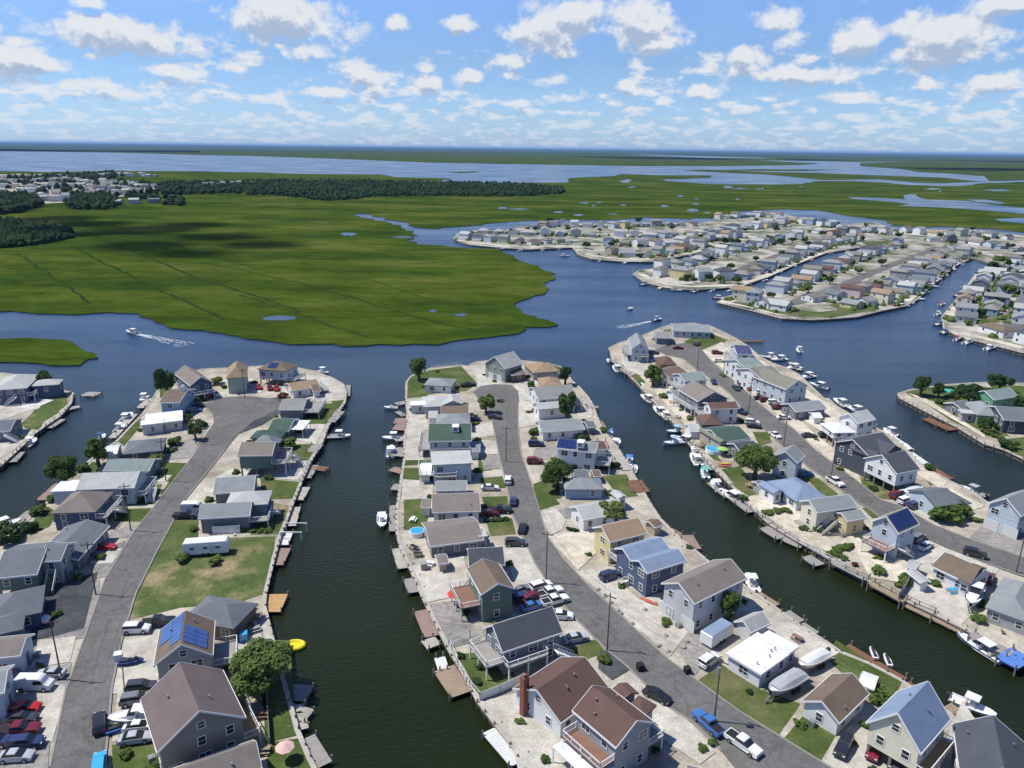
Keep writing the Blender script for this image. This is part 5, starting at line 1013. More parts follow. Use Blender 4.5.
# ------------------------------------------------------------ boats
HC = dict(white=(.78,.78,.77), navy=(.04,.06,.18), grey=(.40,.41,.43), blue=(.06,.20,.52), red=(.45,.03,.04), teal=(.10,.45,.42), cream=(.62,.55,.42), sky=(.30,.50,.65))
def hmat(k): return mat('gelcoat_'+k, HC[k], .3, .04, .5, 3, spec=.6)
M_CANVAS = mat('boat_canvas', (.62,.63,.62), .9, .1); M_MOTOR = mat('outboard_cowl', (.05,.05,.055), .4, .05)
BOATP = {}
def boat_meshes(hull, trim, style):
    k = (hull, trim, style)
    if k in BOATP: return BOATP[k]
    L, W = 6.8, 2.4; rings = []
    if style == 'cruiser': L, W = 8.8, 3.0
    if style == 'skiff': L, W = 4.8, 1.9
    N = 9
    for i in range(N):
        s = i/(N-1); x = -L/2+L*s; hw = W/2*(1 if s < .45 else math.sqrt(max(0.0, 1-((s-.45)/.56)**2.2))); hw = max(hw, .03); zz = .62+.35*s**2; kz = -.35+.5*max(0, s-.7)*2
        rings.append([(x, -hw, zz), (x, -hw*.92, zz-.35), (x, -hw*.55, kz+.12), (x, 0, kz), (x, hw*.55, kz+.12), (x, hw*.92, zz-.35), (x, hw, zz)])
    hb = MB(); hb.loft([[p for p in r] for r in rings], closed=False)
    hb.add([*rings[0]], [tuple(range(7))])
    # gunwale
    gb = MB()
    for i in range(N-1):
        for s in (0, 6):
            a = rings[i][s]; b = rings[i+1][s]; gb.bar((a[0], a[1]*.97, a[2]+.02), (b[0], b[1]*.97, b[2]+.02), .16, .08)
    db = MB(); top = [[(r[0][0], r[0][1]*.96, .30 if j < 5 else r[0][2]-.03), (r[0][0], r[6][1]*.96, .30 if j < 5 else r[0][2]-.03)] for j, r in enumerate(rings)]
    db.loft(top, closed=False)
    out = {'hull': hb.mesh('hull', hmat(hull), True), 'gunwale': gb.mesh('gunwale', hmat(trim)), 'deck': db.mesh('deck', hmat('white' if style != 'skiff' else trim))}
    if style == 'cover':
        cb = MB(); rr = []
        for i, r in enumerate(rings[:-1]):
            hw = r[6][1]*1.03; z = r[0][2]+.05; hgt = .75*math.sin(math.pi*min(1, (i+1.2)/(N-.2))); rr.append([(r[0][0], -hw, z-.1), (r[0][0], -hw*.6, z+hgt*.7), (r[0][0], 0, z+hgt), (r[0][0], hw*.6, z+hgt*.7), (r[0][0], hw, z-.1)])
        cb.loft(rr, closed=False); out['cover'] = cb.mesh('cover', M_CANVAS if hull != 'grey' else mat('grey_canvas', (.36,.37,.39), .9, .12))
    elif style in ('console', 'skiff'):
        out['console'] = MB().box(-.5, -.45, .3, .35, .45, 1.25).box(.1, -.4, 1.25, .18, .4, 1.6).mesh('console', hmat('white'))
        out['seat'] = MB().box(-1.4, -.5, .3, -.9, .5, .95).mesh('seat', hmat('cream'))
        if style == 'console':
            b = MB()
            for x in (-.9, .5):
                for y in (-.75, .75): b.bar((x, y, .3), (x*.9, y*.95, 2.35), .07)
            out['canopy_frame'] = b.bar((-.8, -.7, 2.3), (-.8, .7, 2.3), .06).mesh('canopy_frame', M_METAL); out['canopy'] = MB().box(-1.3, -1.0, 2.35, .85, 1.0, 2.44).mesh('canopy', hmat(trim if trim != 'white' else 'white'))
    else:
        out['cabin'] = side_loft([(-.4,.5,.35),(-.3,1.45,.55),(1.0,1.4,.6),(2.6,.9,.9),(3.3,.8,1.2)], W/2).mesh('cabin', hmat('white'))
        out['windshield'] = side_loft([(-.35,1.4,.5),(-.2,1.9,.62),(.5,1.9,.66),(1.1,1.38,.55)], W/2).mesh('windshield', M_CGLASS)
        out['seat'] = MB().box(-2.6, -1.0, .3, -2.1, 1.0, .9).mesh('seat', hmat('cream')); out['canopy'] = MB().box(-2.4, -1.1, 2.25, .2, 1.1, 2.33).mesh('canopy', hmat('navy' if hull == 'navy' else 'white')); b = MB()
        for x in (-2.2, 0):
            for y in (-1.05, 1.05): b.bar((x, y, .8), (x, y, 2.25), .06)
        out['canopy_frame'] = b.bar((-.8, -.7, 2.3), (-.8, .7, 2.3), .06).mesh('canopy_frame', M_METAL)
    out['motor'] = MB().box(-L/2-.65, -.25, .35, -L/2-.1, .25, 1.15).box(-L/2-.45, -.08, -.5, -L/2-.2, .08, .4).mesh('motor', M_MOTOR)
    BOATP[k] = out; return out
def boat(u, v, du, dv, hull, trim, style, label, z=.12, sc=1.0, cat='boat', on_trailer=False):
    p = G(u, v, z); q = G(u+du, v+dv, z); a = math.atan2(q.y-p.y, q.x-p.x)
    t = empty('motor_boat' if style != 'skiff' else 'skiff', (p.x, p.y, z), a); sc = sc if on_trailer else sc*.9; t.scale = (sc,)*3; tag(t, label, cat, 'boats moored along the canals')
    for n, m in boat_meshes(hull, trim, style).items(): link(n, m, t)
    if on_trailer:
        L = 8.8 if style == 'cruiser' else 6.8
        b = MB()
        for y in (-.7, .7): b.bar((-L/2+.4, y, -.45), (L/2-1.5, y*.9, -.45), .12)
        b.bar((L/2-1.6, -.65, -.45), (L/2+.9, 0, -.45), .12); b.bar((L/2-1.6, .65, -.45), (L/2+.9, 0, -.45), .12)
        tr = b.build('boat_trailer', M_METAL, None, (p.x, p.y, z), a); tr.scale = (sc,)*3; tag(tr, 'metal trailer carrying the '+label.split(' on ')[0].split(' parked')[0], 'trailer'); m = car_proto('van')['wheel_me']
        for x in (-1.4, -.5):
            for y in (-1.05, 1.05): link('wheel', m, tr, (x, y, -.55))
    return t
B = boat
BT = [ (144,400,-.4,.5,'white','white','console','white boat moored by the tall tree at the left tip'),(127,419,.6,-.6,'white','white','cruiser','white cruiser farther up the left canal dock'),(120,430,.6,-.6,'white','white','console','white boat below the cruiser on the left canal'),
 (101,440,.6,-.6,'navy','navy','console','blue-trimmed boat beside the leafy tree on the left canal'),(31,444.5,.6,-.5,'white','white','console','white boat at the west plot dock'),(6,527,.9,-.3,'white','white','console','white boat by the dark bushes at left'),
 (323,373,1,.3,'white','white','console','white boat on the beach side of the left point'),(340,437.5,1,0,'white','white','console','white boat at the cross dock of the left finger'),
 (393,439.5,-1,0,'white','white','console','white boat above the blue-decked one'),(391,453,.15,-1,'white','blue','cruiser','white boat with blue deck on the central finger'),(382,523,0,1,'white','white','console','white boat at the head of the T-shaped dock'),(391,409,-1,0,'white','white','skiff','small white skiff near the corner lawn'),
 (609.5,436,.2,-1,'white','blue','console','white and blue boat near the red float'),(616,446,.5,-.7,'white','white','console','white boat beside the tall white house'),(629,463,.3,-1,'white','blue','console','blue-topped boat by the hedge dock'),(634,471,.4,-1,'white','white','skiff','white skiff at the end of the hedge'),
 (609,362,-.6,-.7,'sky','white','skiff','pale blue skiff off the right tip'),(616.5,370,-.6,-.7,'white','white','cruiser','white cruiser below the right tip'),(642,386.5,-.6,-.7,'blue','blue','cover','blue covered boat near the waterside tree'),(647,400,-.8,-.5,'cream','cream','cruiser','tan boat on the inner side of the right finger'),
 (659,412.5,-.7,-.6,'white','white','cruiser','white cruiser below the tan boat'),(665.5,418,-.7,-.6,'white','white','console','white boat touching the cruiser stern'),(676,432.5,-1,.1,'sky','sky','console','pale blue boat pointing at open canal'),(673.5,444,-1,.1,'white','sky','console','white and pale blue boat pointing at open canal'),
 (683,441.5,-1,-.3,'white','white','cruiser','white cruiser behind the pale blue boats'),(694.5,452,-.6,-.8,'white','white','skiff','small skiff by the patio with round pool'),(695.5,461,-.5,-.8,'white','cream','cruiser','cream-decked cruiser beside the patio'),(704.5,475,-.3,-1,'white','teal','console','white and teal boat by the kayaks'),
 (716,488,-.6,-.8,'teal','white','console','pale teal boat on the inner right shore'),(731,498,-.9,-.5,'white','white','cruiser','white boat last on the floating dock'),(751,585,-.5,-1,'white','white','console','white boat behind the big pale grey house'),
 (799,351.5,-.6,-.7,'white','white','console','white boat under way in the bay at right'),(779,360.5,-1,.1,'white','white','cruiser','white cruiser first along the bay front'),(770,358,-1,.1,'white','white','console','white boat at the outer bay front corner'),(793,369,-1,.1,'white','white','cruiser','white cruiser second along the bay front'),(807,378,-1,.2,'white','white','cruiser','white cruiser third along the bay front'),(818.5,387,-1,-.3,'white','navy','cruiser','dark-hulled boat beside the gable-ended house'),
 (840.5,404,-1,-.6,'cream','white','cruiser','tan boat by the long low bungalow dock'),(855,411,-1,-.4,'white','white','cruiser','white boat behind the bright white house'),(890.5,434,-1,-.5,'white','white','console','white boat behind the dark shingled house'),(905,448,-.8,-.6,'white','white','cover','white covered boat behind the house on pilings'),(972,493,-1,-.4,'grey','grey','console','grey boat near the sky-blue house'),
 (979,649,-.9,-.55,'white','navy','cruiser','large white cruiser beside the blue floats'),(972,709,1,.45,'white','white','console','white boat moored behind the cream raised house'),
 (564.5,256.5,1,0,'white','white','cruiser','white boat anchored off the far peninsula'),(630,309.5,1,-.2,'white','white','skiff','tiny white boat in the open bay'),(657,320.5,1,-.15,'navy','grey','console','dark speedboat trailing a long wake in the bay'),(132,333,-1,-.25,'white','white','cruiser','white speedboat throwing a wide wake by the marsh'),(720,299,1,.1,'red','white','cruiser','pinkish boat at the far blunt point'),(735,305,1,.2,'white','white','cruiser','white boat at the far blunt point dock')]
for b in BT: B(*b)
B(135,718,-1,.12,'white','white','cruiser','white boat parked among cars on the left drive', z=ZL+.9, sc=.78, on_trailer=True)
B(813,662,-.8,.45,'white','cream','cover','white covered boat parked beside the flat-roofed home', z=ZL+1.0, on_trailer=True)
B(786,686,-.8,.5,'grey','grey','cover','grey shrink-wrapped boat parked on the worn grass', z=ZL+1.0, sc=1.15, on_trailer=True)
B(974,597,-.4,1,'white','navy','cruiser','white boat with purple side on a trailer by the brown ranch', z=ZL+1.0, sc=.95, on_trailer=True)
B(898,497,1,-.2,'white','white','console','x', z=ZL+1.0) if False else None
B(912,492,1,-.3,'white','white','cover','white covered boat beside the house on pilings', z=ZL+1.0, on_trailer=True)
# small craft along the far shores
for i, (u, v) in enumerate([(500,249.5),(520,251),(543,250.5),(560,249.5),(600,261.5),(625,263.5),(640,263),(665,260),(690,256),(645,285),(660,289),(676,291),(695,292),(712,291.5),(732,291),(750,284.5),(765,281),(780,273),(795,267),(812,260.5),(830,254),(850,250),(755,292),(775,287),(800,278.5),(820,270),(838,264),(893,308),(903,307),(912,304),(920,300),(926,293),(933,287),(940,280),(946,276),(954,270),(963,265),(970,260),(942,305),(938,315),(940,325),(945,333),(957,340),(968,343),(958,296),(964,287),(990,349)]):
    a = random.Random(i); hull, trim, st = a.choice([('white','white','cruiser'),('white','white','console'),('white','blue','console'),('navy','white','cruiser'),('white','white','cover'),('white','red','console')])
    B(u, v, 1, -.15+a.uniform(-.3, .3), hull, trim, st, '%s boat moored at the far peninsula, %s from the left' % ({'white':'white','navy':'dark-hulled'}[hull]+(' '+trim+'-trimmed' if trim in ('blue','red') else ''), ORD[i]), sc=.95)
def wake(px_a, px_b, w0, w1, n, label, seed):
    """white churned foam spreading behind a boat"""
    a, b = G(*px_a, .05), G(*px_b, .05); r = random.Random(seed); d = (b-a); L = d.length; d.normalize(); nn = Vector((-d.y, d.x, 0)); mb = MB()
    for i in range(n):
        s = r.random()**1.6; arm = r.choice([-1, 0, 1]); off = arm*(w0+(w1-w0)*s)/2+r.gauss(0, .25+.5*s*(1 if arm == 0 else .6)); c = a+d*(s*L)+nn*off
        ln = r.uniform(.3, 1.6)*(1-s*.4); wd = r.uniform(.08, .3); k = len(mb.v); ang = d*ln; an = nn*wd
        mb.add([c-ang-an*.3, c-an, c+ang, c+an], [(0, 1, 2, 3)])
        for j in range(4): v0 = mb.v[k+j]; mb.v[k+j] = (v0[0], v0[1], .05+.0015*(i % 60))
    tag(mb.build('wake_foam', mat('foam', (.55,.60,.64), .9, .05)), label, 'wake', kind='stuff')
wake((134,333.5),(188,345),.6,6,330,'white foam wake behind the speedboat by the marsh',3)
wake((653,321),(618,328),.4,4,220,'white foam wake behind the dark speedboat',4)

def inisl(p, key):
    c = False; P = ISL[key]
    for i in range(len(P)):
        a, b = P[i], P[i-1]
        if (a.y > p.y) != (b.y > p.y) and p.x < (b.x-a.x)*(p.y-a.y)/(b.y-a.y)+a.x: c = not c
    return c
# ------------------------------------------------------------ docks, floats, lifts
M_RUST = mat('rusty_boards', (.19,.10,.06), .9, .25, .6, 4); M_PINK = mat('faded_red_boards', (.28,.20,.165), .9, .2, .6, 4); M_FLOATB = mat('blue_float', (.10,.22,.55), .5, .1); M_WDOCK = mat('white_dock', (.62,.62,.60), .7, .1)
DM = dict(g=(M_GWOOD,'grey'), w=(M_WOOD,'brown'), r=(M_RUST,'rust-brown'), p=(M_PINK,'faded red'), c=(M_CAP,'pale'), b=(M_FLOATB,'blue'), o=(M_OWOOD,'orange-brown'), h=(M_WDOCK,'white'))
def dock(px0, px1, wd, m, where, z=.75, piles=True):
    if any(inisl(G((px0[0]+px1[0])/2, (px0[1]+px1[1])/2, z), k) for k in ISL): z = ZL+.2
    a, b = G(*px0, z), G(*px1, z); L = (b-a).length; rz = math.atan2(b.y-a.y, b.x-a.x); c = (a+b)/2
    t = empty('dock', (c.x, c.y, 0), rz); tag(t, '%s dock %s' % (DM[m][1], where), 'dock', 'docks along the canals')
    bb = MB(); n = max(1, int(L/.45)) if math.hypot(c.x, c.y) < 260 else 1
    for i in range(n): bb.box(-L/2+L*i/n+.015, -wd/2, z-.12, -L/2+L*(i+1)/n-.015, wd/2, z+random.Random(i).uniform(-.01, .01))
    bb.box(-L/2, -wd/2+.1, z-.35, L/2, -wd/2+.25, z-.12).box(-L/2, wd/2-.25, z-.35, L/2, wd/2-.1, z-.12)
    bb.build('platform', DM[m][0], t)
    if piles and c.y < 330:
        pm = MB().cyl((0, 0), .14, .13, -.8, z+.75, 7).mesh('piling', M_PILE)
        for x in ([-L/2+.3, L/2-.3] if L < 8 else [-L/2+.3, 0, L/2-.3]):
            for y in (-wd/2-.12, wd/2+.12): link('piling', pm, t, (x, y, 0))
DK = [((135,397),(154,394),2,'c','by the tall tree at the left tip'),((108,443),(145,405),2.2,'c','running beside the cruisers on the left canal'),((83,224),(83,224),1,'g','')]
DK = [((140,408),(150,398),2.4,'c','by the tall tree at the left tip'),((112,438),(134,414),2.2,'c','beside the cruisers on the left canal'),((41,500),(60,483),2.4,'p','under the leafy bush on the left canal'),((18,523),(34,510),3,'g','below the round bush on the left canal'),
 ((47,428),(61,419),3,'g','off the west plot lawn'),((63,410),(80,406),2.6,'g','jutting from the west plot'),((87,396),(95,392),5,'g','square floating off the west plot tip'),((12,462),(20,452),2.4,'g','low beside the west plot boat'),
 ((346,396),(347,385),2.6,'g','at the paved left point'),((331,422),(341,411),2.6,'g','below the paved left point'),((325,437),(345,436),2,'g','crossing to a moored boat on the left finger'),((312,452),(318,444),3,'g','small beside the cross dock'),((316,470),(321,466),5,'r','square beside the white-decked yard'),((305,478),(313,465),3,'g','along the white-decked yard'),((296,500),(303,487),3.5,'c','beside the tan grassy yard'),((289,526),(294,507),3,'c','below the tan grassy yard'),
 ((281,545),(286,532),3,'h','upper white part beside the boat lift'),((277,565),(285,548),2.4,'p','lower part beside the boat lift'),((269,612),(277,594),4,'o','at the sandy patio by the slate-roofed ranch') ,((291,720),(303,706),4,'g','weathered beside the red bench lawn'),((289,700),(298,684),5,'g','under the big waterside tree'),((301,740),(318,768),4,'g','along the bottom of the left finger'),((296,705),(300,730),2.4,'c','narrow walkway at the lawn corner'),
 ((396,404),(406,402),3,'g','near the skiff at the corner lawn'),((403,413),(398,414),5,'g','square beside the silver-roofed bungalow'),((402,418),(400,424),4,'p','faded beside the silver-roofed bungalow'),((398,430),(403,424),4,'p','small by the white yard'),((395,440),(406,438),2.6,'c','beside the large green-roofed house'),((397,456),(406,448),5,'g','wide beside the blue-decked boat'),((394,472),(401,468),4,'p','with two steps beside the small lawn'),((396,490),(400,484),3,'g','by the sandy yard'),
 ((388,522),(397,520),2,'g','stem of the T at the toy lawn'),((396,531),(396,505),3,'g','head of the T at the toy lawn'),((399,548),(405,568),3,'c','beside the round pool patio'),((411,578),(416,592),3,'g','paired floats beside the big concrete yard'),((422,610),(433,636),3,'p','beside the stone yard'),((424,645),(438,640),2.4,'c','small pale float beside the stone yard'),((436,664),(447,662),3,'h','light blue float by the curved fence'),((444,668),(462,694),3.6,'w','brown platform by the curved fence'),((491,729),(520,762),3,'h','white float beside the large concrete yard'),
 ((577,400),(590,405),3,'c','beside the big grey-roofed white house'),((586,407),(599,407),2,'g','short finger into the canal by the white house'),((598,421),(611,440),2.6,'p','red float beside the long low bungalow'),((598,444),(608,444),5,'p','with red canopy beside the tall white house'),((613,449),(628,470),2.8,'c','curving by the hedge end'),((634,480),(642,492),4,'r','beside the bright blue bungalow lawn'),((666,534),(676,530),4,'p','beside the yellow house'),((684,535),(692,549),4,'p','pinkish patio dock beside the twin-gabled house'),
 ((755,593),(775,606),2.6,'w','with furniture behind the big pale grey house'),((785,612),(800,622),2.4,'g','narrow behind the sandy yard'),((800,624),(815,634),2.2,'g','narrow float behind the metal garage'),((842,648),(900,683),4.2,'r','long rusty-brown behind the ranch'),((903,684),(922,697),3,'r','beside the blue gable roof'),((945,706),(982,730),3,'w','edge behind the cream house'),
 ((633,358),(612,350),1,'g','') if False else ((613,360),(628,374),1.8,'g','along the right tip wall'),((655,404),(668,420),2,'g','by the crowded patios'),((690,442),(712,470),2,'g','narrow beside the round pool'),((710,482),(729,497),2.2,'g','floating beside teal boats'),((728,494),(752,512),2.4,'g','long beside the sandy yard of the blue roof'),((764,527),(782,538),3,'g','low float by the vegetable bed'),((784,538),(803,546),2.6,'g','stepped beside the cream house'),((806,556),(820,565),2.6,'g','small off the white walkway'),
 ((832,561),(868,579),2,'g','walkway beside the black solar house'),((870,582),(905,601),2,'w','walkway beside the two sheds'),((905,603),(965,632),2.2,'w','battered walkway below the brown ranch'),((970,634),(1012,654),2.4,'g','walkway at the right edge'),((825,398),(836,408),2.6,'c','behind the long low bungalow'),((880,430),(908,450),4,'h','broad pale behind the charcoal-roofed houses'),((906,452),(923,464),4,'h','second broad pale piece by the pilings house'),((930,468),(948,479),3.4,'r','rusty strip along the sandy bank'),((965,489),(985,497),4,'g','beside the grey boat'),
 ((926,418),(942,426),3,'r','rusty landing on the small treed island'),((940,424),(953,430),3.5,'r','lower rusty landing on the small treed island'),((738,341),(763,341),2,'r','red pier behind the navy solar house'),((757,355),(775,358),2.4,'c','at the outer bay front corner'),((905,459),(925,470),1,'g','') if False else ((790,362),(800,370),2,'c','between the bay front cruisers')]
for d in DK: dock(*d)
dock((1003,652),(1026,664),5,'b','of floating jet-ski berths at the right edge', z=.35)
M_JET = mat('jetski_white', (.7,.7,.72), .35, .05)
def jetski(u, v, du, dv, m, label, z=.5):
    p = G(u, v, z); q = G(u+du, v+dv, z); t = empty('jet_ski', p, math.atan2(q.y-p.y, q.x-p.x)); tag(t, label, 'jet ski', 'jet skis')
    side_loft([(-1.5,0,.15),(-1.5,.35,.1),(-.2,.4,.02),(1.0,.45,.2),(1.6,.35,.5),(1.3,0,.4)], .55).build('hull', m, t)
    side_loft([(-1.2,.38,.3),(-1.1,.7,.35),(.1,.7,.35),(.3,.95,.4),(1.0,.5,.4)], .55).build('seat', M_MOTOR, t); MB().bar((.35,-.4,1.0),(.35,.4,1.0),.06).build('handlebar', M_BLACK, t)
jetski(1007,655,-.7,.7,M_JET,'white jet ski nearer the large cruiser on blue floats'); jetski(1014,659,-.7,.7,M_JET,'white jet ski farther from the large cruiser on blue floats')
jetski(128,663.5,1,-.1,mat('jetski_navy',(.04,.06,.2),.35),'first small watercraft by the white bin in the left yard', ZL+.3); jetski(134,661.5,1,-.1,mat('jetski_navy',(.04,.06,.2),.35),'second small watercraft by the white bin in the left yard', ZL+.3)
jetski(118,730,1,-.3,mat('jetski_blue',(.05,.15,.45),.35),'blue jet ski on the grass strip by the left street', ZL+.3)
jetski(873,654,-.5,-1,M_JET,'white jet ski on the rusty dock, nearer the ranch', 1.0); jetski(887,661,-.5,-1,M_JET,'white jet ski on the rusty dock, nearer the blue roof', 1.0)
# boat lift
t = empty('boat_lift', G(294,537,0)); tag(t, 'white four-post boat lift off the grassy field', 'boat lift')
pm = MB().cyl((0,0),.14,.14,-.8,2.3,8).mesh('post', M_TRIM)
for x in (-2.2, 2.2):
    for y in (-2, 2): link('post', pm, t, (x, y, 0))
MB().bar((-2.4,-2,2.25),(2.4,-2,2.25),.18).bar((-2.4,2,2.25),(2.4,2,2.25),.18).build('beam', M_TRIM, t)
# yellow inflatable
def dome(mb, c, r, hgt, n=12, m=4):
    rings = [[(c[0]+r*math.cos(t*2*math.pi/n)*math.cos(j*math.pi/2/m), c[1]+r*math.sin(t*2*math.pi/n)*math.cos(j*math.pi/2/m), c[2]+hgt*math.sin(j*math.pi/2/m)) for t in range(n)] for j in range(m)]
    mb.loft(rings, closed=True); return mb
M_YEL = mat('yellow_vinyl', (.70,.60,.02), .5, .05); b = MB()
for k in range(14):
    a = 2*math.pi*k/14; a2 = 2*math.pi*(k+1)/14; b.bar((1.8*math.cos(a),1.3*math.sin(a),.3),(1.8*math.cos(a2),1.3*math.sin(a2),.3),.75,.6,n=8)
p = G(295,646,.1); b.cyl((0,0),1.7,1.7,.1,.35,14); o = b.build('inflatable_raft', M_YEL, None, (p.x, p.y, .0)); o.scale = (.85,.85,1); tag(o, 'bright yellow inflatable raft floating by the big waterside tree', 'raft')
# kayaks
def kayak(u, v, du, dv, c, label, z=ZL+.2):
    p = G(u, v, z); q = G(u+du, v+dv, z); rings = []
    for i in range(7):
        s = i/6; hw = .38*math.sin(math.pi*min(.97, max(.04, s))); x = -1.8+3.6*s; rings.append([(x,-hw,.25),(x,-hw*.6,.02),(x,hw*.6,.02),(x,hw,.25),(x,0,.34)])
    tag(MB().loft(rings).build('kayak', mat('kayak_'+label.split()[0], c, .4, .05), None, p, math.atan2(q.y-p.y, q.x-p.x)), label, 'kayak')
kayak(400,565,0,1,(.6,.03,.03),'red and white kayak beside the round pool patio', .4); kayak(725,464,1,0,(.65,.45,.05),'yellow kayak on the grass by the round tree'); kayak(725,466.5,1,0,(.55,.12,.08),'orange kayak below the yellow one'); kayak(955,489.5,1,.5,(.08,.50,.45),'turquoise kayak at the sandy edge near the blue hip roof', .6)
kayak(649,602,1,.4,(.7,.4,.05),'orange kayak lying on the white drive')
kayak(748,482,1,.1,(.55,.1,.08),'x') if False else None
# ------------------------------------------------------------ trees and bushes
def leafmat(name, a, b):
    m = bpy.data.materials.new(name); m.use_nodes = True; nt = m.node_tree; N = nt.nodes; L = nt.links; p = N['Principled BSDF']
    p.inputs['Roughness'].default_value = .7; p.inputs['Specular IOR Level'].default_value = .25
    oi = N.new('ShaderNodeObjectInfo'); geo = N.new('ShaderNodeNewGeometry')
    n = N.new('ShaderNodeTexNoise'); n.inputs['Scale'].default_value = .8; n.inputs['Detail'].default_value = 5; L.new(geo.outputs['Position'], n.inputs[0])
    ad = N.new('ShaderNodeMath'); ad.operation = 'MULTIPLY_ADD'; L.new(oi.outputs['Random'], ad.inputs[0]); ad.inputs[1].default_value = .45; L.new(n.outputs[0], ad.inputs[2])
    r = N.new('ShaderNodeMapRange'); L.new(ad.outputs[0], r.inputs[0]); r.inputs[1].default_value = .35; r.inputs[2].default_value = 1.05
    mx = N.new('ShaderNodeMix'); mx.data_type = 'RGBA'; L.new(r.outputs[0], mx.inputs[0]); mx.inputs[6].default_value = (*a, 1); mx.inputs[7].default_value = (*b, 1)
    L.new(mx.outputs[2], p.inputs['Base Color'])
    # thin leaves pass a little light
    tr = N.new('ShaderNodeBsdfTranslucent'); L.new(mx.outputs[2], tr.inputs[0]); ms = N.new('ShaderNodeMixShader'); ms.inputs[0].default_value = .25
    L.new(p.outputs[0], ms.inputs[1]); L.new(tr.outputs[0], ms.inputs[2]); L.new(ms.outputs[0], N['Material Output'].inputs[0]); return m
M_LEAF = leafmat('leaves', (.045,.095,.018), (.13,.19,.045)); M_LEAFD = leafmat('dark_leaves', (.024,.058,.016), (.06,.11,.03)); M_LEAFY = leafmat('light_leaves', (.09,.14,.025), (.20,.25,.07)); M_REDL = leafmat('red_leaves', (.10,.02,.02), (.18,.05,.03))
M_BARK = mat('bark', (.10,.08,.06), .95, .3, 1, 6)
def crown_mesh(seed, n, m, lobes=9, flat=1.0, leaf=.1):
    """unit crown: leaf-sized faces in uneven lobes"""
    r = random.Random(seed); b = MB(); lob = [(0, 0, 0, .62)]
    for i in range(lobes):
        a = r.uniform(0, 2*math.pi); e = r.uniform(-.45, 1.0); d = r.uniform(.42, .72); lob.append((math.cos(a)*math.cos(e)*d, math.sin(a)*math.cos(e)*d, math.sin(e)*d*.9, r.uniform(.26, .42)))
    for i in range(n):
        lx, ly, lz, lr = lob[0] if r.random() < .12 else r.choice(lob[1:])
        while True:
            x, y, z = r.uniform(-1, 1), r.uniform(-1, 1), r.uniform(-1, 1); q = x*x+y*y+z*z
            if .25 < q < 1: break
        c = Vector((lx+x*lr, ly+y*lr, (lz+z*lr)*flat))
        nn = (Vector((x, y, z+.35)).normalized()+Vector((r.uniform(-.7, .7), r.uniform(-.7, .7), r.uniform(-.5, .7)))).normalized()
        t1 = nn.cross(Vector((r.uniform(-1, 1), r.uniform(-1, 1), r.uniform(-1, 1)))).normalized(); t2 = nn.cross(t1); s = leaf*r.uniform(.6, 1.3)
        b.add([c-t1*s, c-t2*s*.6, c+t1*s, c+t2*s*.6+nn*s*.2], [(0, 1, 2, 3)])
    return b.mesh('crown', m)
CR = {k: [crown_mesh(i+o, 2600, m) for i in range(3)] for o, (k, m) in enumerate((('m', M_LEAF), ('d', M_LEAFD), ('y', M_LEAFY)))}
BU = {k: [crown_mesh(i+40+o, 900, m, 6, .85, .15) for i in range(3)] for o, (k, m) in enumerate((('m', M_LEAF), ('d', M_LEAFD), ('y', M_LEAFY), ('r', M_REDL)))}
SM = {k: [crown_mesh(i+80+o, 260, m, 6, .9, .26) for i in range(3)] for o, (k, m) in enumerate((('m', M_LEAF), ('d', M_LEAFD), ('y', M_LEAFY)))}
BIG = {k: [crown_mesh(i+120+o, 9000, m, 16, .95, .055) for i in range(1)] for o, (k, m) in enumerate((('m', M_LEAF), ('d', M_LEAFD), ('y', M_LEAFY)))}
def trunk_mesh():
    b = MB(); b.loft([[(rr*math.cos(t*math.pi/4)+x, rr*math.sin(t*math.pi/4)+y, z) for t in range(8)] for rr, x, y, z in ((.09,0,0,0),(.055,.02,.01,.3),(.045,.03,.02,.55),(.02,.05,.03,.85))])
    for a in (0.4, 2.2, 4.0, 5.3): b.bar((.02,.01,.35),(.32*math.cos(a),.32*math.sin(a),.72),.035)
    return b.mesh('trunk', M_BARK)
TR = trunk_mesh()
def tree(u, v, h, r, k, label, z=ZL, name='tree', group=None):
    """(u, v): foot of the tree; h height; r crown radius in metres"""
    p = G(u, v, z); rr = random.Random(label); t = empty(name, p, rr.uniform(0, 6)); tag(t, label, 'tree', group)
    tk = link('trunk', TR, t); tk.scale = (h*.8, h*.8, h*.85)
    small = p.y > 330; pool = SM if small else (BIG if (r*750/(p.y+1) > 17) else CR)
    r *= 1.12; vr = h*.5; c = link('crown', rr.choice(pool[k]), t, (0, 0, h-vr*.92)); c.scale = (r, r*rr.uniform(.85, 1.1), vr); c.rotation_euler.z = rr.uniform(0, 6)
    return t
def bush(u, v, r, k, label, h=None, z=ZL, name='bush', group=None, stretch=None, rz=0):
    p = G(u, v, z); rr = random.Random(label); far = p.y > 330
    o = link(name, rr.choice((SM if far and k != 'r' else BU)[k]), None, (p.x, p.y, z+(h or r)*.4), rz or rr.uniform(0, 6)); o.scale = (r if not stretch else stretch, r, (h or r)*.75); tag(o, label, name, group); return o
s_ = 1.25
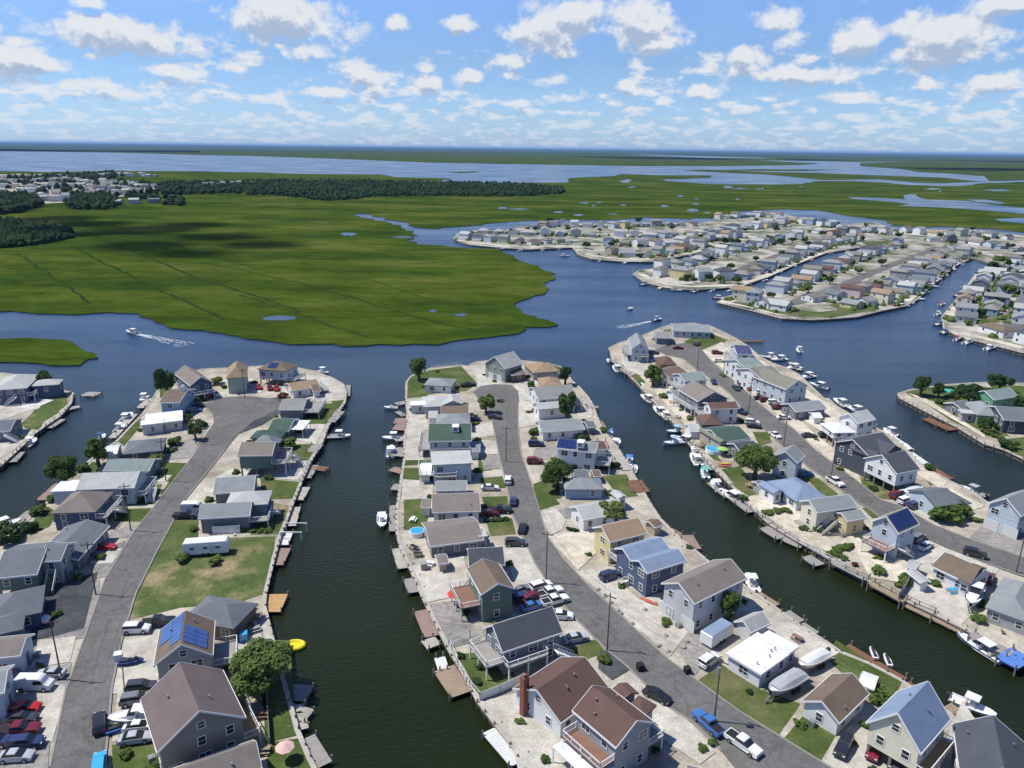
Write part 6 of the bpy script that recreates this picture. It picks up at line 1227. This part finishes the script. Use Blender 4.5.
T = [(168,397,11,3.6,'d','tall dark evergreen at the left tip beside the light blue house'),(66,487,9,4,'m','full round tree hanging over the left canal'),(99,466,8,3.2,'m','leafy tree beside the blue-trimmed boat'),(48,392,8,2.8,'m','lone tree beside the navy house at far left'),
 (196,440,6,2.2,'m','small street tree by the flat white roof'),(419,381,9,4.2,'m','broad tree on the corner lawn of the central tip'),(486,413,6.5,2.8,'m','tree at the edge of the central turning circle'),(565,385,7.5,2.6,'d','dark tree behind the tan-roofed cottages'),(531,392,4.5,1.4,'y','small light green tree by the central turning circle'),(567,421,9.5,2.8,'m','tall grey-green tree against the white two-storey house'),
 (557,489,8,4.2,'m','round tree between the blue bungalow and the street'),(611,524,6,2.8,'y','tree growing beside the pale low roof'),(653,386,8,3.8,'m','tree over the water on the inner right finger'),(754,479,10,5,'m','big round tree on the lawn of the right finger'),(728,620,6.5,2.1,'m','bright green tree against the big pale grey house'),(264,692,8.5,5.2,'m','big spreading tree by the water at the near left'),
 (920,396,8,3.2,'d','tall dark tree at the tip of the small island'),(938,398,6,2.4,'d','second dark tree at the tip of the small island'),(968,403,7,4.2,'d','wide dark tree mid island'),(999,391,7,4,'d','dark tree behind the green-gabled house'),(1022,412,6,3,'d','dark tree at the right edge of the island'),(984,432,5,2.5,'d','dense dark tree on the island shore'),(955,402,5,2,'m','small tree among sheds on the island')]
for a in T: tree(*a)
BS = [(40,513,2.4,'m','round bush on the lawn by the red dock'),(10,541,3.6,'d','large dark shrub by the left canal'),(2,530,2.5,'m','lighter shrub by the white moored boat'),(192,405,2.6,'m','bushy shrub before the slate-walled tip house'),(216,384,3,'y','pale shrub between the two tip houses'),(157,465,3,'y','yellowish shrub beside the teal-grey roof'),(176,444,2.6,'m','shrub beside the slate bungalow'),(286,449,3.6,'m','green thicket behind the green-walled raised house'),
 (534,434,2.3,'m','clipped round bush by the long low bungalow'),(576,438,2,'d','dark shrub in front of the long bungalow'),(583,440,2.2,'d','second dark shrub in front of the long bungalow'),(413,411,1.6,'d','small dark bush beside the silver roofs'),(430,417,2,'y','straw-coloured bush beside the flat brown roof'),(581,425,2.4,'m','shrub at the canal end of the long bungalow'),
 (879,700,2.6,'m','dense bush beside the blue gable roof'),(871,688,2,'m','smaller bush behind the white garden shed'),(877,574,1.9,'m','clipped oval bush in the white yard'),(855,566,.9,'r','small reddish cone shrub in the white yard'),(843,559,1.2,'m','small bush by the white yard hedge'),(905,583,1.8,'m','shrubs beside the white shed fence'),(978,621,1.7,'m','shrub at the walkway near the sunroom'),
 (183,561,1.7,'m','bush at the near end of the travel trailer'),(213,563,1.8,'y','grey-green bush before the travel trailer'),(125,757,1.1,'m','small bush on the lawn by the left street'),(159,764,1.2,'m','weedy bush at the corner of the plum-roof house'),(604,661,1.4,'m','dark shrub in the brown garden bed'),(429,642,.9,'d','x') if False else (461,657,.9,'d','small bush inside the curved fence'),(476,683,1.0,'d','bush at the foot of the curved fence'),
 (283,398,2,'r','dark red shrubs by the paved left point'),(545,762,.9,'m','tiny bush by the bottom concrete yard'),(578,768,1.0,'m','tiny bush by the white pickup') if False else (702,751,1.0,'m','small round bush beside the blue pickup'),(712,744,.9,'m','second small bush beside the blue pickup'),(1016,470,1.4,'m','x') if False else (880,466,1.5,'y','weeds at the rough lot corner'),(1000,430,2.4,'m','low shrub on the island bank'),(940,404,2,'m','shrub before the island slate cottage'),(929,470,1.8,'m','low bush on the sandy bank by the pilings house'),(689,548,.9,'m','potted shrub on the pinkish patio')]
BS += [(186,421,2.2,'d','dark shrub beside the blue parked cars'),(201,427,2.6,'d','large dark shrub behind the flat white roof'),(173,397,2.4,'d','shrub at the foot of the tall dark evergreen'),(151,447,1.8,'m','shrub between slate and teal roofs'),(84,470,2.2,'m','bush between two big canal-side trees'),(56,500,2.2,'m','bush beside the faded red dock'),(27,531,2.4,'d','dark bush by the lower left dock'),(437,372,1.2,'y','small shrub in the corner lawn'),(500,402,1.4,'m','shrub beside the central turning circle'),(552,404,1.6,'m','shrub by the white house porch'),(604,432,1.8,'m','shrub on the patio above the red float'),(662,398,2,'m','shrub beneath the waterside tree'),(690,420,1.6,'y','shrub by the crowded patio'),(744,500,1.5,'m','shrub on the sandy yard edge'),(820,532,1.6,'m','shrub beside the brown outside stairs'),(892,556,1.3,'m','shrub beneath the red-shaded balcony'),(1008,448,3,'d','dark bank shrub at the right island edge'),(948,392,2.4,'d','dark shrub behind the island lawn'),(1035,392,3.4,'d','x') if False else (988,394,2.6,'d','dark shrub between island trees')]
for u, v, r, k, lb in BS: bush(u, v, r, k, lb)
p_ = [(943,520,4.3,'m','large rounded bush before the slate blue hip roof'),(957,517,3.2,'m','bush joined to the large rounded one by the hip roof')]
for u, v, r, k, lb in p_: bush(u, v, r, k, lb, h=4.6)
def hedge(a, b, wd, h, k, label):
    p, q = G(*a, ZL), G(*b, ZL); L = (q-p).length; t = empty('hedge', (p+q)/2, math.atan2(q.y-p.y, q.x-p.x)); tag(t, label, 'hedge')
    n = max(2, int(L/(wd*.8)))
    for i in range(n):
        o = link('foliage', random.Random(i).choice(BU[k]), t, (-L/2+L*(i+.5)/n, 0, h*.35)); o.scale = (wd*.75, wd*.6, h*.75); o.rotation_euler.z = i
hedge((560,470),(618,468),2.6,2.4,'d','long dark hedge below the tall white house'); hedge((763,514),(792,512),2.6,1.2,'m','leafy vegetable bed in the sandy yard'); hedge((829,556),(852,546),2.4,1.2,'m','low hedge between two sandy yards'); hedge((898,588),(915,573),2.2,1.4,'m','bushy border beside the white shed'); hedge((644,578),(660,594),1.3,.9,'m','flowering border of the twin-gabled house')
hedge((240,531),(272,532),1.8,1.0,'y','weedy border below the slate-blue house'); hedge((484,521),(508,520),1.6,.8,'d','planted beds by the half charcoal roof'); hedge((985,433),(1010,445),2.4,1.6,'m','shrubby bank of the small island')
# scattered far trees
FT = [(470,235,2.6),(512,233,3),(568,231,3),(628,231,3),(672,230,3),(690,247,3),(640,249,3),(705,262,3.2),(730,270,3.2),(755,262,3),(782,256,3),(808,246,3),(852,247,3.4),(898,238,3.5),(940,238,3.4),(985,242,3.6),(1010,250,4),(830,284,3.2),(858,274,3),(878,288,3.2),(900,274,3),(925,270,3),(952,246,3.4),(770,300,3),(1030,300,4),(1018,280,4),(996,306,3.4),(1038,330,3.6),(776,232,3.6),(730,228,3.2),(756,222,3.2),(535,231,3),(586,249,4),(617,245,3.5),(720,248,3),(687,281,3),(720,283,3.5),(708,281,3),(694,283,2.5),(738,284,3.4),(550,223,4),(639,223,4),(768,243,4.5),(780,245,4),(792,243,3.5),(808,293,3.5),(882,266,3.5),(906,268,2.8),(1001,268,6),(993,272,5),(985,283,5),(978,287,3.5),(963,306,4),(958,311,3),(1008,295,4.5),(1014,312,3.5),(745,232,3),(822,236,3.5),(838,240,3),(862,241,3),(700,239,3),(660,234,2.5),(600,232,2.5),(955,233,4),(972,231,3),(838,226,3),(865,227,3),(725,245,4.5),(735,246,4.5),(748,246,3.5),(612,247,3),(660,251,2.6),(500,236,2.6),(640,258,2.6),(1020,262,4),(1005,284,3),(980,316,2.6),(973,307,2.4),(928,263,2.5),(804,243,3)]
for i, (u, v, r) in enumerate(FT): tree(u, v, r*1.7, r, 'd' if i % 3 else 'm', 'bushy tree among far peninsula houses, %s from the left' % ORD[i], group='trees on the far peninsula')
fts = sorted([o for o in scene.objects if o.get('group') == 'trees on the far peninsula'], key=lambda o: project(o.location)[0])
for i, o in enumerate(fts): o['label'] = 'bushy tree among far peninsula houses, %s from the left' % ORD[i]
rq = random.Random(77); ex = []
for k in range(70):
    hh = rq.choice([h for h in scene.objects if h.get('group') == 'houses on the far peninsula']); c = hh.location; a = rq.uniform(0, 6.28); p = Vector((c.x+math.cos(a)*8.5, c.y+math.sin(a)*8.5, ZL)); r = rq.uniform(1.3, 2.8)
    o = link('bush', rq.choice(SM[rq.choice('mmdy')]), None, (p.x, p.y, ZL+r*.5), rq.uniform(0, 6)); o.scale = (r, r, r); ex.append(o)
for i, o in enumerate(sorted(ex, key=lambda q: project(q.location)[0])): tag(o, 'yard bush among far peninsula houses, %s from the left' % ORD[i], 'bush', 'bushes on the far peninsula')
def inisl(p, key):
    c = False; P = ISL[key]
    for i in range(len(P)):
        a, b = P[i], P[i-1]
        if (a.y > p.y) != (b.y > p.y) and p.x < (b.x-a.x)*(p.y-a.y)/(b.y-a.y)+a.x: c = not c
    return c
near = [(t, lb, c, w, d) for t, lb, c, w, d in HOUSES if t['category'] == 'house']
def free(p, r=1.0):
    for t, lb, c, w, d in HOUSES:
        q = Matrix.Rotation(-t.rotation_euler.z, 2) @ Vector((p.x-c[0], p.y-c[1]))
        if abs(q.x) < w/2+r and abs(q.y) < d/2+r: return False
    return any(inisl(p, k) for k in ISL)
chair = MB().box(-.3,-.3,.35,.3,.3,.42).box(-.3,.24,.42,.3,.3,.95).bar((-.25,-.25,0),(-.25,-.25,.36),.05).bar((.25,-.25,0),(.25,-.25,.36),.05).bar((-.25,.25,0),(-.25,.25,.36),.05).bar((.25,.25,0),(.25,.25,.36),.05)
CHM = [chair.mesh('lounge_chair', m) for m in (M_TRIM, M_WOOD, M_METAL, M_RWOOD)]
for t, lb, c, w, d in near:
    r = random.Random(lb+'y'); k = 0
    for side in ('left', 'right', 'front', 'back'):
        dx, dy = {'left': (-w/2-1.6, r.uniform(-.4, .4)*d), 'right': (w/2+1.6, r.uniform(-.4, .4)*d), 'front': (r.uniform(-.4, .4)*w, -d/2-1.5), 'back': (r.uniform(-.4, .4)*w, d/2+1.5)}[side]
        q = Matrix.Rotation(t.rotation_euler.z, 2) @ Vector((dx, dy)); p = Vector((c[0]+q.x, c[1]+q.y, ZL))
        if not free(p, .6) or r.random() < .25: continue
        sd_ = project(p); sc_ = project((c[0], c[1], ZL)); wd_ = ('left of' if sd_[0] < sc_[0] else 'right of') if abs(sd_[0]-sc_[0]) > abs(sd_[1]-sc_[1]) else ('behind' if sd_[1] < sc_[1] else 'before')
        short = lb
        if k < 2:
            rad = r.uniform(.7, 1.3); o = link('shrub', r.choice(BU[r.choice('mmdy')]), None, (p.x, p.y, ZL+rad*.35), r.uniform(0, 6)); o.scale = (rad*r.uniform(1, 1.8), rad, rad*.85); tag(o, ('shrub %s the %s' if k == 0 else 'second shrub %s the %s') % (wd_, short), 'shrub', 'shrubs around the houses'); k += 1
        else:
            o = link('lounge_chair', r.choice(CHM), None, (p.x, p.y, ZL+.08), r.uniform(0, 6)); tag(o, 'yard chair %s the %s' % (wd_, short), 'chair', 'chairs in the yards')
# low growth in the far yards, too dense to count
b = MB(); rq = random.Random(5); fh = [h.location.copy() for h in scene.objects if h.get('group') == 'houses on the far peninsula']
for k in range(1100):
    c = rq.choice(fh); a = rq.uniform(0, 6.28); dd = rq.uniform(7, 11); x, y = c.x+math.cos(a)*dd, c.y+math.sin(a)*dd
    if not inisl(Vector((x, y, 0)), 'far'): continue
    r = rq.uniform(.7, 2.2); n = 6; rings = [[(x+r*s_*math.cos(t*math.pi/3)*rq.uniform(.6, 1.3), y+r*s_*math.sin(t*math.pi/3)*rq.uniform(.6, 1.3), ZL+r*z_) for t in range(n)] for s_, z_ in ((.9, 0), (1, .5), (.4, 1.1))]; b.loft(rings)
tag(b.build('shrubbery', M_LEAF), 'low shrubs scattered among the far peninsula yards', 'shrubs', kind='stuff')
rq = random.Random(9); fc = []
for k in range(75):
    c = rq.choice(fh); a = rq.uniform(0, 6.28); x, y = c.x+math.cos(a)*10, c.y+math.sin(a)*10
    if inisl(Vector((x, y, 0)), 'far') and inisl(Vector((x+2, y-2, 0)), 'far'): fc.append((x, y, rq.choice(['white','white','silver','black','maroon','navy','dark']), rq.choice(['sedan','suv','van'])))
fc.sort(key=lambda q: project((q[0], q[1], ZL))[0])
for i, (x, y, cl, kd) in enumerate(fc):
    P = car_proto(kd); kk = (kd, cl)
    if kk not in CARM: CARM[kk] = (P['body'].mesh('body', paint(cl)), P['roof'].mesh('roof', paint(cl)))
    t = empty('parked_car', (x, y, ZL+.05), rq.uniform(0, 6)); tag(t, '%s car parked on the far peninsula, %s from the left' % (cl if cl != 'dark' else 'charcoal', ORD[i]), 'car', 'cars on the far peninsula')
    link('body', CARM[kk][0], t); link('roof', CARM[kk][1], t); link('windows', P['win_me'], t)
M_WOODS = ground_mat('wood_canopy', [(.010, .026, .008), (.018, .040, .011), (.034, .060, .018)], .03, .15, .6)
# far woods: one mass each
def wood(label, px, n, r0, r1, seed, m):
    pts = [G(u, v, ZM) for u, v in px]; xs = [p.x for p in pts]; ys = [p.y for p in pts]; r = random.Random(seed); b = MB()
    def inside(x, y):
        c = False
        for i in range(len(pts)):
            p, q = pts[i], pts[i-1]
            if (p.y > y) != (q.y > y) and x < (q.x-p.x)*(y-p.y)/(q.y-p.y)+p.x: c = not c
        return c
    ico = [(0,0,1)]+[(math.cos(i*math.pi/3)*.87, math.sin(i*math.pi/3)*.87, .5) for i in range(6)]+[(math.cos(i*math.pi/3+.5), math.sin(i*math.pi/3+.5), -.3) for i in range(6)]
    fc = [(0, 1+i, 1+(i+1) % 6) for i in range(6)]+[(1+i, 7+i, 1+(i+1) % 6) for i in range(6)]+[(1+(i+1) % 6, 7+i, 7+(i+1) % 6) for i in range(6)]
    k = 0; n = int(n*1.0)
    while k < n:
        x, y = r.uniform(min(xs), max(xs)), r.uniform(min(ys), max(ys))
        if not inside(x, y): continue
        k += 1; s = r.uniform(r0, r1); hz = s*r.uniform(.7, 1.5); z = ZM+hz*.6
        b.add([(x+s*vx*r.uniform(.7, 1.2), y+s*vy*r.uniform(.7, 1.2), z+hz*vz*r.uniform(.8, 1.2)) for vx, vy, vz in ico], fc)
    tag(b.build('wood', m), label, 'wood', kind='stuff')
wood('long dark belt of wood across the marsh', [(150,185),(190,183.5),(256,182),(330,182),(420,183.5),(512,185),(563,189),(566,193.5),(520,197),(440,196),(380,196.5),(345,200.5),(325,201.5),(290,197),(230,194),(165,195)], 5600, 2.2, 4.6, 1, M_WOODS)
wood('dark wood in front of the town at the left edge', [(-60,198),(0,196),(38,199),(42,206),(20,213),(-60,219)], 1500, 3, 5.5, 2, M_WOODS)
wood('scrubby wood in the marsh at the left edge', [(-60,224),(0,222),(40,226),(66,230),(74,238),(50,243),(20,247),(-60,252)], 2200, 1.8, 3.6, 3, M_WOODS)
wood('line of trees between the town and the marsh', [(66,203),(75,198),(112,196),(120,204),(112,210),(72,210)], 320, 3, 5, 4, M_WOODS)
wood('trees scattered through the horizon town', [(-40,178),(0,177),(60,176),(150,183),(185,190),(180,200),(150,202),(60,196),(0,196),(-40,196)], 420, 3, 6, 5, M_WOODS)
wood('small clump beside the marsh edge houses', [(165,206),(170,200),(184,200),(184,206)], 40, 3, 4.5, 6, M_WOODS)
wood('wooded skyline of the bay peninsula', [(40,178),(112,173),(125,176),(110,180),(60,181)], 260, 3, 6, 7, M_WOODS)

# ------------------------------------------------------------ power poles and wires
M_PW = mat('pole_wood', (.13,.10,.08), .9, .2, 1, 5); M_WIRE = mat('wire', (.03,.03,.03), .6, .02)
def pole(u, v, h, rz, label, tf=False):
    p = G(u, v, ZL); t = empty('power_pole', p, rz); tag(t, label, 'power pole', 'wooden power poles along the streets')
    MB().cyl((0,0),.14,.09,0,h,8).build('post', M_PW, t); MB().box(-1.1,-.06,h-.75,1.1,.06,h-.6).build('crossarm', M_PW, t)
    for x in (-1, 0, 1): MB().cyl((x,0),.05,.05,h-.6,h-.4,6).build('insulator', M_METAL, t)
    if tf: MB().cyl((.0,-.5),.3,.3,h-2.3,h-1.3,10).build('transformer', M_METAL, t)
    return Vector((p.x, p.y, ZL+h-.4))
PL = [(62,680,11,.2,'pole beside the white van',0),(96,595,11,.2,'pole at the corner of the black driveway',0),(131,531,11,.3,'pole near the red sports car',0),(166,481,11,.4,'pole by the concrete-striped lawns',0),(196,444,11,.4,'pole by the flat white roofed house',0),(245,398,10,.3,'pole before the green tip house',0)]
PM = [(714,722,11,-.6,'pole with transformer by the blue pickup',1),(607,651,11,-.6,'pole by the small lawn opposite the pale grey house',0),(546,583,11,-.4,'pole by the crowded car lot',0),(506,462,10,-.1,'slim pole on the left kerb of the central street',0) ]
PR = [(1016,573,11,-.9,'pole at the right picture edge',0),(831,478,11,-.8,'pole by the white kerbside pickup',0),(783.5,446,11,-.8,'pole beside the wide sandy lot',0),(748,415,11,-.8,'pole by the townhouse row',0),(723,378,10,-.8,'pole opposite the pale blue-green house',0),(697,371,11,-.6,'pole at the right turning circle',0)]
wires = []
for line in (PL, PM, PR):
    tops = [pole(*a[:4], 'wooden power '+a[4], a[5]) for a in line]
    wm = MB()
    for a, b in zip(tops, tops[1:]):
        for off in (-1, 1):
            pts = []
            for i in range(9):
                s = i/8; q = a.lerp(b, s); q.z -= 1.2*4*s*(1-s); d = (b-a).normalized(); pts.append(q+Vector((-d.y, d.x, 0))*off*.9)
            for x, y in zip(pts, pts[1:]): wm.bar(x, y, .025)
    tag(wm.build('power_line', M_WIRE), 'thin black wires strung between poles of the %s street' % ('left' if line is PL else 'central' if line is PM else 'right'), 'power line')
# ------------------------------------------------------------ fences, walls, yard things
def fence(pts, h, m, label, board=True, z=ZL):
    w = [G(u, v, z) for u, v in pts]; t = empty('fence', w[0]); tag(t, label, 'fence'); b = MB(); o = w[0]; pm = MB().box(-.07,-.07,0,.07,.07,h+.1).mesh('post', m)
    for p, q in zip(w, w[1:]):
        p, q = p-o, q-o; L = (q-p).length; d = (q-p).normalized(); n = max(1, int(L/2.4))
        if board: b.bar(p+Vector((0,0,h/2)), q+Vector((0,0,h/2)), .05, h)
        else:
            for zz in (.35*h, h): b.bar(p+Vector((0,0,zz)), q+Vector((0,0,zz)), .06, .1)
        for i in range(n+1):
            c = p.lerp(q, i/n); link('post', pm, t, (c.x, c.y, 0))
    b.build('panel' if board else 'rail', m, t)
M_FW = mat('white_vinyl', (.66,.67,.66), .6, .06); M_FG = mat('grey_fence', (.34,.34,.33), .85, .15, .6, 4)
fence([(449,646),(452,652),(458,668),(470,688),(480,701)],1.5,M_FW,'curved pale fence along the canal beside the charcoal-roofed house',False)
fence([(480,701),(500,693),(523,682)],1.5,M_FW,'pale fence between the lawn and the large concrete yard',True)
fence([(449,646),(470,638),(484,634)],1.5,M_FW,'pale fence above the fenced lawn',False)
fence([(564,606),(607,651),(627,669)],.5,M_FG,'x',True) if False else None
fence([(213,534),(240,533)],1.8,M_FW,'white panel fence leaning by the slate-blue house'); fence([(286,462),(310,462),(300,482)],1.1,M_FW,'white rail fence round the white-decked yard',False)
fence([(845,570),(868,580),(903,599),(935,613)],1.0,M_PILE,'rough timber rail along the right canal walk',False); fence([(798,543),(830,560),(845,568)],1.0,M_FW,'white rail along the canal by the yellow annex',False)
fence([(740,656),(770,690)],.4,M_FW,'x') if False else None
fence([(431,368),(461,365)],1.0,M_FW,'white rail at the head of the corner lawn',False); fence([(898,600),(917,573)],1.7,M_FG,'grey panel fence between the white yard and the ranch')
fence([(120,641),(124,690)],.3,M_PILE,'low timber edging along the left drive',False) ; fence([(263,640),(267,700),(270,745)],1.3,M_FG,'grey fence between the plum-roof house and the waterside lawn')
fence([(757,514),(798,541)],.9,M_FG,'grey rail along the water beside the vegetable bed',False)
# rocks set along the pale drives
M_ROCK = mat('boulder', (.30,.27,.23), .9, .25, 2, 8)
def rock(u, v, s, label):
    r = random.Random(u*v); n = 8; rings = [[(s*k*math.cos(t*2*math.pi/n)*r.uniform(.8, 1.2), s*k*math.sin(t*2*math.pi/n)*r.uniform(.8, 1.2), s*zz) for t in range(n)] for k, zz in ((.9, 0), (1, .35), (.7, .8), (.15, 1))]
    tag(MB().loft(rings).build('boulder', M_ROCK, None, G(u, v, ZL+.06)), label, 'boulder', 'boulders edging the pale drives')
for i, (u, v) in enumerate([(598,590),(605,597),(611,603),(618,611),(621,614),(632,624),(645,610),(655,604),(666,636),(659,646),(668,652),(684,648),(687,642)]): rock(u, v, .45, 'boulder on the drive edges by the central street, %s counting outward from the navy car' % ORD[i])
# pools, umbrellas, tables, benches
M_POOL = mat('pool_water', (.05,.35,.60), .1, .1, spec=.7)
def rpool(u, v, r, label):
    t = empty('round_pool', G(u, v, ZL)); tag(t, label, 'pool'); MB().cyl((0,0),r,r,0,1.1,20).build('wall', M_TRIM, t); MB().cyl((0,0),r-.15,r-.15,1.1,1.13,20).build('pool_water', M_POOL, t)
rpool(417,535,1.6,'round blue above-ground pool beside the low brown-roofed house'); rpool(714,452,2.4,'round blue pool on the patio of the right finger')
def umbrella(u, v, c, label, r=1.6):
    t = empty('parasol', G(u, v, ZL)); tag(t, label, 'parasol'); MB().cyl((0,0),.04,.04,0,2.6,6).build('pole', M_METAL, t)
    n = 8; top = (0,0,2.7); vs = [top]+[(r*math.cos(i*math.pi/4), r*math.sin(i*math.pi/4), 2.15) for i in range(n)]+[(0,0,2.62)]
    MB().add(vs, [(0, 1+i, 1+(i+1) % n) for i in range(n)]+[(n+1, 1+(i+1) % n, 1+i) for i in range(n)]).build('canopy', mat('parasol_'+label.split()[0], c, .8, .1), t)
umbrella(243,617,(.03,.40,.28),'green parasol over the wooden deck by the slate ranch'); umbrella(726,450,(.25,.32,.30),'grey parasol on the crowded patio'); umbrella(456,604,(.55,.05,.04),'red parasol on the side deck of the green-walled house'); umbrella(722,456,(.30,.50,.12),'lime parasol near the round pool'); umbrella(286,760,(.62,.42,.38),'pinkish white parasol on the lowest left lawn', 1.3); umbrella(948,397,(.05,.45,.35),'turquoise parasol on the small treed island', 2.6)
MB_T = MB().box(-.9,-.4,.68,.9,.4,.75).box(-.9,-.8,.4,.9,-.55,.45).box(-.9,.55,.4,.9,.8,.45).bar((-.7,-.7,0),(-.7,0,.7),.08).bar((-.7,.7,0),(-.7,0,.7),.08).bar((.7,-.7,0),(.7,0,.7),.08).bar((.7,.7,0),(.7,0,.7),.08)
def table(u, v, m, label, rz=0): tag(MB_T.build('picnic_table', m, None, G(u, v, ZL+.08), rz), label, 'picnic table')
for a in [(259,618,M_WOOD,'brown picnic table on the sandy patio by the slate ranch'),(255,631,M_GWOOD,'grey picnic table nearest the big waterside tree'),(418,556,M_BLACK,'dark patio table beside the round blue pool'),(414,549,M_BLACK,'second dark patio table beside the round blue pool'),(430,565,M_TRIM,'white table behind the small grey shed'),(540,716,M_GWOOD,'grey table by the white gabled house'),(264,716,M_RWOOD,'red bench table on the lawn by the dock'),(797,640,M_RWOOD,'red table on the sand behind the metal garage'),(413,521,M_TRIM,'white table on the toy lawn'),(749,487,M_WOOD,'brown table on the sandy yard by the blue roof'),(700,447,M_WOOD,'brown table on the crowded patio'),(952,592,M_POOL,'turquoise table before the brown-roofed ranch'),(672,403,M_WOOD,'brown table on the tan patio dock'),(678,418,M_GWOOD,'grey table by the sunken patio'),(264,752,M_WOOD,'brown table on the lowest left patio')]: table(a[0], a[1], a[2], a[3], a[0])
# sand-coloured utility bins and a kerb box
def binbox(u, v, s, m, label, ): tag(MB().box(-s/2,-s/2,0,s/2,s/2,s*1.1).box(-s/2-.04,-s/2-.04,s*1.1,s/2+.04,s/2+.04,s*1.2).build('storage_box', m, None, G(u, v, ZL+.06), .3), label, 'storage box')
for a in [(119,660,1.1,M_TRIM,'large white storage box by the left street drive'),(424,569,1.2,M_GWOOD,'grey storage box beside the small grey shed'),(535,649,1.0,M_POOL,'blue storage box under the white deck stairs'),(244,640,1.2,M_POOL,'blue storage box by the big waterside tree'),(687,673,.9,M_BLACK,'black kerbside bin by the central street'),(640,670,1.0,M_BLACK,'black bin at the concrete corner opposite the pale grey house')]: binbox(*a)

# ------------------------------------------------------------ a real cumulus over the marsh (casts the marsh shadow) and the air
def cloud(c, lumps, label, m):
    b = MB(); r = random.Random(5)
    for (x, y, z, s) in lumps:
        n, mm = 14, 8; rings = []
        for j in range(1, mm):
            e = -math.pi/2+math.pi*j/mm; rings.append([(x+s*math.cos(e)*math.cos(t*2*math.pi/n)*r.uniform(.85, 1.15), y+s*.8*math.cos(e)*math.sin(t*2*math.pi/n)*r.uniform(.85, 1.15), z+s*.4*math.sin(e)) for t in range(n)])
        b.loft(rings)
    o = b.build('cloud', m, None, c, smooth=True); tag(o, label, 'cloud')
M_CLOUD = mat('cloud_white', (.85,.85,.86), 1, .03)
M_CLOUD.node_tree.nodes['Principled BSDF'].inputs['Alpha'].default_value = .62
def cloud_over(px, lumps, label, alt=2600):
    p = G(*px, ZM); t = (alt-ZM)/sd.z; c = p+sd*t; cloud((c.x, c.y, c.z), lumps, label, M_CLOUD)
cloud_over((150,231), [(-10,10,0,52),(75,-40,5,40),(-90,60,0,44),(135,-95,0,36),(-150,110,0,42),(45,-110,0,40),(100,-150,0,30),(-60,-40,0,34),(20,60,0,34)], 'small white cumulus standing over the marsh')

hz = bpy.data.meshes.new('haze'); S1 = 30000
hb = MB().box(-S1, -2100, -1.6, S1, 45000, 96.0); ho = link('haze', hb.mesh('haze', M_CLOUD)); ho.data.materials.clear()
hm = bpy.data.materials.new('haze_air'); hm.use_nodes = True; N = hm.node_tree.nodes; N.remove(N['Principled BSDF'])
pv = N.new('ShaderNodeVolumePrincipled'); pv.inputs['Color'].default_value = (.30,.56,1,1); pv.inputs['Density'].default_value = HAZE; pv.inputs['Anisotropy'].default_value = 0
hm.node_tree.links.new(pv.outputs[0], N['Material Output'].inputs[1]); ho.data.materials.append(hm); tag(ho, 'thin bluish haze fading the far shore', 'haze', kind='stuff')
scene.cycles.volume_step_rate = 10; scene.cycles.volume_max_steps = 16

# ------------------------------------------------------------ labels: keep each one distinct
seen = {}
for o in scene.objects:
    if o.parent is None and o.get('label') and o.get('category'): seen.setdefault(o['label'], []).append(o)
for k, v in seen.items():
    if len(v) > 1:
        for i, o in enumerate(sorted(v, key=lambda q: project(q.matrix_world.translation)[0])): o['label'] = k+', %s from the left' % ORD[i]; print('dup label', o['label'])
for o in scene.objects:
    if o.get('label') and not o.parent and len(o['label'].split()) > 16: o['label'] = ' '.join(o['label'].split()[:16])
print('objects', len(scene.objects))
